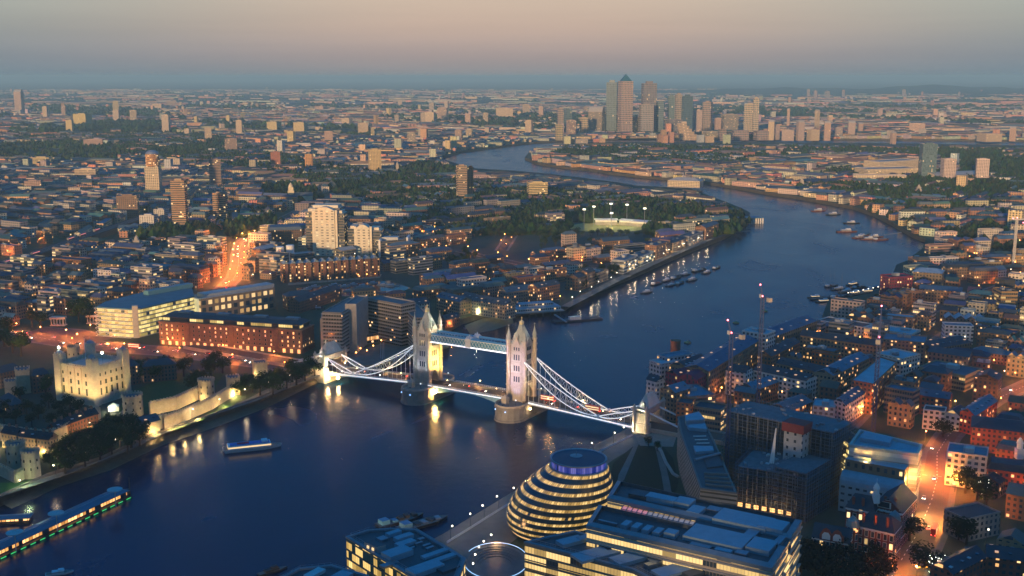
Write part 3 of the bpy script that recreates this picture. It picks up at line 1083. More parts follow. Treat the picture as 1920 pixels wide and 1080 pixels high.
# ---- suspension chains: crescent trusses that meet at a low pin, and straight land ties
def chain(ut, up, ua, v, side):
    b, led = MB(), MB()
    zt, zp, za = 41.5, deck_z(up) + 1.6, 19.0
    def curve(a, za_, c, zc, sag, t):
        return a + (c - a) * t, za_ + (zc - za_) * t - sag * 4 * t * (1 - t)
    rows = []
    for (a, z0, c, z1, s0, s1, n) in ((ut, zt, up, zp, 1.5, 8.8, 14), (up, zp, ua, za, -.4, 3.2, 6)):
        top = [curve(a, z0, c, z1, s0, k / n) for k in range(n + 1)]
        bot = [curve(a, z0, c, z1, s1, k / n) for k in range(n + 1)]
        for k in range(n):
            for row in (top, bot):
                b.bar(Bp(row[k][0], v, row[k][1]), Bp(row[k + 1][0], v, row[k + 1][1]), .7, .75)
                led.bar(Bp(row[k][0], v - .42, row[k][1]), Bp(row[k + 1][0], v - .42, row[k + 1][1]), .12, .26)
            if 0 < k:
                b.bar(Bp(top[k][0], v, top[k][1]), Bp(bot[k][0], v, bot[k][1]), .4, .4)
            b.bar(Bp(top[k][0], v + .03, top[k][1]), Bp(bot[k + 1][0], v + .03, bot[k + 1][1]), .3, .35)
            b.bar(Bp(bot[k][0], v - .03, bot[k][1]), Bp(top[k + 1][0], v - .03, top[k + 1][1]), .3, .35)
        rows += bot[1:-1]
    b.tube(Bp(up, v - .7, zp), Bp(up, v + .7, zp), 1.2, 10)
    ch = b.build('suspension_chain', CHAIN, bridge)
    led.build('led_strip', LED, ch)
    for (u, z) in rows:
        if z > deck_z(u) + 1.2:
            h = MB(); h.tube(Bp(u, v, deck_z(u)), Bp(u, v, z), .16, 4)
            h.build('hanger', CHAIN, ch)


for v in (-8.3, 8.3):
    chain(-UT - 6.3, -108, UA0 + 4.5, v, -1)
    chain(UT + 6.3, 108, UA1 - 4.5, v, 1)
    for a, c in ((UA0 - 4, UA0 - 42), (UA1 + 4, UA1 + 40)):
        b = MB(); b.bar(Bp(a, v, 19), Bp(c, v, 8.2), .8, 1.0)
        b.build('land_tie', CHAIN, bridge)

# ---- the bridge's own floodlights
VIO, WRM, COO = (.66, .60, 1.0), (1.0, .74, .34), (.72, .85, 1.0)
def flood(u, v, z, tu, tv, tz, e, c, cone=70):
    b = MB(); b.box(*Bp(u, v), z - .3, .7, .7, .5, ba)
    f = b.build('floodlight', DARK, bridge)
    lamp('SPOT', Bp(u, v, z + .3), e, c, f, .4, Bp(tu, tv, tz), cone)
FL = 120000
flood(UT - 4, -25, 12.4, UT, -8, 46, FL * 1.0, VIO, 44)
flood(UT + 4, -25, 12.4, UT, -8, 38, FL * .7, VIO, 48)
flood(UT, -26, 12.4, UT, -8, 24, FL * .25, VIO, 50)
flood(UT - 6, -20, 12.4, UT - 2, -8, 48, FL * .3, WRM, 40)
flood(UT + 14, -8, 13.5, UT + 7, 0, 30, FL * .22, WRM, 80)
flood(UT - 14, 0, 14, UT - 7, 0, 30, FL * .3, WRM, 80)
flood(-UT, -23, 12.4, -UT, -8, 34, FL * .35, COO, 62)
flood(-UT + 20, -6.5, 14, -UT + 7, -3, 40, FL * 2.2, (1, .60, .16), 60)
flood(-UT + 20, 6.5, 14, -UT + 7, 3, 34, FL * 2.0, (1, .60, .16), 70)
for uc in (-UT, UT):
    for su in (-1, 1):
        for sv in (-1, 1):
            flood(uc + su * 6.2, sv * 4.6, 54, uc + su * 1.5, sv * 1.5, 61, FL * .035, (1, .86, .6), 100)
    s = 1 if uc < 0 else -1
    for v in (-5.2, 5.2):
        flood(uc + s * 17, v, 52, uc + s * 5, v * .6, 56, FL * .14, (1, .86, .6), 70)
for uc, s in ((UA0, -1), (UA1, 1)):
    flood(uc - s * 12, -8.5, 9.5, uc, -6, 24, FL * .30, (1, .9, .72), 80)
    flood(uc - s * 10, -19, 7.4, uc, -13, 11, FL * .3, (1, .78, .42), 90)
    flood(uc + 1.5, -16.5, 20.5, uc, -2, 29, FL * .10, (.95, 1, .85), 70)
for uc in (-UT, UT):
    for v in (-18, 18):
        b = MB(); b.tube(Bp(uc + 6, v, 10.6), Bp(uc + 6, v, 14.6), .12, 5); b.ball(Bp(uc + 6, v, 15), .55, mi=1)
        b.build('lamp_post', [DARK, LED], bridge)
    for (u, v) in ((-7, -24.5), (3, -27.3)):
        b = MB(); b.ball(Bp(uc + u, v, 8.2), .5)
        b.build('blue_lamp', LEDB, bridge)
for (u, v, z, e, c) in ((-UT + 12.5, -9.5, 7.5, 1500, (1, .52, .13)), (-UT + 12.5, -4, 7.5, 1500, (1, .52, .13)), (-UT + 14, -6.5, 9, 1500, (1, .52, .13)), (UA0 + 9, -14.5, 5, 700, (1, .58, .22)), (UA0 + 14, -8, 4.5, 700, (1, .62, .26)), (UT + 12.5, -9, 7.5, 70, (1, .6, .25))):  # glow balls added under the deck to make golden streaks on the water
    b = MB(); b.ball(Bp(u, v, z), .7)
    b.build('added_streak_lamp', EM('underdeck_glow_%d' % e, c, e), bridge)
# road lamps along the bridge
for k in range(13):
    u = UA0 + 10 + k * (UA1 - UA0 - 20) / 12
    if abs(abs(u) - UT) < 9: continue
    b = MB(); s = -1 if k % 2 else 1
    b.tube(Bp(u, s * 5.9, deck_z(u)), Bp(u, s * 5.9, deck_z(u) + 5), .1, 5); b.ball(Bp(u, s * 5.9, deck_z(u) + 5.2), .3, mi=1)
    p = b.build('road_lamp', [DARK, EM('warm_lamp', (1, .62, .24), 18)], bridge)
    lamp('POINT', Bp(u, s * 5.6, deck_z(u) + 5.2), 5200, (1, .50, .17), p, .4)
occupy(Br(-160, 150, -30, 30), 2)
# ------------------------------------------------------------------ foreground south bank: council hall, offices, building site
F_LIT = FACADE('lit_glass_wall', tint='object', lit=.72, pw=1.5, ph=3.9, fw=.9, fh=.72, lcol=(1, .62, .18), ls=1.05, brick=False, group=4.0)
F_GREEN = FACADE('green_glass_wall', tint='object', lit=.55, pw=1.5, ph=4.1, fw=.92, fh=.78, lcol=(1, .60, .12), ls=1.0, brick=False, glass=(.02, .05, .045), group=2.0)
F_CITY = FACADE('egg_glazing', (.05, .07, .09), vt=.97, pw=1.5, ph=10000, z0=-5500, fw=.88, fh=.5, lit=.97, lcol=(1, .56, .10), ls=.85, brick=False, glass=(.03, .05, .07))
EGG_DARK = M('egg_cladding', (.045, .075, .10), rough=.25, spec=.6, var=.3, scale=1.2)
RIM = M('metal_rim', (.28, .33, .38), rough=.35, metal=.7)

hall = thing('council_hall', 22, 552, LAND, 'leaning egg-shaped glass council hall with lit ribbon storeys and blue-lit roof drum', 'hall')
def hc(t):
    r = [19, 22.4, 24.6, 25.7, 26, 25.6, 24.6, 23, 20.7, 17.8, 15]
    k = min(9.999, t * 10); i = int(k); f = k - i
    return 20 + 13.5 * t ** 1.25, 553 - 15 * t ** 1.1, r[i] + (r[i + 1] - r[i]) * f
def ring(b, t0, z0, t1, z1, g=0.0, mi=0, n=72):
    x0, y0, r0 = hc(t0); x1, y1, r1 = hc(t1)
    r0 += g; r1 += g
    for k in range(n):
        a, c = 2 * PI * k / n, 2 * PI * (k + 1) / n
        p = lambda x, y, r, q, z: (x + r * math.cos(q), y + r * math.sin(q), z)
        b.face([p(x0, y0, r0, a, z0), p(x0, y0, r0, c, z0), p(x1, y1, r1, c, z1), p(x1, y1, r1, a, z1)], mi, [(25 * a, z0), (25 * c, z0), (25 * c, z1), (25 * a, z1)])
HZ = 41.0
for i in range(10):
    t0 = i / 10
    z = LAND + HZ * t0
    b = MB(); ring(b, t0, z, t0 + .062, z + HZ * .062); b.build('cladding_band', EGG_DARK, hall, smooth=True)
    b = MB(); ring(b, t0 + .062, z + HZ * .062, t0 + .1, z + HZ * .1)
    m = F_CITY if i else EM('foyer_light', (1, .55, .18), .8)
    b.build('window_band', m, hall, smooth=True)
    b = MB(); ring(b, t0 + .06, z + HZ * .06, t0 + .062, z + HZ * .065, .35); ring(b, t0 + .097, z + HZ * .097, t0 + .1, z + HZ * .1, .45)
    ring(b, t0 + .062, z + HZ * .065, t0 + .064, z + HZ * .066, 0)
    b.build('ledge', RIM, hall)
x, y, r = hc(1)
zt = LAND + HZ
b = MB(); b.lathe((x, y), [(r - .1, zt - .2), (r - .3, zt + .6), (r - 1.5, zt + .62)], 64); b.build('drum_ledge', RIM, hall)
b = MB(); b.lathe((x, y), [(r - 1.4, zt + .5), (r - 1.4, zt + 3.8)], 64); b.build('roof_drum', FACADE('drum_glass', (.03, .05, .09), pw=.9, ph=10000, z0=-5500, fw=.85, fh=.5, lit=.95, lcol=(.01, .07, 1.0), ls=.4, brick=False), hall)
b = MB(); b.lathe((x, y), [(r - 1.3, zt + 3.8), (r - .6, zt + 3.9), (r - .6, zt + 4.5), (r - 1.2, zt + 4.6), (r - 1.6, zt + 4.2)], 64, 0); b.build('roof_rim', RIM, hall)
b = MB(); b.lathe((x, y), [(r - 1.5, zt + 4.15), (6, zt + 4.3), (0, zt + 4.35)], 48); b.build('roof', M('hall_roof', (.012, .03, .075), rough=.35, var=.3), hall)
b = MB(); b.tube((x - 1, y + 3, zt + 4.2), (x - 1, y + 3, zt + 7), .12, 5); b.lathe((x - 1, y + 3), [(0, zt + 4.4), (3.2, zt + 4.42), (3.2, zt + 4.5), (0, zt + 4.55)], 16); b.build('roof_mast', STEEL, hall)
occupy(rect(22, 552, 52, 52), 2)
lamp('POINT', (-8, 530, LAND + 4), 2500, (1, .5, .18), None, 1.0, name='forecourt_light')

# ---- the big office beside it: long roof with a glazed atrium down the middle
poly = pxpoly([(1100, 991), (1447, 1072), (1502, 982), (1152, 906)], 40)
A, B_, C_, D_ = poly
occupy(poly, 2)
off = thing('atrium_office', *lerp(A, C_, .5), LAND, 'large office block with glazed atrium roof, roof machinery and lit yellow glass storeys', 'office')
q = lambda u, v: pt_in(poly, u, v)
def Q(u0, u1, v0, v1): return ccw([q(u0, v0), q(u1, v0), q(u1, v1), q(u0, v1)])
z0 = LAND + 40
for v0, v1, nm in ((0, .42, 'wing'), (.60, 1, 'wing')):
    b = MB(); b.prism(Q(.0 if v0 == 0 else .02, 1, v0, v1), LAND, z0, 0)
    b.build(nm, F_LIT, off, (.50, .42, .30))
b = MB(); b.prism(Q(.52, 1, .42, .60), LAND, z0, 0); b.build('link_block', F_LIT, off, (.4, .36, .3))
ROOFDK = M('dark_roof_deck', (.055, .075, .09), rough=.5, var=.4)
ROOFMD = M('pale_roof_panel', (.22, .34, .42), rough=.5, var=.25)
for v0, v1 in ((0, .42), (.60, 1)):
    o_ = Q(.0 if v0 == 0 else .02, 1, v0, v1)
    b = MB(); i = inset(o_, 2.2)
    b.prism(inset(o_, -.3), z0, z0 + 1.6, 1); b.taper(inset(o_, -.3), z0 + 1.6, i, z0 + 2.6, 1, False)
    b.prism(i[::-1], z0 + .6, z0 + 2.6, 0); b.cap(i, z0 + .7, 0)
    for k in range(4): b.face([(*i[(k + 1) % 4], z0 + .6), (*i[k], z0 + .6), (*i[k], z0 + 2.6), (*i[(k + 1) % 4], z0 + 2.6)], 1)
    b.build('roof', [ROOFDK, M('roof_edge', (.16, .21, .25), rough=.4)], off)
b = MB(); b.cap(Q(.52, 1, .42, .60), z0 + .8, 0); b.build('roof', ROOFDK, off)
# atrium glazing: red-lit end then warm glass with bars
for k in range(14):
    u0, u1 = .115 + .405 * k / 14, .115 + .405 * (k + 1) / 14
    b = MB(); b.face([(*q(u0, .43), z0 - .4), (*q(u1 - .004, .43), z0 - .4), (*q(u1 - .004, .59), z0 - .4), (*q(u0, .59), z0 - .4)])
    b.build('atrium_pane', EM('red_atrium', (1, .27, .18), .42) if k < 5 else EM('warm_atrium', (.95, .62, .34), .17 + .002 * (k % 1)), off)
b = MB()
for k in range(15):
    u = .115 + .405 * k / 14
    b.bar((*q(u, .42), z0 - .2), (*q(u, .60), z0 - .2), .35, .5)
b.bar((*q(.115, .51), z0 - .15), (*q(.52, .51), z0 - .15), .3, .4)
b.build('atrium_frame', RIM, off)
b = MB(); b.face([(*q(.02, .44), LAND + 2), (*q(.02, .58), LAND + 2), (*q(.115, .59), z0 - .4), (*q(.115, .43), z0 - .4)], 0)
b.build('atrium_end', EM('atrium_end_glow', (1, .42, .22), .22), off)
b = MB()
for k in range(7):
    v = .43 + .16 * k / 6
    b.bar((*q(.0, .42 + .18 * k / 6), LAND + 1), (*q(.115, v), z0), .5, .5)
    b.bar((*q(.02 * k / 6, .42), LAND + 6 * k), (*q(.02 * k / 6, .60), LAND + 6 * k), .4, .4)
b.build('end_strut', WHITE, off)
for (u, v, w, d, h, m) in ((.68, .30, 26, 15, 2.2, ROOFMD), (.75, .72, 24, 14, 2.6, ROOFMD), (.90, .32, 10, 12, 2.4, ROOFMD), (.90, .72, 11, 11, 3, ROOFMD), (.30, .80, 14, 6, 2.5, ROOFMD), (.18, .80, 9, 7, 2, ROOFDK), (.42, .84, 8, 8, 2.2, ROOFMD),
                           (.20, .17, 3, 6, 1.8, ROOFMD), (.26, .17, 3, 6, 1.8, ROOFMD), (.32, .17, 3, 6, 1.8, ROOFMD), (.38, .17, 3, 6, 1.8, ROOFMD), (.45, .18, 5, 5, 2.4, ROOFMD), (.10, .13, 9, 1.2, 1.4, RIM), (.50, .72, 6, 9, 2, ROOFMD),
                           (.58, .84, 6, 5, 1.4, RIM), (.62, .10, 9, 3, 1.2, RIM), (.74, .10, 7, 3, 1.5, ROOFMD), (.83, .12, 5, 4, 1.8, RIM), (.82, .50, 5, 9, 1.8, RIM), (.96, .5, 3, 10, 1.5, RIM)):
    b = MB(); p = q(u, v); b.box(p[0], p[1], z0 + .72, w, d, h, ang(A, B_)); b.build('roof_plant', m, off)
for s in range(9):
    b = MB()
    z = LAND + 4.4 * s + 3.6
    for (u0, v0, u1, v1) in ((0, 0, 1, 0), (1, 0, 1, .42), (1, .6, 1, 1)):
        b.bar((*q(u0 - .004 * (u0 == 0), v0 - .006), z), (*q(u1 + .004, v1 - .006 * (v1 == 0)), z), .9, .7)
    b.build('floor_ledge', M('pale_ledge', (.34, .33, .30)), off)

# ---- front offices
def glass_office(px, h, label, col, fac, plants, lip=.9, terr=None):
    poly = pxpoly(px, h)
    c = (sum(p[0] for p in poly) / len(poly), sum(p[1] for p in poly) / len(poly))
    o = thing('glass_office', *c, LAND, label, 'office')
    b = MB(); b.prism(poly, LAND, LAND + h, 0); b.build('glazed_wall', fac, o, col)
    b = MB(); i = inset(poly, 1.4); p2 = inset(poly, -.25)
    b.prism(p2, LAND + h, LAND + h + lip, 1)
    P = ccw(poly)
    for k in range(len(i)):
        j = (k + 1) % len(i)
        b.face([(*p2[k], LAND + h + lip), (*p2[j], LAND + h + lip), (*i[j], LAND + h + lip), (*i[k], LAND + h + lip)], 1)
        b.face([(*i[j], LAND + h), (*i[k], LAND + h), (*i[k], LAND + h + lip), (*i[j], LAND + h + lip)], 1)
    b.cap(i, LAND + h + .1, 0)
    b.build('roof', [ROOFDK, M('roof_edge')], o)
    b = MB()
    for k in range(len(i)):
        j = (k + 1) % len(i)
        a_, c_ = Vector(i[k]), Vector(i[j]); L = (c_ - a_).length
        for z in (1.1, 2.0): b.bar((*a_, LAND + h + lip + z - .6), (*c_, LAND + h + lip + z - .6), .1, .1)
        for t in range(int(L / 2.5)):
            p = a_.lerp(c_, t * 2.5 / L); b.tube((*p, LAND + h), (*p, LAND + h + lip + 1.4), .07, 4)
    b.build('roof_railing', RIM, o)
    for (x, y, w, d, hh, m) in plants:
        b = MB(); p = G(x, y, LAND + h + .2); b.box(p[0], p[1], LAND + h + .12, w, d, hh, ang(poly[0], poly[-1] if terr else poly[1])); b.build('roof_plant', m, o)
    for s in range(int(h / 4.1)):
        b = MB(); z = LAND + 4.1 * s + .2
        for k in range(len(P)):
            a_, c_ = inset(P, -.2)[k], inset(P, -.2)[(k + 1) % len(P)]
            b.bar((*a_, z), (*c_, z), .4, .45)
        b.build('floor_ledge', M('slim_ledge', (.10, .12, .13), rough=.4), o)
    occupy(poly, 2)
    return o


o = glass_office([(649, 1009), (690, 996), (733, 993), (781, 995), (873, 1050), (850, 1110), (812, 1108), (700, 1040)], 34, 'glass office with curved railed roof and blue-grey machinery beside the river barges', (.10, .14, .12), F_GREEN,
                 [(738, 1003, 7, 3, 1.6, ROOFMD), (757, 1011, 9, 3.5, 1.8, ROOFMD), (760, 1022, 9, 4, 1.6, ROOFMD), (745, 1043, 12, 7, 2.6, ROOFMD), (797, 1070, 15, 7, 2, ROOFMD), (815, 1040, 13, 3, 1, ROOFMD), (830, 1049, 13, 3, 1, ROOFMD), (840, 1068, 9, 5, 1.2, ROOFDK),
                  (772, 1029, 3, 1.2, .8, RIM), (785, 1020, 4, 1.2, .8, RIM), (800, 1024, 4, 1.4, .9, RIM), (806, 1029, 4, 1.4, .9, RIM), (790, 1012, 3, 2, .8, RIM), (717, 1012, 4, 4, 1, RIM), (730, 1060, 8, 3, 1, RIM)])
b = MB(); P = pxpoly([(683, 1020), (706, 1030), (724, 1026), (705, 1016)], 36); b.prism(P, LAND, LAND + 37, 0, 1); b.build('stair_tower', [M('stair_cladding', (.30, .33, .33), rough=.4), ROOFDK], o)
for z in (LAND + 20, LAND + 26, LAND + 32):
    for t in (.3, .7):
        b = MB(); p = lerp(P[0], P[1], t); b.box(p[0], p[1] - .2, z, 1.2, .3, 4, ang(P[0], P[1])); b.build('window', LITS[1], o)
glass_office([(500, 1100), (560, 1068), (622, 1062), (690, 1082), (700, 1130), (520, 1150)], 34, 'curved glass roof edge of an office with white roof machinery and glass balustrade', (.10, .14, .14), F_GREEN,
             [(590, 1078, 9, 4, 1.4, M('white_plant', (.45, .52, .55))), (640, 1084, 8, 6, 1.5, ROOFMD)])
o = glass_office([(984, 1019), (1020, 1010), (1078, 998), (1400, 1092), (1380, 1130), (1300, 1130), (1187, 1071)], 32, 'lower office with long dark roof of machinery and bright glazed front facing the egg-shaped hall', (.24, .22, .18), F_LIT,
                 [(1070, 1018, 12, 6, 1.6, ROOFMD), (1100, 1012, 9, 4, 1.8, RIM), (1130, 1020, 10, 4, 1.8, RIM), (1120, 1040, 22, 9, 1.2, ROOFMD), (1180, 1050, 16, 8, 1.6, ROOFMD), (1190, 1030, 6, 3, 1.6, RIM), (1240, 1052, 12, 5, 1.6, RIM), (1260, 1072, 16, 8, 1.2, ROOFMD), (1220, 1062, 5, 3, 1.5, RIM), (1300, 1078, 8, 5, 1.4, ROOFDK), (1150, 1030, 8, 3, 1.4, ROOFDK)])
b = MB(); P = pxpoly([(1042, 1062), (1130, 1085), (1130, 1140), (1042, 1140)], 26); b.prism(P, LAND, LAND + 14, 0, 0); b.build('glass_canopy', M('canopy_glass', (.03, .05, .06), rough=.15, spec=.7), o)
for k in range(8):
    p = G(1005 + 11 * k, 1010 + 0.1 * k - 2 * (k > 2), LAND + 32.6)

# ---- sunken theatre: oval of steps with a bright rim
sc_c = G(930, 1062, LAND)
sc = thing('amphitheatre', *sc_c, LAND, 'oval stepped amphitheatre with blue-white lit rim below the egg-shaped hall', 'amphitheatre')
for k in range(6):
    b = MB(); rx, ry = 8 + 1.5 * k, 11 + 1.9 * k
    e = lambda r1, r2: [(sc_c[0] + r1 * math.cos(t * PI / 24), sc_c[1] + r2 * math.sin(t * PI / 24)) for t in range(48)]
    if k == 0: b.cap(e(rx, ry), LAND + .1)
    else:
        I, O = e(8 + 1.5 * (k - 1), 11 + 1.9 * (k - 1)), e(rx, ry)
        for t in range(48):
            u = (t + 1) % 48
            z = LAND + .1 + .42 * k
            b.face([(*I[t], z), (*O[t], z), (*O[u], z), (*I[u], z)]); b.face([(*I[u], z - .42), (*I[t], z - .42), (*I[t], z), (*I[u], z)]); b.face([(*O[t], LAND), (*O[u], LAND), (*O[u], z), (*O[t], z)])
    b.build('step', M('theatre_step', (.10, .12, .14), rough=.6), sc)
b = MB()
O = [(sc_c[0] + 15.6 * math.cos(t * PI / 24), sc_c[1] + 20.6 * math.sin(t * PI / 24), LAND + 3.3) for t in range(48)]
for t in range(48):
    if t % 48 not in (20, 21, 22, 23, 24): b.bar(O[t], O[(t + 1) % 48], .25, .3)
b.build('led_rim', EM('cool_led', (.35, .62, 1.0), 1.0), sc)
occupy(rect(*sc_c, 36, 46), 1)
for k, (x, y) in enumerate(((907, 1020), (898, 1031), (891, 1045), (887, 1062), (921, 1008))):
    p = G(x, y, LAND + 3)
    b = MB(); b.tube((*p, LAND + 2.2), (*p, LAND + 4.2), .1, 5); b.ball((*p, LAND + 4.5), .45, mi=1)
    o = tag(b.build('step_lamp', [DARK, EM('white_lamp', (1, .88, .66), 6)]), 'white globe lamp on the steps of the oval amphitheatre', 'lamp', 'lamps on the amphitheatre steps')

# ---- wedge building with striped flank
poly = pxpoly([(1276, 815), (1313, 918), (1382, 927), (1338, 826), (1312, 776), (1271, 784)], 24)
w = thing('wedge_building', *lerp(poly[0], poly[3], .5), LAND, 'long tapering stone building with ribbed flank and stepped terraces beside the dark park', 'building')
RIB = FACADE('ribbed_stone', (.42, .36, .30), pw=50, ph=2.4, fw=1, fh=.42, band=True, lit=0.0, brick=False, glass=(.05, .045, .04))
b = MB(); b.prism(poly, LAND, LAND + 24, 0); b.build('wall', RIB, w)
b = MB(); i = inset(poly, 1.0); b.prism(poly, LAND + 24, LAND + 25, 0)
b.cap(i, LAND + 24.2, 1)
for k in range(len(i)):
    j = (k + 1) % len(i); P = ccw(poly)
    b.face([(*P[k], LAND + 25), (*P[j], LAND + 25), (*i[j], LAND + 25), (*i[k], LAND + 25)], 0); b.face([(*i[j], LAND + 24), (*i[k], LAND + 24), (*i[k], LAND + 25), (*i[j], LAND + 25)], 0)
b.build('roof', [M('stone_coping', (.20, .19, .18)), ROOFDK], w)
for pts, h, m in (([(1284, 788), (1310, 781), (1322, 796), (1286, 799)], 3.2, ROOFMD), ([(1288, 803), (1322, 800), (1325, 811), (1292, 808)], 2.0, ROOFMD), ([(1300, 841), (1336, 842), (1338, 850), (1304, 853)], 1.6, ROOFMD), ([(1318, 858), (1352, 852), (1356, 876), (1326, 880)], .8, ROOFDK)):
    b = MB(); P = pxpoly(pts, 24); b.prism(P, LAND + 24.2, LAND + 24.2 + h, 0, 0); b.build('roof_plant', m, w)
for k in range(4):
    b = MB(); y = 818 + 6.5 * k; b.bar(G(1300 + k * 3, y, LAND + 25.5) + (LAND + 25.5,), G(1324 + k * 3, y - .5, LAND + 25.5) + (LAND + 25.5,), .5, .5); b.build('louvre', WHITE, w)
b = MB(); b.tube(G(1303, 862, LAND + 26) + (LAND + 26,), G(1350, 850, LAND + 26) + (LAND + 26,), .8, 8); b.build('roof_duct', STEEL, w)
for k in range(4):
    b = MB(); a_, c_ = G(1320 + 1 * k, 887 + 7 * k, LAND + 25), G(1366 + 4 * k, 889 + 8 * k, LAND + 25); b.bar((*a_, LAND + 24.8), (*c_, LAND + 24.8), .8, 1.2); b.build('terrace_wall', M('stone_coping'), w)
occupy(poly, 3)

# ---- concrete frame under construction, scaffold, cores
site = thing('construction_frame', *G(1470, 900, LAND), LAND, 'unfinished concrete frame building wrapped in scaffolding with a pale lift core', 'building site')
SCAF = M('scaffold_tube', (.12, .17, .24), rough=.5, var=.3)
SLAB = M('raw_concrete', (.13, .15, .17), scale=.3, var=.5)
def frame(poly, h, n, cols):
    for k in range(n + 1):
        z = LAND + h * k / n
        b = MB(); b.prism(poly, z - .35, z + .0, 0, 0, True); b.build('floor_slab', SLAB, site)
    for u in range(cols + 1):
        for v in (.04, .5, .96):
            p = pt_in(poly, .01 + .98 * u / cols, v)
            b = MB(); b.prism(rect(*p, .8, .8, ang(poly[0], poly[1])), LAND, LAND + h, 0); b.build('column', SLAB, site)
    b = MB(); o_ = inset(poly, -1.6); P = ccw(poly)
    for k in range(4):
        a_, c_ = Vector(o_[k]), Vector(o_[(k + 1) % 4]); L = (c_ - a_).length
        m = int(L / 2.6)
        for t in range(m + 1):
            p = a_.lerp(c_, t / m); b.tube((*p, LAND), (*p, LAND + h + 2), .11, 3)
        for r in range(int(h / 2) + 1):
            b.bar((*a_, LAND + 2 * r + 1), (*c_, LAND + 2 * r + 1), .16, .13)
    o = b.build('scaffold', SCAF, site); o['kind'] = 'stuff'
    b = MB()
    for k in range(n):
        z = LAND + h * (k + .05) / n
        for j in range(4):
            a_, c_ = inset(poly, -1.0)[j], inset(poly, -1.0)[(j + 1) % 4]; b.bar((*a_, z), (*c_, z), .9, .12)
    b.build('scaffold_boards', M('scaffold_board', (.16, .13, .10)), site)
    occupy(poly, 4)
rear = edge(1362, 770, 1562, 812, 42, 26)
frame(rear, 42, 11, 10)
front = edge(1383, 874, 1492, 892, 24, 30)
frame(front, 24, 6, 6)
_m = lerp(rear[0], rear[1], .72)
frame(ccw([_m, rear[1], (rear[1][0] - 20, rear[1][1] - 23), (_m[0] - 20, _m[1] - 23)]), 27, 7, 3)
cp = G(1508, 948, LAND)
b = MB(); P = rect(cp[0] - 4, cp[1] + 8, 11, 9, ang(rear[0], rear[1])); b.prism(P, LAND, LAND + 41, 0, 0)
core = b.build('lift_core', FACADE('core_wall', (.40, .42, .42), pw=4.5, ph=4.2, fw=.3, fh=.4, lit=0, brick=False), site)
b = MB(); b.prism(rect(cp[0] - 4, cp[1] + 8, 13, 11, ang(rear[0], rear[1])), LAND + 41, LAND + 46, 0, 0); b.build('red_formwork', M('red_formwork', (.22, .05, .05)), core)
b = MB(); p = G(1447, 868, LAND + 24); b.taper(rect(p[0], p[1], 2.2, 2.2), LAND + 24, rect(p[0] + 1.5, p[1], .5, .5), LAND + 44); b.build('white_mast', WHITE, site)
for k in range(40):
    b = MB(); P = front if k % 3 else rear; p = pt_in(P, R.random(), R.random()); b.box(*p, LAND + (24 if k % 3 else 42), R.uniform(1, 4), R.uniform(.6, 2), R.uniform(.4, 1.4), R.uniform(0, 3)); b.build('material_pallet', PLANT, site, R.choice(PLANTC))
for k in range(7):
    p = pt_in(front, .08 + .14 * k, -.03)
    b = MB(); b.box(p[0], p[1], LAND + 1.5, 2.6, .3, 2.2, ang(front[0], front[1])); b.build('site_light', EM('site_glow', (1, .48, .14), 1.3), site)
for k in range(3):
    p = pt_in(front, .15 + .3 * k, -.25); lamp('POINT', (*p, LAND + 5), 1500, (1, .5, .16), None, .5, name='site_lamp')
yard = pxpoly([(1388, 960), (1480, 978), (1545, 960), (1500, 935), (1386, 938)], 0)
b = MB(); b.cap(yard, LAND + .03); tag(b.build('rubble_yard', M('rubble', (.10, .12, .13), scale=.8, var=.8)), kind='structure')

# ---- tower cranes
def crane(x, y, ztop, jib, a, label, yp=None):
    p = G(x, y, LAND)
    c = thing('tower_crane', *p, LAND, label, 'crane', 'tower cranes over the building site')
    CR = M('crane_steel', (.05, .07, .16), rough=.5)
    b = MB(); s = .9; H = ztop - LAND
    for dx, dy in ((-s, -s), (s, -s), (s, s), (-s, s)):
        b.bar((p[0] + dx, p[1] + dy, LAND), (p[0] + dx, p[1] + dy, ztop), .3, .3); b.tube((p[0] + dx, p[1] + dy, LAND), (p[0] + dx, p[1] + dy, ztop), .2, 4)
    n = int(H / 2.6)
    for k in range(n):
        za, zb = LAND + H * k / n, LAND + H * (k + 1) / n
        for (x0, y0, x1, y1) in ((-s, -s, s, -s), (s, -s, s, s), (s, s, -s, s), (-s, s, -s, -s)):
            b.tube((p[0] + x0, p[1] + y0, za), (p[0] + x1, p[1] + y1, zb), .13, 3)
    b.build('mast', CR, c)
    b = MB(); d = Vector((math.cos(a), math.sin(a), 0))
    t0 = Vector((*p, ztop))
    e1 = t0 + d * jib * .35 + Vector((0, 0, jib * .8)); e2 = t0 - d * 8
    for o_ in (Vector((-d.y, d.x, 0)) * .7, Vector((d.y, -d.x, 0)) * .7, Vector((0, 0, 1.2))):
        b.tube(t0 + o_, e1, .2, 4); 
        b.tube(t0 + o_, e2 + o_, .2, 4)
    for k in range(10):
        q1, q2 = t0.lerp(e1, k / 10), t0.lerp(e1, (k + 1) / 10)
        b.tube(q1 + Vector((-d.y, d.x, 0)) * .7 * (1 - k / 10), q2 + Vector((d.y, -d.x, 0)) * .7 * (1 - k / 10), .12, 3)
    b.build('jib', CR, c)
    b = MB(); b.box(e2.x, e2.y, e2.z - 1.5, 2.6, 2.6, 2.6, a); b.build('counterweight', CONC, c)
    b = MB(); b.box(p[0] + d.x * 1.6, p[1] + d.y * 1.6, ztop - .5, 1.8, 1.8, 2.2, a); b.build('cab', M('crane_cab', (.4, .42, .45)), c)
    for z, v in ((ztop + .8, t0), (e1.z + .3, e1)):
        b = MB(); b.ball((v.x, v.y, z), .5); b.build('warning_light', EM('red_beacon', (1, .12, .16), 9), c)
crane(1361, 908, 96, 9, 2.2, 'dark blue tower crane with red beacon at the waterside end of the building site')
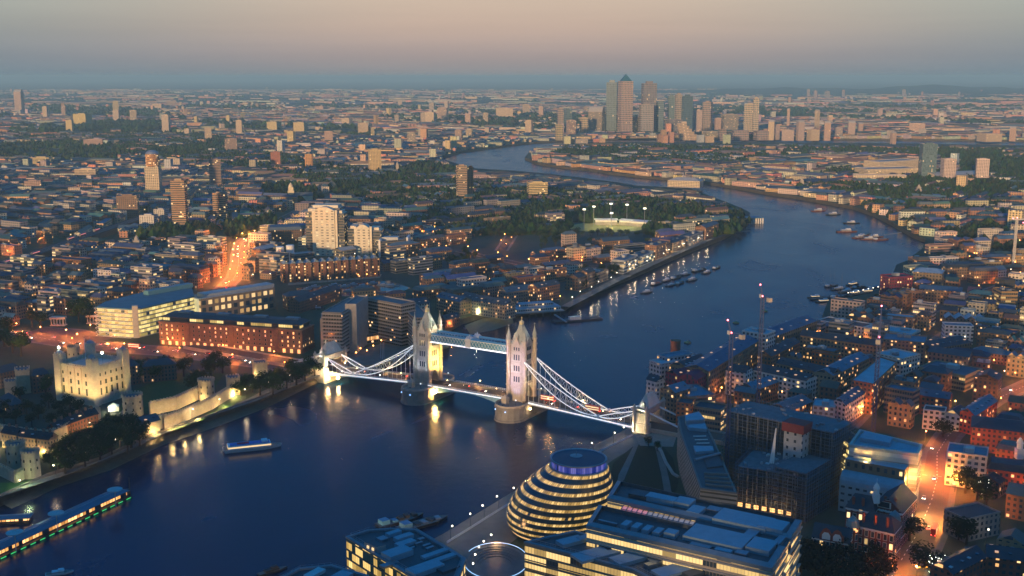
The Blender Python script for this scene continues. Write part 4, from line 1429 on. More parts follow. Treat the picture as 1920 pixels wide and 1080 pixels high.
crane(1418, 838, 104, 9, 1.9, 'tallest dark blue tower crane rising behind the unfinished concrete frame')
crane(1632, 892, 90, 22, 1.2, 'dark blue tower crane with raised jib behind the white sheeted building')

# ---- sheeted building with lamps added outside for its inner glow, barrel-roofed block, brick Victorian school
SHEET = FACADE('white_sheeting', (.66, .62, .54), pw=100, ph=2.2, fw=1, fh=.9, band=True, lit=0, brick=False, glass=(.30, .27, .22))
P = pxpoly([(1592, 836), (1722, 854), (1729, 836), (1612, 808)], 34)
o = thing('sheeted_building', *lerp(P[0], P[2], .5), LAND, 'building wrapped in white sheeting, glowing yellow at the street corner', 'building')
b = MB(); b.prism(P, LAND, LAND + 34, 0); b.build('sheeted_wall', SHEET, o)
b = MB(); i = inset(P, 1.2); b.cap(i, LAND + 33.4, 0); b.prism(inset(P, -.2), LAND + 34, LAND + 35, 1)
for k in range(4): b.face([(*inset(P, -.2)[k], LAND + 35), (*inset(P, -.2)[(k + 1) % 4], LAND + 35), (*i[(k + 1) % 4], LAND + 35), (*i[k], LAND + 35)], 1); b.face([(*i[(k + 1) % 4], LAND + 33.4), (*i[k], LAND + 33.4), (*i[k], LAND + 35), (*i[(k + 1) % 4], LAND + 35)], 1)
b.build('roof', [ROOFMD, M('sheet_edge', (.5, .5, .48))], o)
b = MB(); b.prism([pt_in(P, *uv) for uv in ((.1, .4), (.55, .4), (.55, .85), (.1, .85))], LAND + 33.5, LAND + 36, 0, 0); b.build('roof_plant', ROOFMD, o)
occupy(P, 3)
for t, z, e in ((.12, 20, 2.6), (.3, 28, 2.2), (.5, 26, 3.4), (.72, 24, 2.4), (.9, 22, 2.2), (1.05, 26, 4.5), (1.05, 12, 4.5), (1.05, 4, 3)):
    p = lerp(P[0], P[1], t); n_ = (-3.0, -4.0) if t <= 1 else (4.5, -2)
    lamp('POINT', (p[0] + n_[0], p[1] + n_[1], LAND + z), e * 1900, (1, .60, .16), o, .4)  # added in front of the sheets in place of light from within
Pn = pxpoly([(1564, 812), (1592, 836), (1606, 818), (1580, 800)], 32)
house('street_block', Pn, 32, FACADE('yellow_lit_wall', tint='object', lit=.7, pw=2.4, ph=3.3, fw=.8, fh=.6, lcol=(1, .7, .2), ls=1.6, brick=False), 'flat', color=(.5, .42, .28), label='narrow block with bright yellow lit storeys between the building site and white sheeting', cat='building')
P = edge(1574, 905, 1690, 928, 16, 20)
o = thing('barrel_roof_building', *lerp(P[0], P[2], .5), LAND, 'pale blue barrel-roofed block with timber attic band in front of the white sheeting', 'building')
b = MB(); b.prism(P, LAND, LAND + 16, 0); b.build('wall', FACADE('blue_panel_wall', (.26, .38, .44), pw=4, ph=4, fw=.5, fh=.3, lit=.05, brick=False), o)
b = MB()
i1, i2 = [P[0], P[1], pt_in(P, 1, .45), pt_in(P, 0, .45)], None
for k in range(5):
    t0, t1 = k / 5 * PI / 2, (k + 1) / 5 * PI / 2
    v0, v1 = .30 * (1 - math.cos(t0)), .30 * (1 - math.cos(t1))
    za, zb = LAND + 16 + 6 * math.sin(t0), LAND + 16 + 6 * math.sin(t1)
    b.face([(*pt_in(P, 0, v0), za), (*pt_in(P, 1, v0), za), (*pt_in(P, 1, v1), zb), (*pt_in(P, 0, v1), zb)])
b.build('curved_roof', ROOFMD, o)
Pb = ccw([pt_in(P, 0.02, .3), pt_in(P, .98, .3), pt_in(P, .98, 1), pt_in(P, 0.02, 1)])
b = MB(); b.prism(Pb, LAND + 16, LAND + 28, 0, 1); b.build('attic', [FACADE('timber_band', (.24, .17, .11), pw=4, ph=6, fw=.4, fh=.4, lit=.04, brick=False), ROOFMD], o)
b = MB(); b.prism([pt_in(Pb, *uv) for uv in ((.1, .3), (.4, .3), (.4, .8), (.1, .8))], LAND + 28, LAND + 29.6, 0, 0); b.build('roof_plant', PLANT, o, (.4, .42, .44))
occupy(P, 3)

VB = FACADE('victorian_wall', (.26, .075, .05), pw=3.0, ph=4.2, fw=.5, fh=.66, lit=.05, frame=(.62, .58, .50))
o = thing('victorian_school', *G(1620, 1000, LAND), LAND, 'red brick Victorian school with white bands, twin gables and white cupola', 'school')
mains = ((edge(1608, 985, 1676, 1000, 18, 14), 'hip', 6), (edge(1586, 950, 1640, 960, 19, 12), 'hip', 6), (edge(1636, 950, 1692, 962, 19, 26), 'gable', 6), (edge(1523, 1006, 1592, 1019, 13, 13), 'gable', 5))
for k, (P, rt, rh) in enumerate(mains):
    w, r = MB(), MB()
    h = (18, 19, 19, 13)[k]
    w.prism(P, LAND, LAND + h, 0); add_roof(w, r, P, LAND + h, rt, rh)
    w.build('wall', [VB, STONE], o); r.build('roof', SLATE, o, (.035, .042, .055)); occupy(P, 2)
    b = MB(); b.prism(inset(P, -.15), LAND + h - 1.2, LAND + h - .4, 0, 0); b.prism(inset(P, -.12), LAND + 5, LAND + 5.5, 0, 0); b.build('stone_band', WHITE, o)
P = mains[3][0]
for t in (.38, .68):
    c = lerp(P[0], P[1], t); a_ = ang(P[0], P[1])
    n_ = Vector((math.sin(a_), -math.cos(a_))); b = MB()
    q_ = lambda u, z: (c[0] + math.cos(a_) * u + n_.x * .35, c[1] + math.sin(a_) * u + n_.y * .35, z)
    b.face([q_(-3.2, LAND + 12.5), q_(3.2, LAND + 12.5), q_(3.2, LAND + 15), q_(1.6, LAND + 18), q_(0, LAND + 19), q_(-1.6, LAND + 18), q_(-3.2, LAND + 15)], 0)
    b.box(c[0] - n_.x * 1.5, c[1] - n_.y * 1.5, LAND + 12.4, 6.2, 3.4, 2.8, a_, 0)
    g = b.build('dutch_gable', M('gable_brick', (.26, .075, .05)), o)
    b = MB(); b.face([(v[0] + n_.x * .06, v[1] + n_.y * .06, v[2]) for v in (q_(-2, LAND + 13), q_(2, LAND + 13), q_(2, LAND + 15.2), q_(1, LAND + 16.6), q_(-1, LAND + 16.6), q_(-2, LAND + 15.2))]); b.build('gable_window', WHITE, g)
c = G(1643, 925, LAND + 27)
b = MB(); b.box(c[0], c[1], LAND + 22, 3, 3, 5); b.lathe(c, [(1.5, LAND + 27), (1.5, LAND + 29.5), (1.8, LAND + 29.6), (1.3, LAND + 31), (0, LAND + 33)], 8); b.tube((*c, LAND + 32), (*c, LAND + 35), .1, 4); b.build('cupola', WHITE, o)
for (x, y) in ((1598, 1000), (1676, 990)):
    c = G(x, y, LAND + 14); b = MB(); b.lathe(c, [(3.2, LAND), (3.2, LAND + 17), (3.5, LAND + 17), (3.5, LAND + 18)], 12); t = b.build('stair_turret', VB, o)
    b = MB(); b.lathe(c, [(3.4, LAND + 18), (2.6, LAND + 21), (0, LAND + 23.5)], 12); b.build('dome', M('copper_dome', (.14, .24, .26)), t)
for k in range(7):
    P = mains[k % 3][0]; p = pt_in(P, .12 + .11 * k, .15); b = MB(); b.box(p[0], p[1], LAND + 18, 1.1, 1.4, 6.5); b.build('chimney', M('gable_brick'), o)

# ---- riverside park, promenade and paths
def flat_(name, px, z, mat, kind='structure'):
    b = MB(); b.cap(ccw(pxpoly(px, 0)), LAND + z); o = tag(b.build(name, mat), kind=kind); return o
b = MB(); b.cap(ccw(SBW[:7] + pxpoly([(1210, 826), (1150, 862), (1090, 905), (1000, 985), (930, 1040), (860, 1110), (700, 1160)], 0)), LAND + .04); tag(b.build('promenade', PAVE), kind='structure')
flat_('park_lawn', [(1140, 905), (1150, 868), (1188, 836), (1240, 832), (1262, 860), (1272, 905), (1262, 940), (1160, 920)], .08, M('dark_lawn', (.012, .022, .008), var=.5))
flat_('park_path', [(1228, 838), (1240, 836), (1256, 905), (1262, 940), (1248, 940), (1240, 890)], .12, PAVE)
flat_('park_path', [(1188, 836), (1197, 834), (1170, 900), (1155, 915), (1160, 890)], .12, PAVE)
flat_('plaza', [(1192, 818), (1256, 806), (1268, 820), (1262, 838), (1200, 836)], .10, M('plaza_paving', (.24, .20, .17), var=.4))
occupy(pxpoly([(1140, 905), (1188, 815), (1260, 805), (1272, 940)], 0), 2)
b = MB()
E_ = [G(x, y, LAND) for x, y in ((838, 1019), (880, 993), (950, 949), (1060, 883.5), (1140, 840), (1186, 817))]
for a_, c_ in zip(E_, E_[1:]):
    L = math.dist(a_, c_)
    b.bar((*a_, LAND + 1.1), (*c_, LAND + 1.1), .35, .22); b.bar((*a_, LAND + .3), (*c_, LAND + .3), .5, .5)
    for t in range(int(L / 3)):
        p = lerp(a_, c_, t * 3 / L); b.tube((*p, LAND), (*p, LAND + 1.1), .12, 4)
tag(b.build('river_balustrade', M('balustrade_paint', (.5, .52, .54))), 'pale balustrade along the riverside promenade of the egg-shaped hall', 'balustrade')
b = MB(); K = [G(x, y, LAND) for x, y in ((1228, 835), (1240, 848), (1248, 868), (1262, 890), (1272, 896))]
for a_, c_ in zip(K, K[1:]): b.bar((*a_, LAND + .6), (*c_, LAND + .6), 1.6, 1.2)
tag(b.build('planter_wall', M('planter_stone', (.34, .33, .31))), 'curved pale planter wall between the park lawn and the wedge building', 'wall')
# ------------------------------------------------------------------ the old fortress: keep, walls, towers, houses
GZ = LAND + 2
KEEP = M('keep_stone', (.48, .43, .33), scale=.4, var=.35)
WALLS = M('curtain_wall_stone', (.42, .36, .26), scale=.3, var=.45)
DARKW = M('slit_window', (.03, .028, .025))
FLOODC = (1.0, .66, .24)


def merlons(b, a, c, z, t=.9, h=1.3, s=2.2, mi=0):
    L = math.dist(a, c); n = max(1, int(L / s)); an = ang(a, c)
    for k in range(n):
        p = lerp(a, c, (k + .5) / n); b.box(p[0], p[1], z, s * .58, t, h, an, mi)


kA = G(178, 757, GZ)
d1, d2 = math.radians(153), math.radians(63)
kv = lambda u, v: (kA[0] + math.cos(d1) * u + math.cos(d2) * v, kA[1] + math.sin(d1) * u + math.sin(d2) * v)
KU, KV, KH = 36, 32, 26
keep = thing('white_keep', *kv(KU / 2, KV / 2), GZ, 'floodlit square pale stone castle keep with four corner turrets and a flagpole', 'castle')
kp = ccw([kv(0, 0), kv(KU, 0), kv(KU, KV), kv(0, KV)])
b = MB(); b.prism(inset(kp, -.5), LAND, GZ + 3, 0, 0); b.prism(kp, GZ + 3, GZ + KH, 0)
i = inset(kp, 1.2)
for k in range(4): b.face([(*i[(k + 1) % 4], GZ + KH - 2), (*i[k], GZ + KH - 2), (*i[k], GZ + KH), (*i[(k + 1) % 4], GZ + KH)]); b.face([(*kp[k], GZ + KH), (*kp[(k + 1) % 4], GZ + KH), (*i[(k + 1) % 4], GZ + KH), (*i[k], GZ + KH)])
b.build('keep_wall', KEEP, keep)
b = MB()
for k in range(4): merlons(b, inset(kp, .5)[k], inset(kp, .5)[(k + 1) % 4], GZ + KH)
b.build('battlement', KEEP, keep)
b = MB(); b.cap(i, GZ + KH - 2, 0); m_ = inset(kp, 5); b.taper(inset(kp, 3), GZ + KH - 1.9, [pt_in(longways(kp), .2, .5), pt_in(longways(kp), .8, .5), pt_in(longways(kp), .8, .5), pt_in(longways(kp), .2, .5)] if False else inset(kp, 11), GZ + KH + 1.2, 0); b.build('roof', LEAD, keep)
for n_, (u, v, r) in enumerate(((0, 0, 0), (KU, 0, 0), (0, KV, 0), (KU, KV, 3.6))):
    b = MB(); c = kv(u + (1.5 if u == 0 else -1.5), v + (1.5 if v == 0 else -1.5))
    if r:
        b.lathe(c, [(r, GZ), (r, GZ + KH + 8), (r + .3, GZ + KH + 8.1), (r + .3, GZ + KH + 9)], 14); dome = 3.9
        b.lathe(c, [(r, GZ + KH + 8.9), (0, GZ + KH + 8.95)], 14)
    else:
        P = rect(*c, 6.2, 6.2, d1); b.prism(P, LAND, GZ + KH + 7, 0, 0)
        for k in range(4): merlons(b, inset(P, .35)[k], inset(P, .35)[(k + 1) % 4], GZ + KH + 7, .6, 1.1, 1.9)
    t = b.build('turret', KEEP, keep)
    b = MB(); b.lathe(c, [(2.6, GZ + KH + 7.02), (2.3, GZ + KH + 8.4), (1.2, GZ + KH + 9.6), (0, GZ + KH + 10.2)] if not r else [(3.0, GZ + KH + 9), (2.5, GZ + KH + 10.1), (1.2, GZ + KH + 11), (0, GZ + KH + 11.3)], 12); b.tube((*c, GZ + KH + 9), (*c, GZ + KH + 13.5), .12, 4); b.build('cap', LEAD, t)
for f, (a_, c_) in enumerate((((0, 0), (KU, 0)), ((0, 0), (0, KV)))):
    p0, p1 = kv(*a_), kv(*c_)
    n = 4 if f == 0 else 5
    for r_, (z, h, w) in enumerate(((GZ + 5, 5, 1.5), (GZ + 12.5, 3.2, 1.5), (GZ + 19, 2.2, 1.1))):
        for k in range(n):
            t = .20 + .64 * k / (n - 1); p = lerp(p0, p1, t)
            b = MB(); b.box(p[0], p[1], z, w, .5, h, ang(p0, p1)); b.build('window', DARKW, keep)
    for k in range(n + 1):
        t = .14 + .76 * k / n; p = lerp(p0, p1, t); b = MB(); b.box(p[0], p[1], LAND, 1.3, 1.1, KH + 1, ang(p0, p1)); b.build('buttress', KEEP, keep)
p = kv(KU * .62, KV * .45); b = MB(); b.tube((*p, GZ + KH - 1), (*p, GZ + KH + 17), .22, 5); b.build('flagpole', WHITE, keep)
occupy(kp, 5)
for (u, v, tu, tv, e) in ((5, -13, 5, 0, 1), (15, -14, 14, 0, 1), (25, -14, 24, 0, 1), (36, -13, 35, 0, .9), (-13, 4, 0, 4, .8), (-13, 14, 0, 15, .6), (-13, 25, 0, 26, .6), (-9, -9, 0, 0, .9)):
    p = kv(u, v); b = MB(); b.box(*p, GZ - .5, .8, .8, .6)
    fl = tag(b.build('ground_floodlight', DARK), 'small dark ground floodlight aimed up at the pale stone keep', 'floodlight', 'floodlights round the keep')
    lamp('SPOT', (*p, GZ + .4), 20000 * e, FLOODC, fl, .4, (*kv(tu, tv), GZ + 17), 85)
for (u, v) in ((KU - 1.5, 1.5), (4, KV * .42)):
    p = kv(u, v); b = MB(); z = GZ + KH + 11.2 if u > 9 else GZ + KH + 8
    b.tube((*p, GZ + KH - 2), (*p, z), .1, 4); b.ball((*p, z + .4), .75, mi=1)
    o = b.build('roof_floodlight', [DARK, EM('star_lamp', (1, .94, .72), 42)], keep)
    lamp('POINT', (*p, z + .4), 9000, (1, .93, .7), o, .6)


def rtower(name, x, y, r, h, label, round_=True, z=LAND, lit=0, roofc=(.05, .09, .13), tz=0):
    p = G(x, y, LAND); b = MB()
    if round_: b.lathe(p, [(r, LAND), (r * .97, LAND + h), (r + .3, LAND + h + .02), (r + .3, LAND + h + .8), (r - .5, LAND + h + .8), (r - .5, LAND + h - .6)], 20)
    P = [(p[0] + r * math.cos(k * PI / 9), p[1] + r * math.sin(k * PI / 9)) for k in range(18)] if round_ else rect(*p, 2 * r, 2 * r, .4)
    if not round_: b.prism(P, LAND, LAND + h, 0, 0)
    for k in range(len(P)): merlons(b, P[k], P[(k + 1) % len(P)], LAND + h + (.8 if round_ else 0), .6, 1.1, 2)
    o = tag(b.build(name, WALLS), label, 'tower', 'towers of the old fortress')
    b = MB(); b.lathe(p, [(r - .5, LAND + h - .4), (0, LAND + h + .5)], 18) if round_ else b.cap(inset(P, .6), LAND + h + .1); b.build('roof', SLATE, o, roofc)
    for k in range(4):
        for zz in (h * .35, h * .68):
            t = -PI / 2 + (k - 1.5) * .75; q_ = (p[0] + r * math.cos(t), p[1] + r * math.sin(t)) if round_ else (p[0] + (k - 1.5) * r * .5, p[1] - r - .1)
            if round_: b = MB(); b.box(*q_, LAND + zz, .8, .5, 1.5, t + PI / 2); b.build('window', DARKW, o)
    occupy(P, 1)
    return p, o


def curtain(pts, h, t, label, floods=(), z=LAND, e=9000, roof=None):
    W = [G(x, y, LAND) for x, y in pts]; b = MB()
    for a_, c_ in zip(W, W[1:]):
        P = rect(*lerp(a_, c_, .5), math.dist(a_, c_) + t * .6, t, ang(a_, c_)); b.prism(P, LAND, LAND + h, 0, 0)
        for k in (0, 2): merlons(b, inset(P, .35)[k], inset(P, .35)[k + 1], LAND + h, .6, 1.1, 2.2)
        occupy(P, 2)
    o = tag(b.build('curtain_wall', WALLS), label, 'wall')
    for (x, y) in floods:
        p = G(x, y, LAND); b = MB(); b.box(*p, LAND, .6, .6, .5)
        fl = b.build('floodlight', DARK, o)
        lamp('POINT', (*p, LAND + 1.6), e, FLOODC, fl, .5)
    return o


curtain([(283, 778), (330, 768), (385, 742), (390, 735)], 9, 2.4, 'inner floodlit battlemented wall behind the arched gate by the lawn', [(300, 783), (330, 776), (362, 765)], e=3500)
curtain([(308, 803), (340, 792), (395, 768), (437, 742)], 8, 2.2, 'outer floodlit battlemented wall running up beside the wharf', [(322, 806), (345, 800), (372, 788), (398, 776), (420, 763)], e=3000)
curtain([(245, 818), (310, 800)], 8.5, 4, 'short floodlit stretch of wall with a low arch at the wharf', [(268, 820), (292, 815)], e=3500)
curtain([(-20, 822), (40, 832), (90, 838), (118, 828), (160, 800), (186, 790)], 10, 2.4, 'long floodlit wall carrying brick houses at the western end of the fortress', [(-5, 842), (25, 848), (55, 852), (80, 852), (108, 850), (130, 840), (150, 824), (172, 808)], e=3500)
curtain([(-20, 880), (30, 905), (46, 897)], 6, 2, 'low outer wall ending at the pair of round towers', [])
rtower('round_tower', 33, 880, 5.6, 16, 'broad round stone tower with blue roof, inner one of two by the moat grass')
p, o = rtower('round_tower', 60, 893, 5.2, 15, 'round stone tower nearest the moat grass beside the dark wharf trees')
p, o = rtower('round_tower', 388, 748, 6, 14, 'floodlit round tower at the top of the inner wall by the lawn')
lamp('POINT', (p[0] - 2, p[1] - 10, LAND + 2), 4500, FLOODC, o, .4)
rtower('round_tower', 250, 778, 7, 14, 'squat grey round tower with lead roof between the keep and the wharf')
p, o = rtower('square_tower', 438, 738, 4.5, 13, 'floodlit small square tower ending the outer wall', False)
lamp('POINT', (p[0] + 3, p[1] - 9, LAND + 2), 8000, FLOODC, o, .4)
p, o = rtower('square_tower', 488, 706, 5, 12, 'floodlit square wall tower among trees before the bridge', False)
lamp('POINT', (p[0] - 3, p[1] - 9, LAND + 2), 5500, FLOODC, o, .4)
rtower('square_tower', 45, 735, 5, 18, 'dim square tower among the roofs beside the keep', False)
rtower('square_tower', 22, 748, 4, 14, 'low square tower with blue roof at the western edge of the fortress', False)
p, o = rtower('round_tower', 140, 688, 5, 16, 'pinkish round turreted tower behind the keep')
for k, (x0, y0, x1, y1, h, dd, lab) in enumerate(((0, 700, 42, 690, 12, 12, 'dim stone lodging range with hipped roof beside the keep'), (228, 690, 262, 684, 15, 12, 'dark brick barracks with white sash windows east of the keep'), (268, 688, 330, 682, 13, 14, 'long dark slate-roofed museum block behind the lawn'), (60, 705, 92, 700, 14, 10, 'grey stone block tucked behind the floodlit corner of the keep'), (0, 745, 20, 760, 8, 9, 'low slate-roofed house at the western wall'))):
    P = edge(x0, y0, x1, y1, h, dd)
    house('fortress_house', P, h, F_TERR, 'hip', 4, color=(.16, .12, .10), rcolor=(.045, .055, .07), label=lab, cat='house', chim=3 if k in (1, 2) else 0)
for k, (x0, y0, x1, y1) in enumerate(((2, 812, 30, 817), (34, 818, 66, 823), (69, 823, 92, 826), (106, 806, 132, 795), (134, 794, 160, 784), (162, 783, 184, 777))):
    P = edge(x0, y0, x1, y1, 9.5, 8)
    house('fortress_house', P, 10, F_TERR, 'gable', 3.5, color=(.20, .09, .06) if k > 2 else (.24, .2, .15), rcolor=(.03, .035, .04), cat='house', chim=2,
          label=('plain', 'steep-roofed', 'short', 'red brick', 'tall-windowed red brick', 'narrow red brick')[k] + ' house built against the long western wall, number %s along it' % ('one', 'two', 'three', 'four', 'five', 'six')[k])
P = edge(255, 800, 300, 788, 8, 10); house('fortress_house', P, 8.5, WALLS, 'gable', 3.5, rcolor=(.04, .09, .12), label='timbered blue-roofed gatehouse range at the wharf', cat='house')
p = G(213, 765, GZ); b = MB(); b.box(*p, LAND, 7, 5, 3.4, .3); b.taper(rect(*p, 7.6, 5.6, .3), LAND + 3.4, [p], LAND + 6)
o = tag(b.build('kiosk', M('lit_kiosk', (.8, .75, .6))), 'small brightly lit white kiosk between the keep and the wharf', 'kiosk')
lamp('POINT', (p[0] - 1, p[1] - 6, LAND + 4), 4000, (1, .86, .55), o, .5)
flat_('fortress_lawn', [(222, 776), (232, 740), (330, 700), (420, 700), (396, 738), (330, 762), (280, 776)], .05, M('keep_lawn', (.03, .075, .015), var=.5))
flat_('moat_grass', [(-40, 935), (-40, 905), (40, 905), (70, 893), (66, 905), (20, 925)], .05, M('moat_turf', (.05, .12, .02), var=.4))
flat_('moat_grass', [(310, 808), (395, 775), (440, 748), (452, 746), (440, 758), (380, 787), (330, 806)], .05, M('moat_turf'))
lamp('POINT', (*G(50, 912, LAND), LAND + 4), 2500, (.8, 1, .5), None, .3, name='moat_light')
flat_('wharf_paving', [(-40, 948), (70, 900), (190, 862), (280, 820), (350, 795), (480, 752), (600, 705), (612, 690), (560, 700), (470, 745), (390, 782), (310, 812), (240, 845), (120, 892), (60, 912), (-40, 945)], .09, PAVE)
flat_('keep_path', [(222, 776), (240, 758), (262, 748), (266, 751), (246, 761), (228, 778)], .1, PAVE)
# wharf edge wall with foreshore below it
b = MB()
for a_, c_ in zip(NBW[1:8], NBW[2:8]):
    b.bar((*a_, LAND + .6), (*c_, LAND + .6), .8, 1.2)
tag(b.build('wharf_parapet', M('parapet_stone', (.20, .18, .15))), 'dark stone parapet along the edge of the fortress wharf', 'parapet')
b = MB()
E_ = NBW[1:8]
O_ = []
for k, p in enumerate(E_):
    a_, c_ = E_[max(0, k - 1)], E_[min(len(E_) - 1, k + 1)]; d = (Vector(c_) - Vector(a_)).normalized(); n_ = Vector((d.y, -d.x)); w_ = 9 if k < 6 else 3
    O_.append((p[0] + n_.x * w_, p[1] + n_.y * w_))
for k in range(len(E_) - 1):
    b.face([(*O_[k], -.15), (*O_[k + 1], -.15), (*E_[k + 1], 2.6), (*E_[k], 2.6)])
tag(b.build('foreshore', M('foreshore_mud', (.10, .085, .06), rough=.5, scale=.3, var=.5)), kind='structure')
bp = pxpoly([(868, 611), (880, 628), (925, 620), (965, 606), (962, 594), (905, 596)], 0, 0)
b = MB(); S_ = ccw(bp); cc = (sum(p[0] for p in bp) / 6, sum(p[1] for p in bp) / 6)
for k in range(6): b.face([(*S_[k], -.15), (*S_[(k + 1) % 6], -.15), (cc[0], cc[1] + 8, 3.2)])
tag(b.build('foreshore', M('beach_sand', (.16, .14, .10), var=.3)), kind='structure')
# ------------------------------------------------------------------ north bank near the bridge: hotels, offices, docks
# long brick hotel by the approach road
P = edge(297, 602, 566, 619, 21, 24)
o = thing('brick_hotel', *lerp(P[0], P[2], .5), LAND, 'long red brick hotel with lit arched windows and dark glazed attic by the bridge road', 'hotel')
b = MB(); b.prism(P, LAND, LAND + 21, 0, 0); b.prism(inset(P, -.3), LAND + 20.2, LAND + 20.9, 1, 1, True); b.prism(inset(P, -.2), LAND + 4.6, LAND + 5.1, 1, 1, True)
b.build('wall', [M('hotel_brick', (.20, .13, .10), scale=.4, var=.4), M('hotel_band', (.33, .2, .13))], o)
for k in range(3):
    c0, c1 = lerp(P[0], P[1], .19 + .31 * k), lerp(P[0], P[1], .22 + .31 * k); n_ = Vector((math.sin(ang(P[0], P[1])), -math.cos(ang(P[0], P[1]))))
    b = MB(); b.prism([c0, c1, (c1[0] - n_.x, c1[1] - n_.y), (c0[0] - n_.x, c0[1] - n_.y)], LAND, LAND + 21.4, 0, 0)
    b.prism([(c0[0] + n_.x * .5, c0[1] + n_.y * .5), (c1[0] + n_.x * .5, c1[1] + n_.y * .5), (c1[0] - n_.x, c1[1] - n_.y), (c0[0] - n_.x, c0[1] - n_.y)], LAND, LAND + 21.4, 0, 0); b.build('pilaster', MAT['hotel_brick'], o)
i = inset(P, 3)
b = MB(); b.prism(i, LAND + 21, LAND + 24.4, 0); b.build('attic', FACADE('attic_glass', (.05, .06, .07), pw=2.2, ph=3.4, fw=.9, fh=.7, lit=.55, lcol=(1, .68, .18), ls=1.0, brick=False, group=3), o)
b = MB(); b.prism(inset(P, 1.5), LAND + 24.4, LAND + 25, 0, 0, True); b.taper(inset(P, 2.5), LAND + 25, inset(P, 7), LAND + 27.5, 0); b.build('roof', SLATE, o, (.05, .065, .08))
for t in (.15, .42, .68, .9):
    p = pt_in(P, t, .5); b = MB(); b.box(*p, LAND + 27, 12, 6, 2, ang(P[0], P[1])); b.build('roof_plant', PLANT, o, (.12, .2, .26))
n0 = NPANE[0]
windows(o, P[0], P[1], LAND + 5.6, 26, 4, 1.5, 2.1, 3.7, .42, cap=90, arch=True)
windows(o, P[1], P[2], LAND + 5.6, 6, 4, 1.5, 2.1, 3.7, .5, cap=10)
b = MB()
sv, sc_ = R.random, None
d = (Vector(P[1]) - Vector(P[0])).normalized(); n_ = Vector((d.y, -d.x)); L = math.dist(P[0], P[1])
rest, rest_l = MB(), MB()
for r in range(4):
    for c in range(26):
        if r * 26 + c < 90: continue
        t = (c + .5) / 26 * L; p = (P[0][0] + d.x * t + n_.x * .06, P[0][1] + d.y * t + n_.y * .06)
        (rest_l if R.random() < .42 else rest).box(*p, LAND + 5.6 + r * 3.7, 1.4, .12, 2.0, math.atan2(d.y, d.x))
for c in range(20):
    t = (c + .5) / 20 * L; p = (P[0][0] + d.x * t + n_.x * .06, P[0][1] + d.y * t + n_.y * .06)
    rest_l.box(*p, LAND + .3, 2.6, .12, 3.4, math.atan2(d.y, d.x))
k_ = rest.build('window', GLASSD, o); k_['kind'] = 'stuff'
k_ = rest_l.build('window', LITS[0], o); k_['kind'] = 'stuff'
occupy(P, 3)

# glass office with rounded front, next to the hotel
P = pxpoly([(182, 577), (244, 581), (262, 580), (363, 557), (358, 541), (275, 548), (200, 567)], 26)
o = thing('curved_glass_office', *lerp(P[0], P[3], .5), LAND, 'glass office glowing yellow with white external frame and bowed front next to the brick hotel', 'office')
b = MB(); b.prism(P, LAND, LAND + 26, 0); b.build('glazed_wall', FACADE('glow_office', (.30, .32, .28), pw=1.8, ph=3.7, fw=.92, fh=.7, lit=.9, lcol=(.96, .70, .17), ls=.95, brick=False, group=2), o)
b = MB(); b.prism(inset(P, -.8), LAND + 26, LAND + 27, 0, 0, True); b.build('roof', SLATE, o, (.07, .17, .22))
b = MB(); b.prism(edge(278, 548, 362, 533, 30, 8), LAND + 27, LAND + 31, 0, 0); b.build('roof_plant', PLANT, o, (.10, .24, .30))
p = lerp(P[1], P[2], .5); b = MB(); b.box(*p, LAND, 5, 4, 30, .3); b.build('stair_tower', M('stair_cladding'), o)
b = MB(); q0, q1 = inset(P, -2.2), inset(P, -2.0)
Pc = ccw(P); i0 = Pc.index(P[0])
for s in range(8):
    z = LAND + 26 * s / 7.0
    for k in range(len(P)):
        if {Pc[k], Pc[(k + 1) % len(P)]} in ({P[0], P[1]}, {P[0], P[6]}):
            a_, c_ = q0[k], q0[(k + 1) % len(P)]; b.bar((*a_, z), (*c_, z), .3, .3)
            for t in range(5):
                if s < 7: b.bar((*lerp(a_, c_, t / 5), z), (*lerp(a_, c_, (t + 1) / 5), z + 26 / 7), .22, .22)
b.build('external_frame', WHITE, o)
for s in range(8):
    b = MB(); z = LAND + 3.7 * s
    for k in range(len(P)): b.bar((*inset(P, -.25)[k], z), (*inset(P, -.25)[(k + 1) % len(P)], z), .5, .5)
    b.build('floor_ledge', M('pale_ledge'), o)
occupy(P, 3)
# office behind with arched windows and pale roof
P = edge(376, 563, 515, 541, 21, 30)
o = house('arched_office', P, 21, FACADE('arched_office_wall', (.36, .27, .19), pw=7, ph=7, fw=.6, fh=.6, lit=.6, lcol=(1, .55, .17), ls=.8), 'flat', color=(.4, .3, .2), rcolor=(.24, .27, .29), label='brown office with big lit arched openings and pale layered roof behind the brick hotel', clutter=0)
b = MB(); b.prism(edge(384, 553, 514, 533, 24.5, 14), LAND + 21.5, LAND + 25, 0, 0); b.build('roof_storey', PLANT, o, (.40, .42, .42))
b = MB(); b.prism(edge(380, 560, 512, 538, 22, 5), LAND + 21.2, LAND + 22.4, 0, 0); b.build('roof_terrace', PLANT, o, (.42, .43, .42))
b = MB(); b.box(*lerp(P[0], P[3], .5), LAND, 4, 24, 21.5, ang(P[0], P[3]) + PI / 2); b.build('lit_end_wall', EM('pale_lit_wall', (1, .85, .4), .45), o)

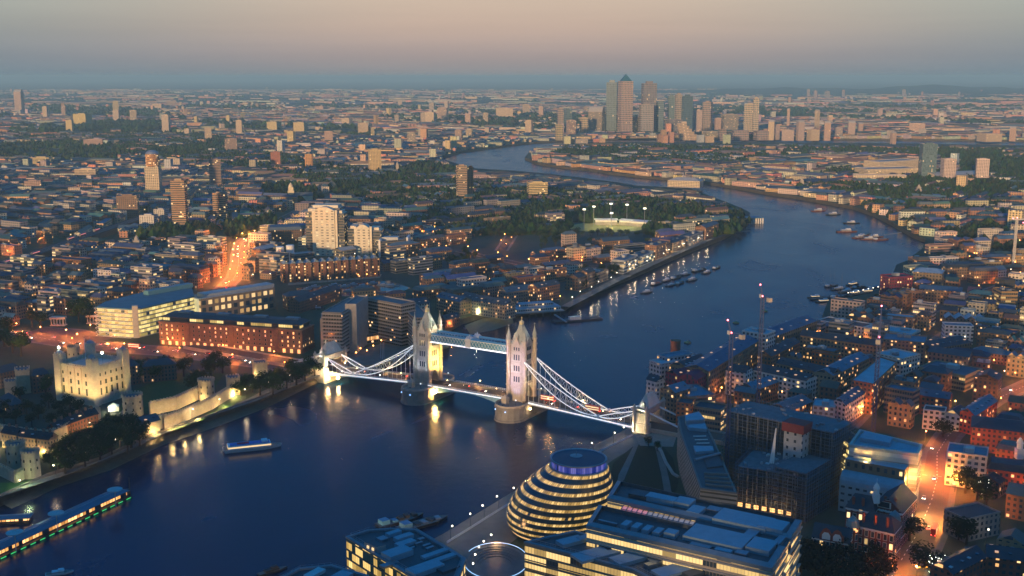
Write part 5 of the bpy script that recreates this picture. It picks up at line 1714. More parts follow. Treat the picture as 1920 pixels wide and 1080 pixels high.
# concrete riverside hotel, stepped Y plan
TH = FACADE('hotel_concrete', (.20, .18, .165), pw=2.4, ph=3.1, fw=.8, fh=.46, lit=.035, lcol=(1, .5, .18), ls=2.2, brick=False, glass=(.012, .014, .017))
o = thing('concrete_hotel', *G(690, 640, LAND), LAND, 'large stepped concrete hotel of banded floors beside the northern bridge end', 'hotel')
parts = [(edge(640, 588, 688, 560, 38, 17), 38, 'wing'), (edge(688, 560, 752, 572, 38, 17), 38, 'wing'), (edge(752, 574, 776, 598, 30, 15), 30, 'wing'), (edge(603, 598, 652, 596, 24, 22), 24, 'front_block'), (edge(600, 600, 622, 600, 30, 15), 30, 'stair_tower'),
         (edge(656, 634, 732, 622, 8, 26), 8, 'podium'), (edge(645, 604, 656, 601, 20, 8), 20, 'stair_tower'), (edge(668, 572, 690, 556, 42, 10), 42, 'plant_tower')]
for P, h, nm in parts:
    w, r = MB(), MB(); w.prism(P, LAND, LAND + h + .0, 0); add_roof(w, r, P, LAND + h, 'flat', 0)
    k_ = w.build(nm, [TH if 'tower' not in nm else CONC, CONC], o); r.build('roof', SLATE, k_, (.10, .13, .15)); occupy(P, 3)
    if nm == 'wing':
        for s in range(int(h / 3.1)):
            b = MB(); a_, c_ = inset(P, -.35)[0], inset(P, -.35)[1]
            z = LAND + 3.1 * s + 3.0
            for k in range(4): b.bar((*inset(P, -.3)[k], z), (*inset(P, -.3)[(k + 1) % 4], z), .7, 1.0)
            b.build('balcony_band', CONC, k_)
Pp = parts[5][0]
b = MB(); a_, c_ = lerp(Pp[0], Pp[1], .35), lerp(Pp[0], Pp[1], 1.0); n_ = Vector((math.sin(ang(a_, c_)), -math.cos(ang(a_, c_)))) * .3; b.wall((a_[0] + n_.x, a_[1] + n_.y), (c_[0] + n_.x, c_[1] + n_.y), LAND + 3, LAND + 6.4); b.build('restaurant_glazing', FACADE('orange_glazing', (.2, .12, .06), pw=1.6, ph=3.4, fw=.8, fh=.9, lit=.9, lcol=(1, .42, .1), ls=1.4, brick=False), o)
for k, (x, y, e) in enumerate(((676, 660, 5), (688, 664, 5), (668, 668, 3.5), (700, 655, 3), (715, 645, 2))):
    p = G(x, y, LAND); b = MB(); b.tube((*p, LAND), (*p, LAND + 3.2), .08, 4); b.ball((*p, LAND + 3.4), .45, mi=1)
    t = tag(b.build('terrace_lamp', [DARK, EM('orange_lamp', (1, .36, .08), 22)]), 'orange globe lamp on the terrace of the stepped concrete hotel', 'lamp', 'terrace lamps of the concrete hotel')
    lamp('POINT', (*p, LAND + 3.4), e * 1500, (1, .42, .1), t, .4)
flat_('hotel_terrace', [(640, 690), (700, 684), (770, 664), (840, 650), (840, 636), (780, 640), (735, 640), (650, 660)], .05, PAVE)
for k, (x, y) in enumerate(((714, 672), (717, 673), (720, 671))):
    p = G(x, y, LAND); b = MB(); b.tube((*p, LAND), (*p, LAND + 13), .12, 5); b.ball((*p, LAND + 13.1), .25)
    tag(b.build('flagpole', WHITE), 'bare white flagpole in the row before the concrete hotel', 'flagpole', 'white flagpoles by the concrete hotel')

# cream stepped office tower and its lower neighbours
CREAM = FACADE('cream_tower', (.60, .55, .44), pw=7, ph=3.6, fw=.46, fh=.36, lit=.3, lcol=(1, .8, .45), ls=.7, brick=False, glass=(.07, .07, .07))
DARKB = FACADE('dark_band_wall', (.16, .15, .14), pw=2.2, ph=3.6, fw=1, fh=.5, lit=.10, band=True, brick=False, lcol=(1, .62, .22), ls=.8)
def stepped(name, x0, x1, y0, yb, label, wings, hw=.8):
    base = G((x0 + x1) / 2, yb, LAND); D_ = base[1]
    zt = EYE - D_ * math.tan(PITCH + math.atan((y0 - 540) / F)); w = (x1 - x0) * D_ / F
    o = thing(name, *base, LAND, label, 'office tower')
    P = rect(base[0], base[1] + 8, w, 15, -.06)
    b = MB(); b.prism(P, LAND, zt - 5, 0, 0); b.build('front_shaft', CREAM, o)
    b = MB(); n = 8
    for k in range(n):
        u0, u1 = k / n, (k + 1) / n; f = lambda u: zt - 5 + 4.8 * math.sin(PI * u)
        b.face([(*lerp(P[0], P[1], u0), zt - 5), (*lerp(P[0], P[1], u1), zt - 5), (*lerp(P[0], P[1], u1), f(u1)), (*lerp(P[0], P[1], u0), f(u0))]); b.face([(*lerp(P[0], P[1], u0), f(u0)), (*lerp(P[0], P[1], u1), f(u1)), (*lerp(P[3], P[2], u1), f(u1)), (*lerp(P[3], P[2], u0), f(u0))])
    b.build('arched_top', M('cream_panel', (.62, .57, .46)), o)
    for (dx, ww, hh, dd) in wings:
        Q_ = rect(base[0] + dx, base[1] + 17 + dd, ww, 26, -.06); b = MB(); h = (zt - LAND) * hh; b.prism(Q_, LAND, LAND + h, 0, 1); b.prism(inset(Q_, 3), LAND + h, LAND + h + 3.5, 1, 1); b.build('side_wing', [DARKB, M('cream_panel')], o); occupy(Q_, 3)
    for k in (-1, 1):
        b = MB(); b.box(base[0] + k * (w / 2 + 1.5), base[1] + 3, LAND, 3, 4, (zt - LAND) * .93, -.06); b.build('corner_pier', M('cream_panel'), o)
    occupy(P, 4)
stepped('cream_office_tower', 591, 630, 388, 480, 'tallest cream stepped office tower with arched top, windows lit, above the dock flats', ((-17, 16, .90, 0), (18, 16, .86, 0), (0, 40, .96, 6)))
stepped('cream_office_tower', 669, 694, 421, 480, 'shorter cream office tower with arched top beside the tallest one', ((-13, 14, .85, 0), (15, 18, .80, 0)))
o = house('framed_office', edge(712, 454, 764, 449, 20, 26), 20, DARKB, 'flat', color=(.1, .1, .1), rcolor=(.32, .36, .38), label='dark glazed office with white end walls right of the cream towers', cat='office')
P = edge(712, 454, 764, 449, 20, 26)
for p in (P[0], P[1]):
    b = MB(); b.box(p[0], p[1] + 12, LAND, 2.4, 26, 23, -.03); b.build('end_wall', WHITE, o)
b = MB(); b.box(*pt_in(P, .5, .5), LAND + 20.2, 26, 14, 4, -.03); b.build('roof_plant', PLANT, o, (.40, .43, .45))
for k, (x, hh) in enumerate(((526, 20), (545, 22))):
    p = G(x, 492, LAND); b = MB(); b.lathe(p, [(5.2, LAND), (5.2, LAND + hh), (4.6, LAND + hh + .6), (0, LAND + hh + .7)], 16); tag(b.build('white_cylinder', WHITE), ('shorter', 'taller')[k] + ' white cylindrical stair drum beside the dock flats', 'tower'); occupy(rect(*p, 12, 12))
for k, a_ in enumerate(((482, 470, 520, 462, 14, 18, 'low white-gabled office with dark banding left of the white stair drums'), (552, 478, 590, 474, 12, 14, 'small white block between the white stair drums and the cream tower'), (640, 470, 668, 466, 12, 16, 'pale sloping-roofed block between the two cream towers'))):
    house('low_office', edge(*a_[:6]), a_[4], DARKB, 'gable' if k != 1 else 'flat', 3, color=(.4, .4, .4), rcolor=(.30, .34, .36), label=a_[6], cat='office')
house('brown_office', edge(504, 432, 566, 430, 20, 34), 20, FACADE('brown_office_wall', (.17, .11, .08), lit=.05, pw=2.4, ph=3.4), 'mansard', 4, rcolor=(.08, .12, .17), label='brown brick office with blue sloped roof left of the tallest cream tower', cat='office')

# brick dock flats, marina, small houses
P = edge(530, 497, 712, 485, 21, 16)
o = house('dock_flats', P, 21, FACADE('dock_flats_wall', (.30, .16, .10), pw=3.4, ph=3.2, fw=.5, fh=.55, lit=.32, lcol=(1, .48, .14), ls=1.5), 'flat', rcolor=(.22, .26, .29), label='long brick dockside flats with bays, blue-grey gables and an orange-lit quay', cat='flats')
for k in range(13):
    t = (k + .5) / 13; p = lerp(P[0], P[1], t); a_ = ang(P[0], P[1])
    b = MB(); b.box(p[0], p[1] - 1.2, LAND, 3.2, 3.2, 22, a_); b.build('bay', M('bay_brick', (.24, .12, .08)), o)
    q_ = pt_in(P, t, .5); b = MB(); w_, r_ = MB(), MB(); add_roof(b, b, rect(*q_, 6.5, 13, a_), LAND + 21.2, 'gable', 3.2); b.build('roof_gable', SLATE, o, (.24, .30, .34))
for k in range(10):
    x = 560 + k * 16; y = 527 - k * .9; p = G(x, y, LAND)
    b = MB(); b.tube((*p, LAND), (*p, LAND + 3.6), .08, 4); b.ball((*p, LAND + 3.8), .4, mi=1); t = tag(b.build('quay_lamp', [DARK, EM('orange_lamp', (1, .36, .08), 22)]), 'orange lamp on the quay below the long dockside flats', 'lamp', 'quay lamps of the dockside flats'); lamp('POINT', (*p, LAND + 3.8), 3200, (1, .45, .12), t, .3)
flat_('dock_quay', [(540, 535), (712, 521), (716, 514), (540, 527)], .06, M('quay_stone', (.32, .26, .2)))
dock = M('dock_water', (.01, .02, .035), rough=.12, spec=.6)
flat_('dock_water', [(556, 540), (730, 526), (770, 540), (740, 552), (640, 556), (560, 556)], .10, dock)
flat_('dock_water', [(530, 576), (600, 570), (610, 580), (540, 584)], .10, dock)
occupy(pxpoly([(530, 545), (560, 527), (730, 516), (775, 540), (740, 552), (640, 560)], 0), 1)
house('dock_warehouse', edge(538, 556, 588, 551, 14, 14), 14, FACADE('ivory_wall', (.32, .18, .11), pw=3, ph=3.4, fw=.4, fh=.5, lit=.15), 'hip', 4, rcolor=(.05, .08, .10), label='brick dock warehouse with orange-lit ground floor beside the yachts', cat='warehouse')
for k, (x, y) in enumerate(((544, 574), (556, 573), (568, 572), (580, 571))):
    p = G(x, y, LAND); lamp('POINT', (*p, LAND + 2), 2600, (1, .45, .12), None, .3, name='arcade_light')
P = edge(560, 566, 640, 540, 12, 12); house('dock_house', P, 12, F_TERR, 'gable', 4, rcolor=(.045, .06, .075), color=(.14, .11, .09), label='long dark slate-roofed range between the dock and the concrete hotel', cat='building')
# Y-shaped pale houses along the lock, brick warehouses with lit walls
for k, a_ in enumerate(((776, 572, 806, 568, 12, 14, PALES[1], 'white-gabled pub-like house behind the northern bridge tower'), (818, 556, 862, 566, 14, 16, (.33, .26, .18), 'long tan warehouse with blue roof behind the northern bridge tower'), (864, 556, 884, 560, 15, 14, PALES[3], 'white gable-ended house above the river beach'), (884, 562, 948, 572, 15, 16, (.42, .36, .26), 'stone-coloured riverside terrace with lit ground floor above the beach'),
                       (950, 548, 1050, 535, 14, 16, (.26, .22, .19), 'long riverside flats with balconies behind the police pier'), (1008, 540, 1050, 532, 17, 14, (.34, .17, .10), 'brick riverside warehouse with orange-lit arches behind the police pier'),
                       (835, 600, 862, 594, 8, 8, (.2, .12, .08), 'small brick house glowing orange at the lock'))):
    house('riverside_house', edge(*a_[:6]), a_[4], F_LITBR, 'gable', 4, color=a_[6], rcolor=(.06, .11, .15) if k in (1, 4) else (.07, .08, .09), label=a_[7], cat='house', chim=0)
for (x, y, e, c) in ((850, 610, 3, (1, .4, .1)), (846, 614, 3, (1, .3, .08)), (895, 592, 4, (1, .8, .4)), (915, 592, 4, (1, .78, .4)), (938, 590, 2.5, (1, .78, .4)), (1012, 566, 4, (1, .3, .08)), (1024, 564, 4, (1, .3, .08)), (1036, 562, 4, (1, .3, .08)), (1046, 560, 3, (1, .3, .08))):
    lamp('POINT', (*G(x, y, LAND), LAND + 4), e * 1300, c, None, .3, name='wall_light')
# ------------------------------------------------------------------ named blocks of the south bank, one row each
WALL_KINDS = {'b': F_BRICK, 'l': F_LITBR, 'w': F_WHITE, 'o': F_OFF, 'wh': F_WARE, 'r': F_RIB, 't': F_TERR}
CRIM, TAN, WHT, ORB, GRY, REDB, BLU = (.28, .05, .09), (.32, .24, .15), (.60, .60, .58), (.42, .17, .08), (.25, .25, .25), (.30, .10, .06), (.24, .36, .44)
DK, TEALR, BLR, PALR = (.035, .045, .06), (.07, .18, .25), (.05, .11, .18), (.30, .40, .46)
def rows(table):
    out = []
    for (name, e, h, d, wk, rt, col, rc, lab) in table:
        P = edge(*e, h, d) if len(e) == 4 else pxpoly([(e[i], e[i + 1]) for i in range(0, len(e), 2)], h)
        out.append(house(name, P, h, WALL_KINDS[wk], rt, 3.5, color=col, rcolor=rc, label=lab, cat={'warehouse': 'warehouse', 'flats_block': 'flats', 'office_block': 'office'}.get(name, 'house'), clutter=2 if rt == 'flat' and d > 15 else 0))
    return out
SOUTH_T = [
 ('warehouse', (1329, 696, 1422, 638), 23, 20, 'wh', 'gable', (.30, .22, .14), BLR, 'long riverside warehouse with blue glazed roof terraces past the southern bridge end'),
 ('warehouse', (1432, 638, 1532, 601), 21, 20, 'wh', 'gable', (.28, .21, .14), BLR, 'long dark-roofed riverside warehouse with a white parapet band, before the white gallery'),
 ('flats_block', (1391, 621, 1437, 628), 27, 17, 'w', 'flat', WHT, PALR, 'white two-tier penthouse block rising from the riverside warehouses'),
 ('flats_block', (1240, 684, 1272, 678), 15, 14, 'w', 'flat', (.45, .47, .5), PALR, 'grey stepped riverside flats with pale terraces at the southern bank corner'),
 ('flats_block', (1250, 672, 1300, 664), 17, 12, 'w', 'flat', (.36, .4, .45), TEALR, 'higher grey riverside flats with glass roof behind the stepped terraces'),
 ('warehouse', (1290, 690, 1330, 674), 17, 16, 'l', 'gable', TAN, DK, 'dark-roofed wharf building with a lit top window near the brick water tower'),
 ('warehouse', (1273, 706, 1302, 700), 20, 14, 'b', 'gable', CRIM, (.16, .03, .06), 'crimson-clad gabled warehouse nearest the southern bridge end'),  # crimson walls and roof stand in for magenta light on scaffolding
 ('warehouse', (1305, 713, 1330, 700), 20, 14, 'b', 'barrel', CRIM, (.18, .03, .07), 'crimson-clad warehouse with rounded roof beside the long riverside warehouse'),  # same magenta lighting painted into wall and roof colour
 ('town_house', (1231, 716, 1246, 712), 15, 10, 'w', 'gable', WHT, DK, 'small white waterside house behind the southern abutment'),
 ('warehouse', (1238, 729, 1266, 736), 21, 17, 'l', 'gable', (.27, .2, .14), TEALR, 'tan gabled warehouse with pale bay windows by the southern abutment'),
 ('town_house', (1268, 756, 1297, 759), 18, 13, 'l', 'flat', ORB, DK, 'orange-lit brick house with pale stone front beside the wedge building'),
 ('office_block', (1290, 746, 1342, 741), 17, 28, 'r', 'flat', (.2, .2, .2), TEALR, 'low office with large flat blue roof behind the gabled tan warehouse'),
 ('office_block', (1298, 763, 1351, 771), 15, 15, 'o', 'flat', (.3, .24, .16), DK, 'brightly lit office front squeezed between the wedge building and scaffolding'),
 ('warehouse', (1398, 699, 1412, 692), 19, 16, 'w', 'gable', WHT, DK, 'white gable end with black windows behind the scaffolded frame'),
 ('warehouse', (1413, 693, 1512, 714), 18, 15, 'w', 'gable', WHT, DK, 'long white warehouse with rows of black windows and glowing dormers'),
 ('warehouse', (1416, 731, 1470, 712), 13, 14, 'l', 'gable', ORB, TEALR, 'shed with bright blue pitched roof and orange end wall behind the scaffolding'),
 ('warehouse', (1480, 771, 1523, 752), 13, 16, 'l', 'gable', ORB, (.06, .12, .16), 'orange brick block with pale strip rooflight beyond the scaffolded frame'),
 ('office_block', (1524, 762, 1566, 766), 13, 18, 'w', 'flat', BLU, PALR, 'pale blue rendered block with two bright stacked windows'),
 ('flats_block', (1500, 628, 1650, 649), 17, 13, 'l', 'gable', TAN, DK, 'far range of the courtyard flats with long dark roof'),
 ('flats_block', (1456, 680, 1560, 703), 17, 13, 'l', 'gable', TAN, DK, 'near range of the courtyard flats with long dark roof'),
 ('flats_block', (1562, 704, 1630, 670), 17, 15, 'l', 'gable', (.36, .3, .2), TEALR, 'eastern range of the courtyard flats with pale window surrounds'),
 ('flats_block', (1446, 668, 1500, 641), 17, 12, 'l', 'gable', (.34, .15, .08), DK, 'western range of the courtyard flats toward the riverside warehouses'),
 ('flats_block', (1522, 660, 1572, 668), 16, 6, 'l', 'flat', (.5, .16, .06), DK, 'orange-lit inner wing of the courtyard flats'),
 ('gallery', (1533, 601, 1618, 615), 13, 20, 'w', 'flat', (.68, .70, .70), DK, 'plain white gallery with four square windows at the end of the riverside warehouses'),
 ('office_block', (1620, 615, 1709, 628), 15, 22, 'o', 'flat', (.6, .56, .48), PALR, 'white block with glowing roof terrace next to the plain gallery'),
 ('office_block', (1655, 637, 1735, 644), 18, 26, 'l', 'flat', (.25, .2, .16), TEALR, 'dark block with broad flat blue roofs behind the white corner block'),
 ('flats_block', (1643, 663, 1692, 674), 22, 24, 'w', 'flat', (.62, .58, .52), PALR, 'six-storey white corner block above the orange-lit street'),
 ('flats_block', (1596, 714, 1638, 722, 1682, 680, 1650, 670), 22, 0, 'l', 'flat', (.40, .17, .09), PALR, 'long block with blue roof machinery and orange-lit street wall'),
 ('town_house', (1564, 752, 1585, 759, 1622, 735, 1602, 724), 16, 0, 'w', 'gable', (.6, .56, .52), BLR, 'white classical terrace facing the pinkish street behind the sheeted building'),
 ('school_block', (1659, 727, 1712, 737), 18, 12, 'o', 'flat', (.3, .22, .15), BLR, 'block with two columns of large yellow windows'),
 ('town_house', (1711, 738, 1780, 748), 14, 10, 'l', 'gable', (.34, .09, .07), BLR, 'red-lit terrace joined to the block with large yellow windows'),
 ('office_block', (1722, 689, 1810, 706), 12, 30, 'o', 'flat', (.3, .3, .2), (.05, .1, .14), 'dark flat-roofed depot with a glowing yellow clerestory band'),
 ('office_block', (1772, 611, 1826, 613), 16, 14, 'w', 'flat', (.62, .64, .64), TEALR, 'white grid-fronted office behind the black-roofed hall'),
 ('warehouse', (1750, 654, 1822, 642), 10, 24, 'b', 'gable', (.2, .15, .1), DK, 'wide black-roofed hall below the white grid-fronted office'),
 ('flats_block', (1826, 707, 1872, 713), 18, 18, 'b', 'gable', (.13, .1, .08), DK, 'dark brick flats with two bright stair windows beyond the yellow depot'),
 ('town_house', (1731, 769, 1772, 774), 13, 12, 'w', 'flat', (.58, .6, .6), DK, 'white flat-fronted house with dark square windows beside the round street tree'),
 ('town_house', (1772, 775, 1799, 780), 11, 16, 'w', 'gable', (.55, .58, .6), DK, 'white gable-ended house behind the round street tree'),
 ('flats_block', (1800, 771, 1828, 779, 1870, 751, 1840, 744), 14, 0, 'l', 'gable', (.42, .08, .06), TEALR, 'brick terrace with blue roof along the red-lit street'),
 ('school_block', (1822, 800, 1940, 813), 16, 26, 'l', 'hip', (.28, .11, .08), DK, 'big brick block with dark roof dotted with white skylights and lit windows'),
 ('office_block', (1775, 848, 1851, 858), 20, 18, 'w', 'flat', (.55, .53, .48), TEALR, 'modern white-framed block with glass attic at the orange-lit junction'),
 ('town_house', (1851, 878, 1945, 890), 14, 14, 'l', 'mansard', (.36, .09, .06), DK, 'ornate red and white terrace with cupola at the orange-lit junction'),
 ('town_house', (1832, 897, 1874, 907), 9, 14, 'b', 'gable', (.16, .09, .07), DK, 'small dark gabled chapel behind the big junction tree'),
 ('flats_block', (1812, 976, 1876, 962), 12, 15, 'b', 'flat', (.24, .24, .23), DK, 'low grey block between the two dark junction trees'),
 ('flats_block', (1786, 1076, 1850, 1043), 15, 11, 'l', 'gable', (.25, .1, .07), DK, 'brick flats wing running down beside the orange-lit road'),
 ('flats_block', (1851, 1043, 1950, 1056), 15, 12, 'l', 'gable', (.25, .1, .07), DK, 'brick flats wing with white-framed windows at the lower corner'),
 ('flats_block', (1668, 521, 1712, 519), 23, 18, 'l', 'flat', CRIM, DK, 'crimson waterside flats with a vertical strip of white lights'),
 ('warehouse', (1712, 509, 1766, 513), 20, 24, 'wh', 'hip', TAN, PALR, 'tan warehouse with pale blue roof behind the crimson flats'),
 ('flats_block', (1728, 485, 1774, 485), 16, 12, 'w', 'flat', (.56, .56, .54), TEALR, 'white flats with tall dark window strips by the muddy river corner'),
 ('flats_block', (1777, 502, 1850, 500), 15, 16, 'l', 'mansard', (.28, .2, .14), DK, 'brown flats with bright dormers behind the tan warehouse'),
 ('flats_block', (1745, 461, 1788, 459), 12, 12, 'o', 'flat', (.4, .25, .2), DK, 'brightly lit flats with red glow at the muddy river corner'),
 ('warehouse', (1850, 508, 1888, 505), 12, 16, 'w', 'gable', (.5, .46, .46), (.12, .18, .22), 'white barn-like hall under the pale crane mast'),
 ('warehouse', (1724, 541, 1803, 547), 15, 14, 'l', 'gable', (.3, .22, .15), BLR, 'long brown warehouse with lit windows in front of the crimson flats'),
 ('flats_block', (1866, 522, 1884, 526), 28, 14, 'l', 'flat', (.06, .06, .07), DK, 'black slab flats with scattered lit windows by the orange alley'),
 ('office_block', (1892, 540, 1909, 548), 26, 16, 'o', 'flat', (.3, .2, .1), DK, 'narrow office with gridded yellow windows by the orange alley'),
 ('flats_block', (1660, 592, 1712, 597), 14, 13, 'l', 'flat', (.34, .22, .16), PALR, 'brick flats with pink-lit balconies and blue penthouse'),
 ('warehouse', (1772, 597, 1850, 601), 9, 16, 'b', 'saw', (.2, .18, .15), PALR, 'row of pale saw-tooth roofed workshops'),
]
rows(SOUTH_T)
p = G(1266, 668, LAND); b = MB(); b.lathe(p, [(4.2, LAND), (4.2, LAND + 13), (4.5, LAND + 13), (4.5, LAND + 14), (0, LAND + 14.1)], 18)
tag(b.build('brick_drum', M('drum_brick', (.24, .11, .07))), 'round brick drum tower with orange glow among the stepped riverside flats', 'tower'); lamp('POINT', (p[0] - 9, p[1] - 8, LAND + 10), 1200, (1, .45, .2), None, .3, name='wall_light')
c = G(1911, 850, LAND + 16); b = MB(); b.box(*c, LAND + 13, 4, 4, 6); b.lathe(c, [(1.8, LAND + 19), (1.8, LAND + 22), (2.2, LAND + 22.2), (1.5, LAND + 24), (0, LAND + 26)], 8); tag(b.build('white_cupola', WHITE), 'white domed cupola standing behind the ornate red terrace', 'cupola')
occupy(pxpoly([(1640, 1085), (1720, 960), (1735, 890), (1760, 850), (1800, 850), (1775, 905), (1790, 1000), (1790, 1090)], 0), 2)
# ------------------------------------------------------------------ tower blocks, church towers and the distant business district
AUTO = []
def at_tower(x0, x1, yt, yb, ratio=.7):
    """Base, width and height of a tower from the pixels of its sides, top and foot."""
    p = G((x0 + x1) / 2, yb, LAND)
    zt = EYE - p[1] * math.tan(PITCH + math.atan((yt - 540) / F))
    return p, (x1 - x0) * p[1] / F, zt - LAND
def tower(x0, x1, yt, yb, kind='t', col=None, label=None, a=None, dep=.9, top='plant', name='tower_block', cat='tower block', group=None):
    p, w, h = at_tower(x0, x1, yt, yb)
    a = R.uniform(-.5, .5) if a is None else a
    ww = w / (abs(math.cos(a)) + dep * abs(math.sin(a)))
    P = rect(p[0], p[1] + ww * dep / 2, ww, ww * dep, a)
    wl = F_SKY if name == 'skyscraper' and kind != 'r' else {'t': F_TOW, 'g': F_GLASS, 'r': F_RIB, 'b': F_BRICK}[kind]
    w_, r_ = MB(), MB()
    w_.prism(P, LAND, LAND + h, 0); add_roof(w_, r_, P, LAND + h, 'flat', 0, 1.2)
    o = w_.build(name, [wl, CONC], None, col); tag(o, label, cat, group)
    if top == 'pyramid':
        b = MB(); b.taper(inset(P, ww * .06), LAND + h, [pt_in(P, .5, .5)], LAND + h + ww * .62); b.build('pyramid_roof', M('steel_pyramid', (.03, .12, .17), rough=.4), o)
    elif top == 'barrel':
        b = MB(); add_roof(b, b, P, LAND + h + .1, 'barrel', ww * .4); b.build('rounded_roof', PLANT, o, (.35, .33, .30))
    else:
        b = MB(); b.prism(inset(P, ww * .25), LAND + h, LAND + h + max(2.5, h * .05), 0, 0); b.build('roof_plant', PLANT, o, tuple(q * .8 for q in col))
    r_.build('roof', SLATE, o, (.10, .11, .12)); occupy(P, 3)
    return o
BEI, PNK, YEL, TEA, BRN = (.60, .47, .33), (.52, .36, .29), (.62, .50, .26), (.14, .24, .29), (.36, .22, .14)
tower(1159, 1186, 153, 252, 't', (.40, .29, .26), 'tallest skyscraper of the distant cluster, pinkish with a blue pyramid roof', .25, .9, 'pyramid', 'skyscraper', 'skyscraper')
CL = 'distant skyscraper cluster'
for x0, x1, yt, yb, k, c, lab, top in (
 (1136, 1158, 155, 250, 'g', (.22, .29, .34), 'skyscraper with pale top and blue-green flank touching the pyramid-roofed one', 'plant'),
 (1203, 1230, 157, 250, 't', (.30, .26, .30), 'broad dark-topped skyscraper standing alone east of the pyramid-roofed one', 'plant'),
 (1199, 1225, 197, 252, 'g', (.48, .42, .40), 'lower gridded block at the foot of the broad dark-topped skyscraper', 'plant'),
 (1231, 1244, 192, 250, 'g', (.25, .34, .40), 'narrow blue glass tower with golden edge by the broad skyscraper', 'plant'),
 (1252, 1264, 181, 248, 'g', (.20, .28, .32), 'grey glass tower, first of three set close together', 'plant'),
 (1265, 1278, 178, 250, 'g', (.50, .42, .36), 'pinkish tower in the middle of three set close together', 'plant'),
 (1278, 1298, 181, 252, 'g', (.12, .20, .27), 'dark blue glass tower, broadest of three set close together', 'plant'),
 (1317, 1336, 192, 250, 't', (.44, .34, .31), 'square pinkish grey tower between the dark glass tower and the white-ribbed one', 'plant'),
 (1103, 1136, 210, 251, 'r', (.52, .42, .34), 'broad beige office block with rounded top before the tallest skyscrapers', 'barrel'),
 (1152, 1196, 220, 250, 'r', (.34, .30, .31), 'wide grey office slab at the foot of the pyramid-roofed skyscraper', 'plant'),
 (1195, 1213, 221, 250, 'r', (.56, .44, .34), 'cream curved office block beside the wide grey slab', 'barrel'),
 (1087, 1102, 221, 254, 't', (.62, .48, .30), 'yellowish slab tower at the western edge of the skyscraper cluster', 'plant'),
 (1248, 1280, 225, 252, 'r', (.34, .30, .34), 'mauve mid-rise office before the three close towers', 'plant'),
 (1354, 1384, 215, 250, 'r', (.50, .42, .36), 'wide pale office with cap-like roof between pinkish and white-ribbed towers', 'plant'),
 (1395, 1421, 196, 250, 't', (.62, .52, .40), 'white-ribbed tall flats with a slimmer taller half', 'plant'),
 (1411, 1422, 185, 251, 't', (.62, .52, .40), 'slim taller half of the white-ribbed flats', 'plant'),
 (1045, 1057, 204, 250, 't', (.52, .40, .34), 'pale slim tower left of the cluster beside a blue glass one', 'plant'),
 (1057, 1072, 207, 252, 'g', (.16, .24, .28), 'blue glass tower left of the skyscraper cluster', 'plant'),
 (1041, 1056, 234, 263, 't', (.62, .50, .28), 'yellow riverside tower at the river bend west of the cluster', 'plant'),
 (1318, 1346, 247, 263, 'r', (.62, .52, .36), 'low yellow riverside block with arcaded foot near the sloping building', 'plant'),
 (1348, 1362, 243, 264, 't', (.46, .34, .30), 'squat pink riverside block beside the low yellow one', 'plant'),
 (1376, 1404, 246, 263, 't', (.46, .34, .32), 'wide pink riverside block below the white-ribbed flats', 'plant'),
 (1416, 1446, 246, 263, 't', (.46, .34, .32), 'wide pink riverside block right after the white-ribbed flats', 'plant')):
    tower(x0, x1, yt, yb, k, tuple(q * .72 for q in c), lab.replace(' left of', ' west of').replace('right after', 'following'), None, .8, top, 'skyscraper', 'skyscraper', CL)
# sloping-sided building
p, w, h = at_tower(1275, 1311, 231, 263)
b = MB(); n = 6
for k in range(n):
    b.box(p[0] - w / 2 + w * .5 * (1 - k / n) + 0, p[1] + 10, LAND + h * k / n, w * (1 - k / n * .62), 24, h / n, 0, 0)
o = tag(b.build('sloping_building', [F_RIB], None, (.62, .46, .32)), 'orange-beige building stepping down in a long slope by the far river', 'building')
b = MB(); b.box(p[0] - w * .3, p[1] + 10, LAND + h, w * .25, 18, 6); b.build('roof_plant', PLANT, o, (.5, .4, .3))
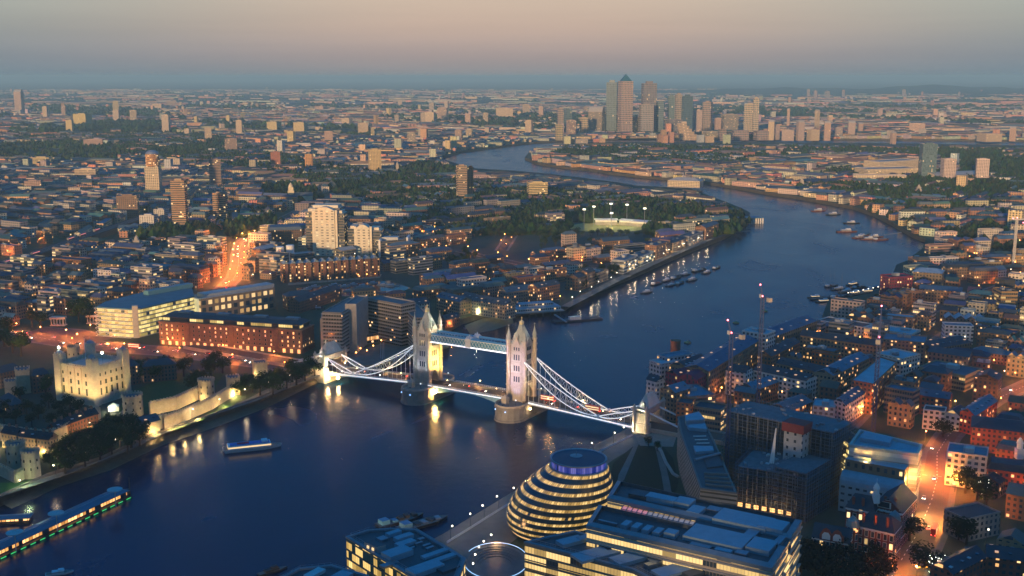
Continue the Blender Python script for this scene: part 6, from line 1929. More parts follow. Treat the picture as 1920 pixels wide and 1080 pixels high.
# rounded-top towers along the far river, right of the cluster
for i, (x0, x1, yt, yb) in enumerate(((1440, 1453, 229, 263), (1466, 1492, 245, 264), (1494, 1508, 230, 264), (1515, 1537, 244, 264), (1545, 1558, 231, 264), (1590, 1604, 231, 257), (1608, 1618, 233, 253), (1475, 1481, 205, 240), (1527, 1536, 208, 250), (1670, 1680, 250, 275), (1840, 1880, 252, 266), (1893, 1907, 241, 265))):
    AUTO.append((tower(x0, x1, yt, yb, 't', R.choice([PNK, (.5, .38, .34), BEI]), None, None, .8, 'barrel' if x1 - x0 < 16 else 'plant', 'riverside_tower', 'tower block', 'towers along the far river'), ('slim' if x1 - x0 < 12 else 'broad' if x1 - x0 > 18 else 'rounded') + ' pink riverside tower'))
for x0, x1, yt, yb, k, c, lab, top in (
 (1727, 1755, 271, 338, 'g', (.10, .17, .20), 'tall dark green glass tower among trees beyond the far reach', 'plant'),
 (1768, 1791, 299, 342, 't', (.60, .48, .44), 'pale concrete tower with dark window strips next to the dark glass tower', 'plant'),
 (1830, 1856, 299, 343, 't', (.60, .48, .44), 'pale concrete tower with dark window strips, farther from the dark glass tower', 'plant'),
 (323, 350, 340, 432, 'r', (.38, .26, .17), 'tall brown tower block with balcony bands near the railway viaduct', 'plant'),
 (400, 424, 363, 413, 'r', (.42, .27, .17), 'shorter brown tower block with balcony bands among trees', 'plant'),
 (390, 415, 300, 353, 'r', (.36, .25, .20), 'dark brown tower with checkered balconies behind the round-topped tower', 'plant'),
 (689, 715, 281, 327, 't', (.62, .47, .24), 'broad golden tower slab before the riverside wood', 'plant'),
 (507, 526, 286, 317, 'b', (.42, .17, .12), 'red and white striped tower block', 'plant'),
 (988, 1027, 343, 376, 'r', (.62, .50, .26), 'wide yellow slab block with ribbon windows in the middle of the peninsula', 'plant'),
 (855, 876, 312, 380, 'r', (.46, .33, .22), 'half-built tower with bare floors and a crane beside the dock', 'plant'),
 (876, 888, 314, 376, 'b', (.36, .18, .10), 'dark orange twin of the half-built tower', 'plant'),
 (28, 43, 173, 214, 't', (.48, .36, .32), 'tall isolated rounded tower far off near the skyline', 'barrel'),
 (137, 167, 214, 238, 't', (.64, .52, .22), 'broad glowing yellow block raised on a stem, far off', 'plant'),
 (215, 258, 368, 410, 'b', (.28, .19, .14), 'dark brick slab flats beside the end of the railway viaduct', 'plant'),
 (262, 291, 405, 430, 'w' if False else 't', (.58, .56, .54), 'white windowless block at the end of the railway viaduct', 'plant'),
 (288, 314, 394, 416, 't', (.50, .48, .46), 'pale grey block just behind the white windowless block', 'plant')):
    tower(x0, x1, yt, yb, k, c, lab, R.uniform(-.3, .3), .8, top)
# round-topped tower
p, w, h = at_tower(272, 299, 286, 370)
o = thing('round_topped_tower', *p, LAND, 'slim pale tower with glowing orange cylindrical upper storeys and domed top', 'tower block')
P = rect(p[0], p[1] + w / 2, w * .95, w * .95, .1)
b = MB(); b.prism(P, LAND, LAND + h * .68, 0, 0); b.build('shaft', F_TOW, o, (.60, .50, .36))
b = MB(); b.lathe(pt_in(P, .5, .5), [(w * .46, LAND + h * .68), (w * .46, LAND + h * .96)], 20); b.build('cylinder_top', FACADE('orange_drum', (.50, .26, .12), pw=3, ph=3.4, fw=.6, fh=.5, lit=.25, brick=False, lcol=(1, .6, .25)), o)
b = MB(); b.lathe(pt_in(P, .5, .5), [(w * .46, LAND + h * .96), (w * .40, LAND + h * 1.0), (w * .2, LAND + h * 1.04), (0, LAND + h * 1.05)], 20); b.build('dome', STEEL, o)
occupy(P, 3)
FT = [(211, 222, 190, 212), (212, 224, 207, 229), (243, 256, 207, 229), (304, 318, 216, 248), (364, 372, 219, 236), (383, 397, 240, 264), (424, 432, 217, 233), (443, 454, 226, 253), (124, 137, 226, 250), (80, 90, 200, 222), (115, 125, 199, 218), (420, 444, 261, 287),
      (538, 554, 247, 271), (607, 624, 247, 270), (788, 800, 212, 232), (797, 815, 211, 232), (820, 840, 203, 228), (833, 841, 190, 207), (805, 815, 193, 210), (745, 754, 188, 200), (739, 749, 216, 232), (763, 779, 251, 272), (853, 866, 244, 264), (873, 887, 243, 263), (872, 884, 214, 234), (930, 962, 203, 222), (905, 915, 212, 232),
      (695, 702, 240, 258), (590, 610, 200, 209), (640, 660, 222, 236), (670, 690, 231, 250), (500, 525, 229, 246), (550, 575, 230, 250), (1513, 1518, 168, 182), (1526, 1532, 170, 184), (1547, 1556, 171, 185), (1579, 1584, 169, 182), (1692, 1698, 168, 180),
      (150, 190, 262, 275), (285, 305, 195, 206), (310, 330, 190, 200), (56, 92, 296, 314), (40, 75, 340, 360), (140, 180, 318, 338), (345, 358, 242, 256), (980, 992, 196, 216), (1010, 1020, 200, 220), (985, 1000, 226, 250), (1340, 1352, 222, 250), (1225, 1236, 202, 246), (1300, 1316, 207, 250), (1062, 1080, 226, 256), (1452, 1462, 236, 262), (1565, 1580, 240, 258), (1706, 1740, 232, 250)]
for i, (x0, x1, yt, yb) in enumerate(FT):
    c = R.choice([BEI, YEL, PNK, BEI, (.55, .45, .36)]) if x0 < 1000 else R.choice([PNK, (.48, .38, .36)])
    AUTO.append((tower(x0, x1, yt, yb, R.choice('ttr'), c, None, None, R.uniform(.5, .9)), ('slim' if x1 - x0 < 12 else 'broad' if x1 - x0 > 24 else 'square') + {BEI: ' beige', YEL: ' yellow', PNK: ' pink'}.get(c, ' pale') + ' tower block'))
# church with pale tower
def church(x, yt, yb, s, label, col):
    p = G(x, yb, LAND); zt = EYE - p[1] * math.tan(PITCH + math.atan((yt - 540) / F)); h = zt - LAND
    o = thing('church', *p, LAND, label, 'church'); m = M('church_stone_' + ('pale' if col[0] > .5 else 'grey'), col)
    b = MB(); b.box(*p, LAND, s, s, h * .55, .2); b.box(*p, LAND + h * .55, s * .8, s * .8, h * .2, .2); b.build('tower', m, o)
    b = MB(); b.lathe(p, [(s * .38, LAND + h * .75), (s * .3, LAND + h * .86), (0, LAND + h)], 8); b.build('spire', m, o)
    w_, r_ = MB(), MB(); P = rect(p[0] + s * 1.9, p[1] + 2, s * 3, s * 1.6, .2); w_.prism(P, LAND, LAND + h * .28, 0); add_roof(w_, r_, P, LAND + h * .28, 'gable', s * .5); w_.build('nave', m, o); r_.build('roof', SLATE, o, (.1, .11, .12)); occupy(P, 3); occupy(rect(*p, s, s), 3)
church(546, 342, 376, 12, 'pale baroque church tower among dark trees', (.62, .54, .38))
church(787, 238, 262, 11, 'small grey church spire beyond the golden slab', (.4, .36, .3))
church(1503, 332, 352, 7, 'thin pale church spire by the far river bank', (.45, .42, .4))
church(1722, 345, 366, 8, 'thin grey church spire below the dark green glass tower', (.4, .4, .4))
church(258, 440, 480, 9, 'grey church spire beside the railway viaduct', (.30, .28, .26))
church(745, 303, 322, 7, 'thin stone spire before the riverside wood', (.44, .38, .3))
LAND_MARKS = [('the cream towers', 620, 460), ('the brick hotel', 420, 640), ('the floodlit keep', 165, 740), ('the northern bridge tower', 795, 742), ('the railway viaduct', 120, 470), ('the sports ground', 1140, 428), ('the round-topped tower', 286, 372),
              ('the pyramid skyscraper', 1172, 252), ('the egg-shaped hall', 1050, 990), ('the building site', 1460, 880), ('the moored boats', 1280, 510), ('the pale church', 546, 376), ('the dark glass tower', 1741, 338), ('the courtyard flats', 1550, 690),
              ('the crimson flats', 1690, 548), ('the golden slab', 702, 327), ('the yellow slab', 1007, 376), ('the half-built tower', 868, 380), ('the stage tower', 35, 214), ('the junction trees', 1790, 960), ('the white gallery', 1575, 625), ('the tug moorings', 1620, 440), ('the dockside flats', 620, 520), ('the yellow depot', 1765, 705), ('the sloping building', 1292, 262)]
# ------------------------------------------------------------------ the streets and blocks between the named buildings
# unseen towers added behind the viewing deck to keep sun off the near streets
for k, (x, y, w, d, h) in enumerate(((-1500, -560, 170, 90, 150), (-1270, -600, 150, 90, 175), (-1050, -520, 160, 80, 160), (-820, -640, 150, 90, 190), (-600, -560, 150, 80, 170), (-390, -600, 140, 90, 185), (-180, -520, 130, 80, 165), (30, -600, 140, 90, 180), (240, -560, 150, 80, 160), (460, -620, 160, 90, 170))):
    house('added_shade_tower', rect(x, y, w, d, .1), h * 1.05, F_GLASS, 'flat', color=(.2, .24, .27), occ=None, cat='tower block', group='office towers behind the viewing deck',
          label='glass office tower on the rising ground west of the viewing deck')

def road_pts(px):
    return [G(x, y, LAND) for x, y in px]
ROADS = []
def road(name, px, w, z=.02, mat=None):
    W = road_pts(px)
    strip('pavement', W, [q + 7 for q in w] if isinstance(w, list) else w + 7, LAND + z - .013, PAVE)
    strip(name, W, w, LAND + z, mat or ASPH)
    if name in ('junction_road', 'approach_road', 'east_road'):
        mk = MB()
        for a_, c_ in zip(W, W[1:]):
            L = math.dist(a_, c_)
            for t in range(int(L / 6)):
                p, q_ = lerp(a_, c_, t * 6 / L), lerp(a_, c_, (t * 6 + 2.6) / L)
                mk.face([(*e_, LAND + z + .012) for e_ in rect(*lerp(p, q_, .5), 2.6, .35, ang(a_, c_))])
        tag(mk.build('road_markings', WHITE), kind='structure')
    occ_line(W, (max(w) if isinstance(w, list) else w) + 5)
    ROADS.append((W, w))
    return W
RED_A = M('junction_asphalt', (.13, .10, .085), scale=.08, var=.4)
road('approach_road', [(-60, 622), (40, 628), (130, 642), (220, 652), (330, 660), (430, 672), (520, 684), (590, 696)], 26, .03, RED_A)
road('hill_road', [(60, 620), (130, 625), (185, 640)], 30, .026, RED_A)
road('east_road', [(415, 545), (440, 520), (447, 497), (448, 475), (452, 458), (470, 440)], 15, .03, RED_A)
road('east_road', [(470, 440), (560, 395), (680, 345)], 14, .034)
road('junction_road', [(1655, 1110), (1690, 1050), (1722, 997), (1747, 937), (1757, 898), (1757, 850), (1777, 818), (1808, 786), (1860, 752), (1940, 715)], [26, 25, 22, 17, 16, 11, 11, 11, 11, 11], .03, RED_A)
road('junction_road', [(1690, 886), (1757, 893), (1850, 905)], 13, .034, RED_A)
road('shad_lane', [(1585, 800), (1625, 760), (1690, 690), (1735, 655), (1790, 620)], 11, .036, RED_A)
road('quay_lane', [(1340, 760), (1332, 790), (1345, 730), (1420, 665), (1500, 618)], 8, .038, RED_A)
road('long_lane', [(940, 470), (960, 440), (985, 405)], 13, .03)
road('side_street', [(1180, 515), (1120, 500), (1000, 500), (860, 470), (770, 470)], 11, .03)
road('side_street', [(1690, 600), (1810, 560), (1930, 520)], 12, .03)
road('quay_road', [(1060, 575), (1150, 528), (1250, 482), (1330, 448)], 3.5, .03, PAVE)

# raised railway
W = road_pts([(-60, 525), (60, 488), (150, 456), (258, 419), (330, 392), (420, 366)])
b = MB()
for k in range(len(W) - 1):
    a_, c_ = W[k], W[k + 1]
    P = rect(*lerp(a_, c_, .5), math.dist(a_, c_) + 2, 22, ang(a_, c_)); b.prism(P, LAND, LAND + 8 + .004 * k, 0, 1)
    occupy(P, 4)
via = tag(b.build('railway_viaduct', [M('viaduct_brick', (.16, .11, .08)), M('ballast', (.035, .035, .04))]), 'raised railway viaduct running diagonally out of the picture with parked red-lit trains', 'viaduct')
b = MB()
for k in range(len(W) - 1):
    for off_ in (-7, -5.4, -2, -.4, 3, 4.6):
        d = (Vector(W[k + 1]) - Vector(W[k])).normalized(); n_ = Vector((-d.y, d.x)) * off_
        b.bar((W[k][0] + n_.x, W[k][1] + n_.y, LAND + 8.15), (W[k + 1][0] + n_.x, W[k + 1][1] + n_.y, LAND + 8.15), .25, .2)
b.build('rail', STEEL, via)
for k in range(2):
    for s in range(3):
        t = (.18, .62)[k] + s * .075; f = t * 3; i = int(f); p = lerp(W[i], W[i + 1], f - i); a_ = ang(W[i], W[i + 1]); off_ = (-6.2, 3.8)[k]; p = (p[0] - math.sin(a_) * off_, p[1] + math.cos(a_) * off_)
        if s == 0: tr = thing('train', p[0], p[1], LAND + 8.3, ('dark train with red lights on the near track of the railway viaduct', 'dark train with red lights on the far track of the railway viaduct')[k], 'train', 'trains on the viaduct')
        b = MB(); b.box(p[0], p[1], LAND + 8.9, 19, 2.9, 2.9, a_); b.prism(inset(rect(p[0], p[1], 19, 2.9, a_), .3), LAND + 11.8, LAND + 12.1, 0, 0); c_ = b.build('carriage', M('train_body', (.10, .10, .14), rough=.4), tr)
        b = MB(); b.prism(inset(rect(p[0], p[1], 17.5, 2.9, a_), -.04), LAND + 10.3, LAND + 11.2, 0, 0); b.build('window_strip', EM('train_glow', (1, .25, .2), .8), c_)
        b = MB()
        for u in (-6.5, 6.5): b.box(p[0] + math.cos(a_) * u, p[1] + math.sin(a_) * u, LAND + 8.3, 2.6, 2.4, .6, a_)
        b.build('bogie', DARK, c_)

COUNT = {}
KMAX = {'terrace': 240, 'brick_flats': 240, 'pale_flats': 200, 'office_block': 150, 'brick_warehouse': 180}
WORDC = {0: 'brown brick', 1: 'tan brick', 2: 'dark brick', 3: 'sandy brick', 4: 'grey brick', 5: 'sooty brick', 6: 'red brick'}
WORDP = {0: 'cream', 1: 'ivory', 2: 'stone grey', 3: 'off-white', 4: 'beige'}
WORDR = ['dark slate', 'grey slate', 'black', 'ash grey', 'brown', 'blue-grey']
STUFF = MB(); STUFFR = MB()
TREESPOTS = []
VARY = lambda c, s=.12: tuple(max(.01, q * R.uniform(1 - s, 1 + s)) for q in c)


def hides_water(p, h):
    """Whether something h high at p would stand in front of the far reaches of the river."""
    if math.hypot(*p) < 1150: return False
    for k in ((.4, .7, 1.0) if h > 16 else (.5, 1.0)):
        x, y = proj(p[0], p[1], LAND + h * k)
        if y > 150 and not on_land(G(x, y, 0)) or 1062 < x < 1216 and 412 < y < 440: return True
    return False


WOODS = []
def wood(px, n, clear=True):
    W = [G(x, y, LAND) for x, y in px]
    WOODS.append(W)
    xs, ys = [p[0] for p in W], [p[1] for p in W]
    k = 0
    for _ in range(n * 12):
        p = (R.uniform(min(xs), max(xs)), R.uniform(min(ys), max(ys)))
        if inside(p, W) and on_land(p) and (int(p[0] // 4), int(p[1] // 4)) not in OCC and not hides_water(p, 12):
            TREESPOTS.append(p); k += 1
            if k >= n: break
    if clear: occupy(W, 0)


def far_building(P, h, col, rcol, rt):
    STUFF.col = (*col, 1); STUFFR.col = (*rcol, 1)
    STUFF.prism(P, LAND, LAND + h, 0)
    if rt == 'flat': STUFFR.cap(ccw(P), LAND + h)
    else: add_roof(STUFF, STUFFR, P, LAND + h, rt, min(4, h * .4))


def fill(px, theta, mix, lots=(14, 40), deep=(10, 15), street=11, keep=.85, trees=.5, hmul=1.0, lit=True, near=True, z=LAND, maxd=1750):
    region = [G(x, y, LAND) for x, y in px] if px and px[0] is not None else None
    th = math.radians(theta)
    cx, cy = sum(p[0] for p in region) / len(region), sum(p[1] for p in region) / len(region)
    c, s = math.cos(th), math.sin(th)
    loc = [((p[0] - cx) * c + (p[1] - cy) * s, -(p[0] - cx) * s + (p[1] - cy) * c) for p in region]
    u0, u1, v0, v1 = min(p[0] for p in loc), max(p[0] for p in loc), min(p[1] for p in loc), max(p[1] for p in loc)
    todo = []
    v = v0; row = 0
    while v < v1:
        d = R.uniform(*deep)
        u = u0 + R.uniform(0, 20)
        while u < u1:
            L = R.uniform(*lots)
            if R.random() < .08: u += 9
            q = [(u, v), (u + L, v), (u + L, v + d), (u, v + d)]
            P = [(cx + a * c - b * s, cy + a * s + b * c) for a, b in q]
            m = lerp(P[0], P[2], .5)
            if inside(m, region):
                if R.random() < keep and all(on_land(p) for p in P) and not taken(P) and not hides_water(m, 13):
                    todo.append(P)
                elif R.random() < trees and on_land(m) and not taken(P):
                    TREESPOTS.append(m)
            u += L + R.uniform(.8, 4)
        row += 1
        v += d + (street if row % 2 else R.uniform(9, 15))
    for P in todo:
        m = lerp(P[0], P[2], .5)
        if taken(P): continue
        kind = R.choices(list(mix), weights=list(mix.values()))[0]
        ci, ri = R.randrange(7), R.randrange(6)
        dist = math.hypot(*m)
        if kind == 'terrace': h, rt, wl = R.uniform(6.5, 10), R.choice(['gable', 'gable', 'hip']), F_TERR
        elif kind == 'brick_flats': h, rt, wl = R.uniform(10, 18), R.choice(['flat', 'gable', 'hip', 'mansard']), F_LITBR if lit else F_BRICK
        elif kind == 'pale_flats': h, rt, wl = R.uniform(11, 22), R.choice(['flat', 'flat', 'hip']), F_WHITE
        elif kind == 'office_block': h, rt, wl = R.uniform(12, 24), 'flat', F_OFF if R.random() < .7 else F_RIB
        else: h, rt, wl = R.uniform(10, 17), R.choice(['gable', 'saw', 'flat', 'hip']), F_WARE
        h *= hmul
        pal = kind in ('pale_flats', 'office_block')
        pi = R.randrange(5)
        col = VARY(PALES[pi] if pal else BRICKS[ci]); rcol = VARY(ROOFS[ri], .3)
        if kind == 'office_block': col = VARY(R.choice([(.28, .27, .26), (.42, .40, .37), (.2, .2, .21)]))
        if near and dist < maxd and COUNT.get(kind, 0) < KMAX[kind]:
            COUNT[kind] = COUNT.get(kind, 0) + 1
            dd = math.hypot(P[1][0] - P[0][0], P[1][1] - P[0][1])
            nchim = int(dd / 9) if kind == 'terrace' and dist < 1000 else 0
            o = house(kind, P, h, wl, rt, R.uniform(2.5, 4), color=col, rcolor=rcol, cat={'terrace': 'terrace', 'brick_flats': 'flats', 'pale_flats': 'flats', 'office_block': 'office', 'brick_warehouse': 'warehouse'}[kind],
                      clutter=(1 if rt == 'flat' and R.random() < .8 else 0) + (3 if rt == 'flat' and dist < 1050 else 0), occ=1.0, chim=min(nchim, 3))
            size = 'long' if dd > 30 else 'short' if dd < 19 else ''
            tint = WORDP[pi] if kind == 'pale_flats' else '' if pal else WORDC[ci]
            AUTO.append((o, ' '.join(q for q in (size, tint, {'brick_flats': 'flats', 'pale_flats': 'flats', 'office_block': 'glazed office', 'brick_warehouse': 'warehouse'}.get(kind, kind), 'with', {'flat': 'flat roof', 'gable': 'pitched roof', 'hip': 'hipped roof', 'mansard': 'mansard', 'saw': 'saw-tooth roof'}[rt]) if q)))
        else:
            far_building(P, h, col, rcol, rt); occupy(P, 0)


wood([(1050, 275), (1200, 272), (1440, 272), (1440, 300), (1330, 318), (1150, 305), (1030, 292)], 1500, False)
wood([(1450, 275), (1900, 282), (1920, 300), (1760, 300), (1620, 290), (1450, 300)], 800, False)
wood([(740, 320), (790, 306), (860, 318), (850, 330), (760, 335)], 120)
wood([(700, 345), (740, 330), (750, 338), (700, 355)], 40)
wood([(1085, 415), (1110, 398), (1190, 392), (1290, 400), (1330, 418), (1240, 428), (1225, 410), (1120, 410)], 130)
wood([(1480, 350), (1900, 345), (1920, 372), (1700, 380), (1620, 372)], 600, False)
wood([(1620, 385), (1900, 380), (1920, 398), (1700, 405)], 220, False)
wood([(1800, 300), (1920, 300), (1920, 330), (1800, 335)], 200)
wood([(0, 268), (200, 270), (250, 290), (200, 305), (0, 300)], 260)
wood([(150, 232), (300, 230), (310, 243), (160, 248)], 300)
wood([(265, 440), (330, 425), (400, 425), (410, 440), (330, 455), (270, 456)], 70)
wood([(425, 425), (500, 410), (540, 412), (500, 440), (440, 452)], 60)
wood([(490, 355), (540, 345), (600, 362), (590, 382), (500, 378)], 70)
wood([(290, 285), (420, 265), (440, 275), (320, 300)], 160)
wood([(830, 500), (870, 470), (900, 480), (860, 510)], 16)
wood([(1000, 440), (1060, 430), (1070, 450), (1010, 470)], 30)
wood([(1070, 520), (1130, 505), (1160, 515), (1090, 545)], 30)
wood([(1760, 440), (1860, 425), (1900, 440), (1800, 455)], 50)
wood([(1860, 465), (1930, 465), (1930, 490), (1870, 490)], 30)
for e_, h_, d_, rt_, lab_ in (((1628, 318, 1722, 316), 22, 60, 'flat', 'big cream stepped printing works with pale roofs next to the dark green glass tower'), ((1650, 304, 1726, 300), 34, 50, 'flat', 'higher rear block of the cream works behind its pale front roofs'), ((1600, 328, 1700, 330), 16, 30, 'flat', 'long pinkish flats range in front of the cream works'),
        ((1308, 299, 1382, 298), 9, 80, 'flat', 'white low shopping hall with broad pale roof in the peninsula wood'), ((1252, 338, 1312, 340), 14, 40, 'hip', 'tan riverside warehouse pair facing the far reach'), ((1755, 330, 1860, 326), 12, 60, 'barrel', 'pale arched hall roofs behind the two pale concrete towers')):
    house('works_building', edge(*e_, h_, d_), h_, F_TOW, rt_, 6, color=(.62, .52, .38), rcolor=(.45, .42, .36), label=lab_, cat='building')
occupy(pxpoly([(1060, 450), (1065, 408), (1220, 408), (1220, 450)], 0), 4)
BK = [G(x, y, 0) for x, y in ((1096, 558), (1130, 545), (1180, 525), (1240, 498), (1300, 472), (1360, 448))]
BL = ['first brick warehouse on the quay east of the white-banded pier building', 'gabled brick wharf second along the quay from the white-banded pier building', 'tan warehouse third along the quay from the white-banded pier building', 'low glazed wharf block fourth along the quay from the white-banded pier building', 'stepped quayside flats fifth along from the white-banded pier building',
      'glass-fronted quayside flats sixth along from the white-banded pier building', 'quayside flats with balconies seventh along from the white-banded pier building', 'broad quayside flats eighth along from the white-banded pier building', 'grey quayside flats ninth along, opposite the midstream boats', 'brick quayside flats tenth along, before the river bend']
for k in range(10):
    a_, c_ = BK[k // 2], BK[k // 2 + 1]
    f0, f1 = (.04, .46) if k % 2 == 0 else (.54, .96)
    if k in (3,): continue
    d_ = (Vector(c_) - Vector(a_)).normalized(); n_ = Vector((-d_.y, d_.x)) * 9; m_ = Vector((-d_.y, d_.x)) * 25
    p_, q_ = Vector(lerp(a_, c_, f0)), Vector(lerp(a_, c_, f1))
    house('quayside_block', [tuple(p_ + n_), tuple(q_ + n_), tuple(q_ + m_), tuple(p_ + m_)], 15 + 3 * math.sin(k * 2.3), F_WARE if k < 4 else F_OFF if k in (4, 5) else F_LITBR, ('gable', 'gable', 'flat', 'gable', 'flat', 'flat', 'flat', 'hip', 'flat', 'gable')[k], 3.5,
          color=((.24, .15, .1), (.3, .18, .11), (.34, .26, .17), (.3, .3, .3), (.4, .42, .42), (.3, .36, .38), (.36, .2, .12), (.4, .3, .2), (.3, .3, .3), (.3, .16, .1))[k], label=BL[k], cat='building', clutter=2)
SOUTHMIX = {'brick_warehouse': 4, 'brick_flats': 4, 'pale_flats': 1, 'office_block': 1, 'terrace': 1}
fill([(1232, 760), (1250, 700), (1330, 700), (1420, 660), (1540, 590), (1600, 575), (1660, 556), (1930, 540), (1930, 860), (1760, 850), (1700, 800), (1560, 800), (1345, 770)], -35, SOUTHMIX, (14, 34), (11, 15), 9, .95, .3)
fill([(1790, 860), (1930, 850), (1930, 1090), (1790, 1090)], -35, SOUTHMIX, (14, 30), (11, 15), 10, .8, .5)
fill([(1660, 556), (1700, 512), (1740, 480), (1760, 455), (1930, 450), (1930, 540)], 10, {'brick_flats': 4, 'brick_warehouse': 3, 'pale_flats': 2, 'terrace': 2}, (14, 34), (11, 14), 11, .8, .6)
fill([(1600, 398), (1680, 420), (1745, 450), (1760, 455), (1930, 450), (1930, 385), (1750, 385)], 5, {'brick_flats': 3, 'terrace': 5, 'pale_flats': 2}, (16, 44), (9, 12), 14, .55, .8)
fill([(0, 640), (60, 600), (185, 590), (375, 540), (520, 520), (520, 470), (420, 460), (300, 470), (150, 470), (-40, 540), (-40, 640)], -22, {'office_block': 5, 'pale_flats': 2, 'brick_flats': 3, 'brick_warehouse': 1}, (20, 46), (13, 19), 11, .88, .5)
fill([(-40, 500), (60, 470), (258, 405), (300, 395), (300, 360), (-60, 400)], -30, {'brick_flats': 4, 'office_block': 2, 'brick_warehouse': 3, 'pale_flats': 1}, (16, 44), (11, 15), 12, .85, .5)
fill([(280, 470), (430, 460), (500, 440), (560, 400), (620, 390), (500, 370), (300, 380), (265, 420)], -15, {'brick_flats': 4, 'terrace': 2, 'pale_flats': 2, 'brick_warehouse': 1}, (16, 50), (10, 13), 13, .6, .9)
fill([(715, 520), (760, 440), (770, 400), (900, 380), (1000, 400), (1000, 440), (960, 480), (850, 520), (760, 560)], 40, {'terrace': 5, 'brick_flats': 3, 'pale_flats': 1, 'office_block': 1}, (18, 50), (9, 12), 13, .85, .6)
fill([(760, 560), (850, 520), (960, 485), (1090, 470), (1180, 500), (1060, 570), (960, 590), (880, 590)], 35, {'brick_flats': 5, 'pale_flats': 2, 'terrace': 2, 'brick_warehouse': 2}, (16, 40), (10, 14), 11, .85, .5)
fill([(1000, 470), (980, 400), (1060, 430), (1070, 445), (1200, 440), (1330, 410), (1385, 415), (1380, 430), (1240, 490), (1180, 505), (1090, 470)], 30, {'terrace': 5, 'brick_flats': 3, 'pale_flats': 2, 'office_block': 1}, (18, 50), (9, 12), 13, .75, .8)
fill([(640, 560), (780, 560), (870, 600), (830, 620), (780, 600)], 25, {'brick_flats': 3, 'terrace': 2}, (14, 30), (10, 13), 10, .8, .8)
fill([(600, 500), (720, 440), (770, 420), (640, 380), (560, 400), (470, 440), (480, 500)], -10, {'office_block': 4, 'brick_flats': 3, 'pale_flats': 3}, (18, 44), (12, 18), 11, .85, .5)

TS = len(TREESPOTS)
for px, th in (([(1232, 760), (1250, 700), (1330, 700), (1420, 660), (1540, 590), (1600, 575), (1660, 556), (1930, 540), (1930, 860), (1760, 850), (1700, 800), (1560, 800), (1345, 770)], -35), ([(0, 640), (60, 600), (185, 590), (375, 540), (520, 520), (520, 470), (150, 470), (-40, 540)], -22)):
    fill(px, th, SOUTHMIX, (9, 17), (8, 11), 5, 1.0, .1)
# ---- everything farther off, too many to count: one mass of buildings
def scatter(n, y0, y1, xk, dens_green, size, hh, tall=.02):
    done = 0; tries = 0
    while done < n and tries < n * 6:
        tries += 1
        y = math.sqrt(R.uniform(y0 * y0, y1 * y1)); x = R.uniform(-xk, xk) * y
        if not on_land((x, y)): continue
        g = math.sin(x * .0021 + 1.3) * math.sin(y * .0013 + x * .0007) + .6 * math.sin(x * .0051 + y * .0037)
        green = g > dens_green
        if any(inside((x, y), W) for W in WOODS) and R.random() < .96: continue
        if green and R.random() < .85:
            TREESPOTS.append((x, y)); continue
        a = .6 * math.sin(x * .001) + .5 * math.sin(y * .0008) + (PI / 2 if R.random() < .4 else 0)
        h = R.uniform(*hh)
        pick = R.random()
        if pick < tall: plots = [(0, 0, R.uniform(16, 26), R.uniform(14, 20), h * R.uniform(1.8, 3.2))]
        elif pick < .16: plots = [(0, 0, R.uniform(1.3, 2.2) * size[1], R.uniform(.7, 1.2) * size[1], R.uniform(6, 10))]
        elif pick < .62:                                   # a few parallel terraces with a street between
            L, gap = R.uniform(1.2, 2.6) * size[1], R.uniform(17, 22) * max(1, size[0] / 18)
            plots = [(R.uniform(-4, 4), (k - 1) * gap, L * R.uniform(.7, 1), R.uniform(8, 10) * max(1, size[0] / 18), h * .8) for k in range(R.randint(2, 4))]
        else: plots = [(0, 0, R.uniform(*size), R.uniform(size[0] * .5, size[0] * 1.1), h)]
        base = VARY(R.choice(BRICKS), .2) if R.random() < .52 else None
        base = tuple(min(.9, q * 1.9) for q in base) if base else VARY(R.choice(PALES), .15)
        rbase = R.choice(ROOFS + [(.16, .11, .08), (.20, .13, .09), (.22, .16, .12)])
        for (du, dv, w, d, h) in plots:
            px_, py_ = x + du * math.cos(a) - dv * math.sin(a), y + du * math.sin(a) + dv * math.cos(a)
            P = rect(px_, py_, w, d, a)
            if taken(P) or not all(on_land(p) for p in P): continue
            if y < 5200 and (hides_water((px_, py_), h) or hides_water(P[2], h)): continue
            rt = 'flat' if h > 13 or w > 1.25 * size[1] and d > size[1] * .6 or R.random() < .3 else R.choice(['gable', 'hip'])
            far_building(P, h, VARY(base, .08), VARY(rbase, .2) if not (rt == 'flat' and d > 25) else VARY((.30, .30, .29), .3), rt)
            occupy(P, 0)
            done += 1


scatter(5200, 1650, 2700, .50, .42, (16, 44), (7, 15), .008)
scatter(6200, 2700, 4600, .50, .36, (18, 55), (7, 16), .018)
scatter(3800, 4600, 9000, .50, .25, (24, 80), (8, 18), .03)
scatter(2200, 9000, 20000, .50, .35, (50, 160), (9, 22), .03)
b = STUFF.build('distant_buildings', [F_FAR, F_FAR]); tag(b, kind='stuff')
b = STUFFR.build('distant_roofs', ROOF_FAR); tag(b, kind='stuff')
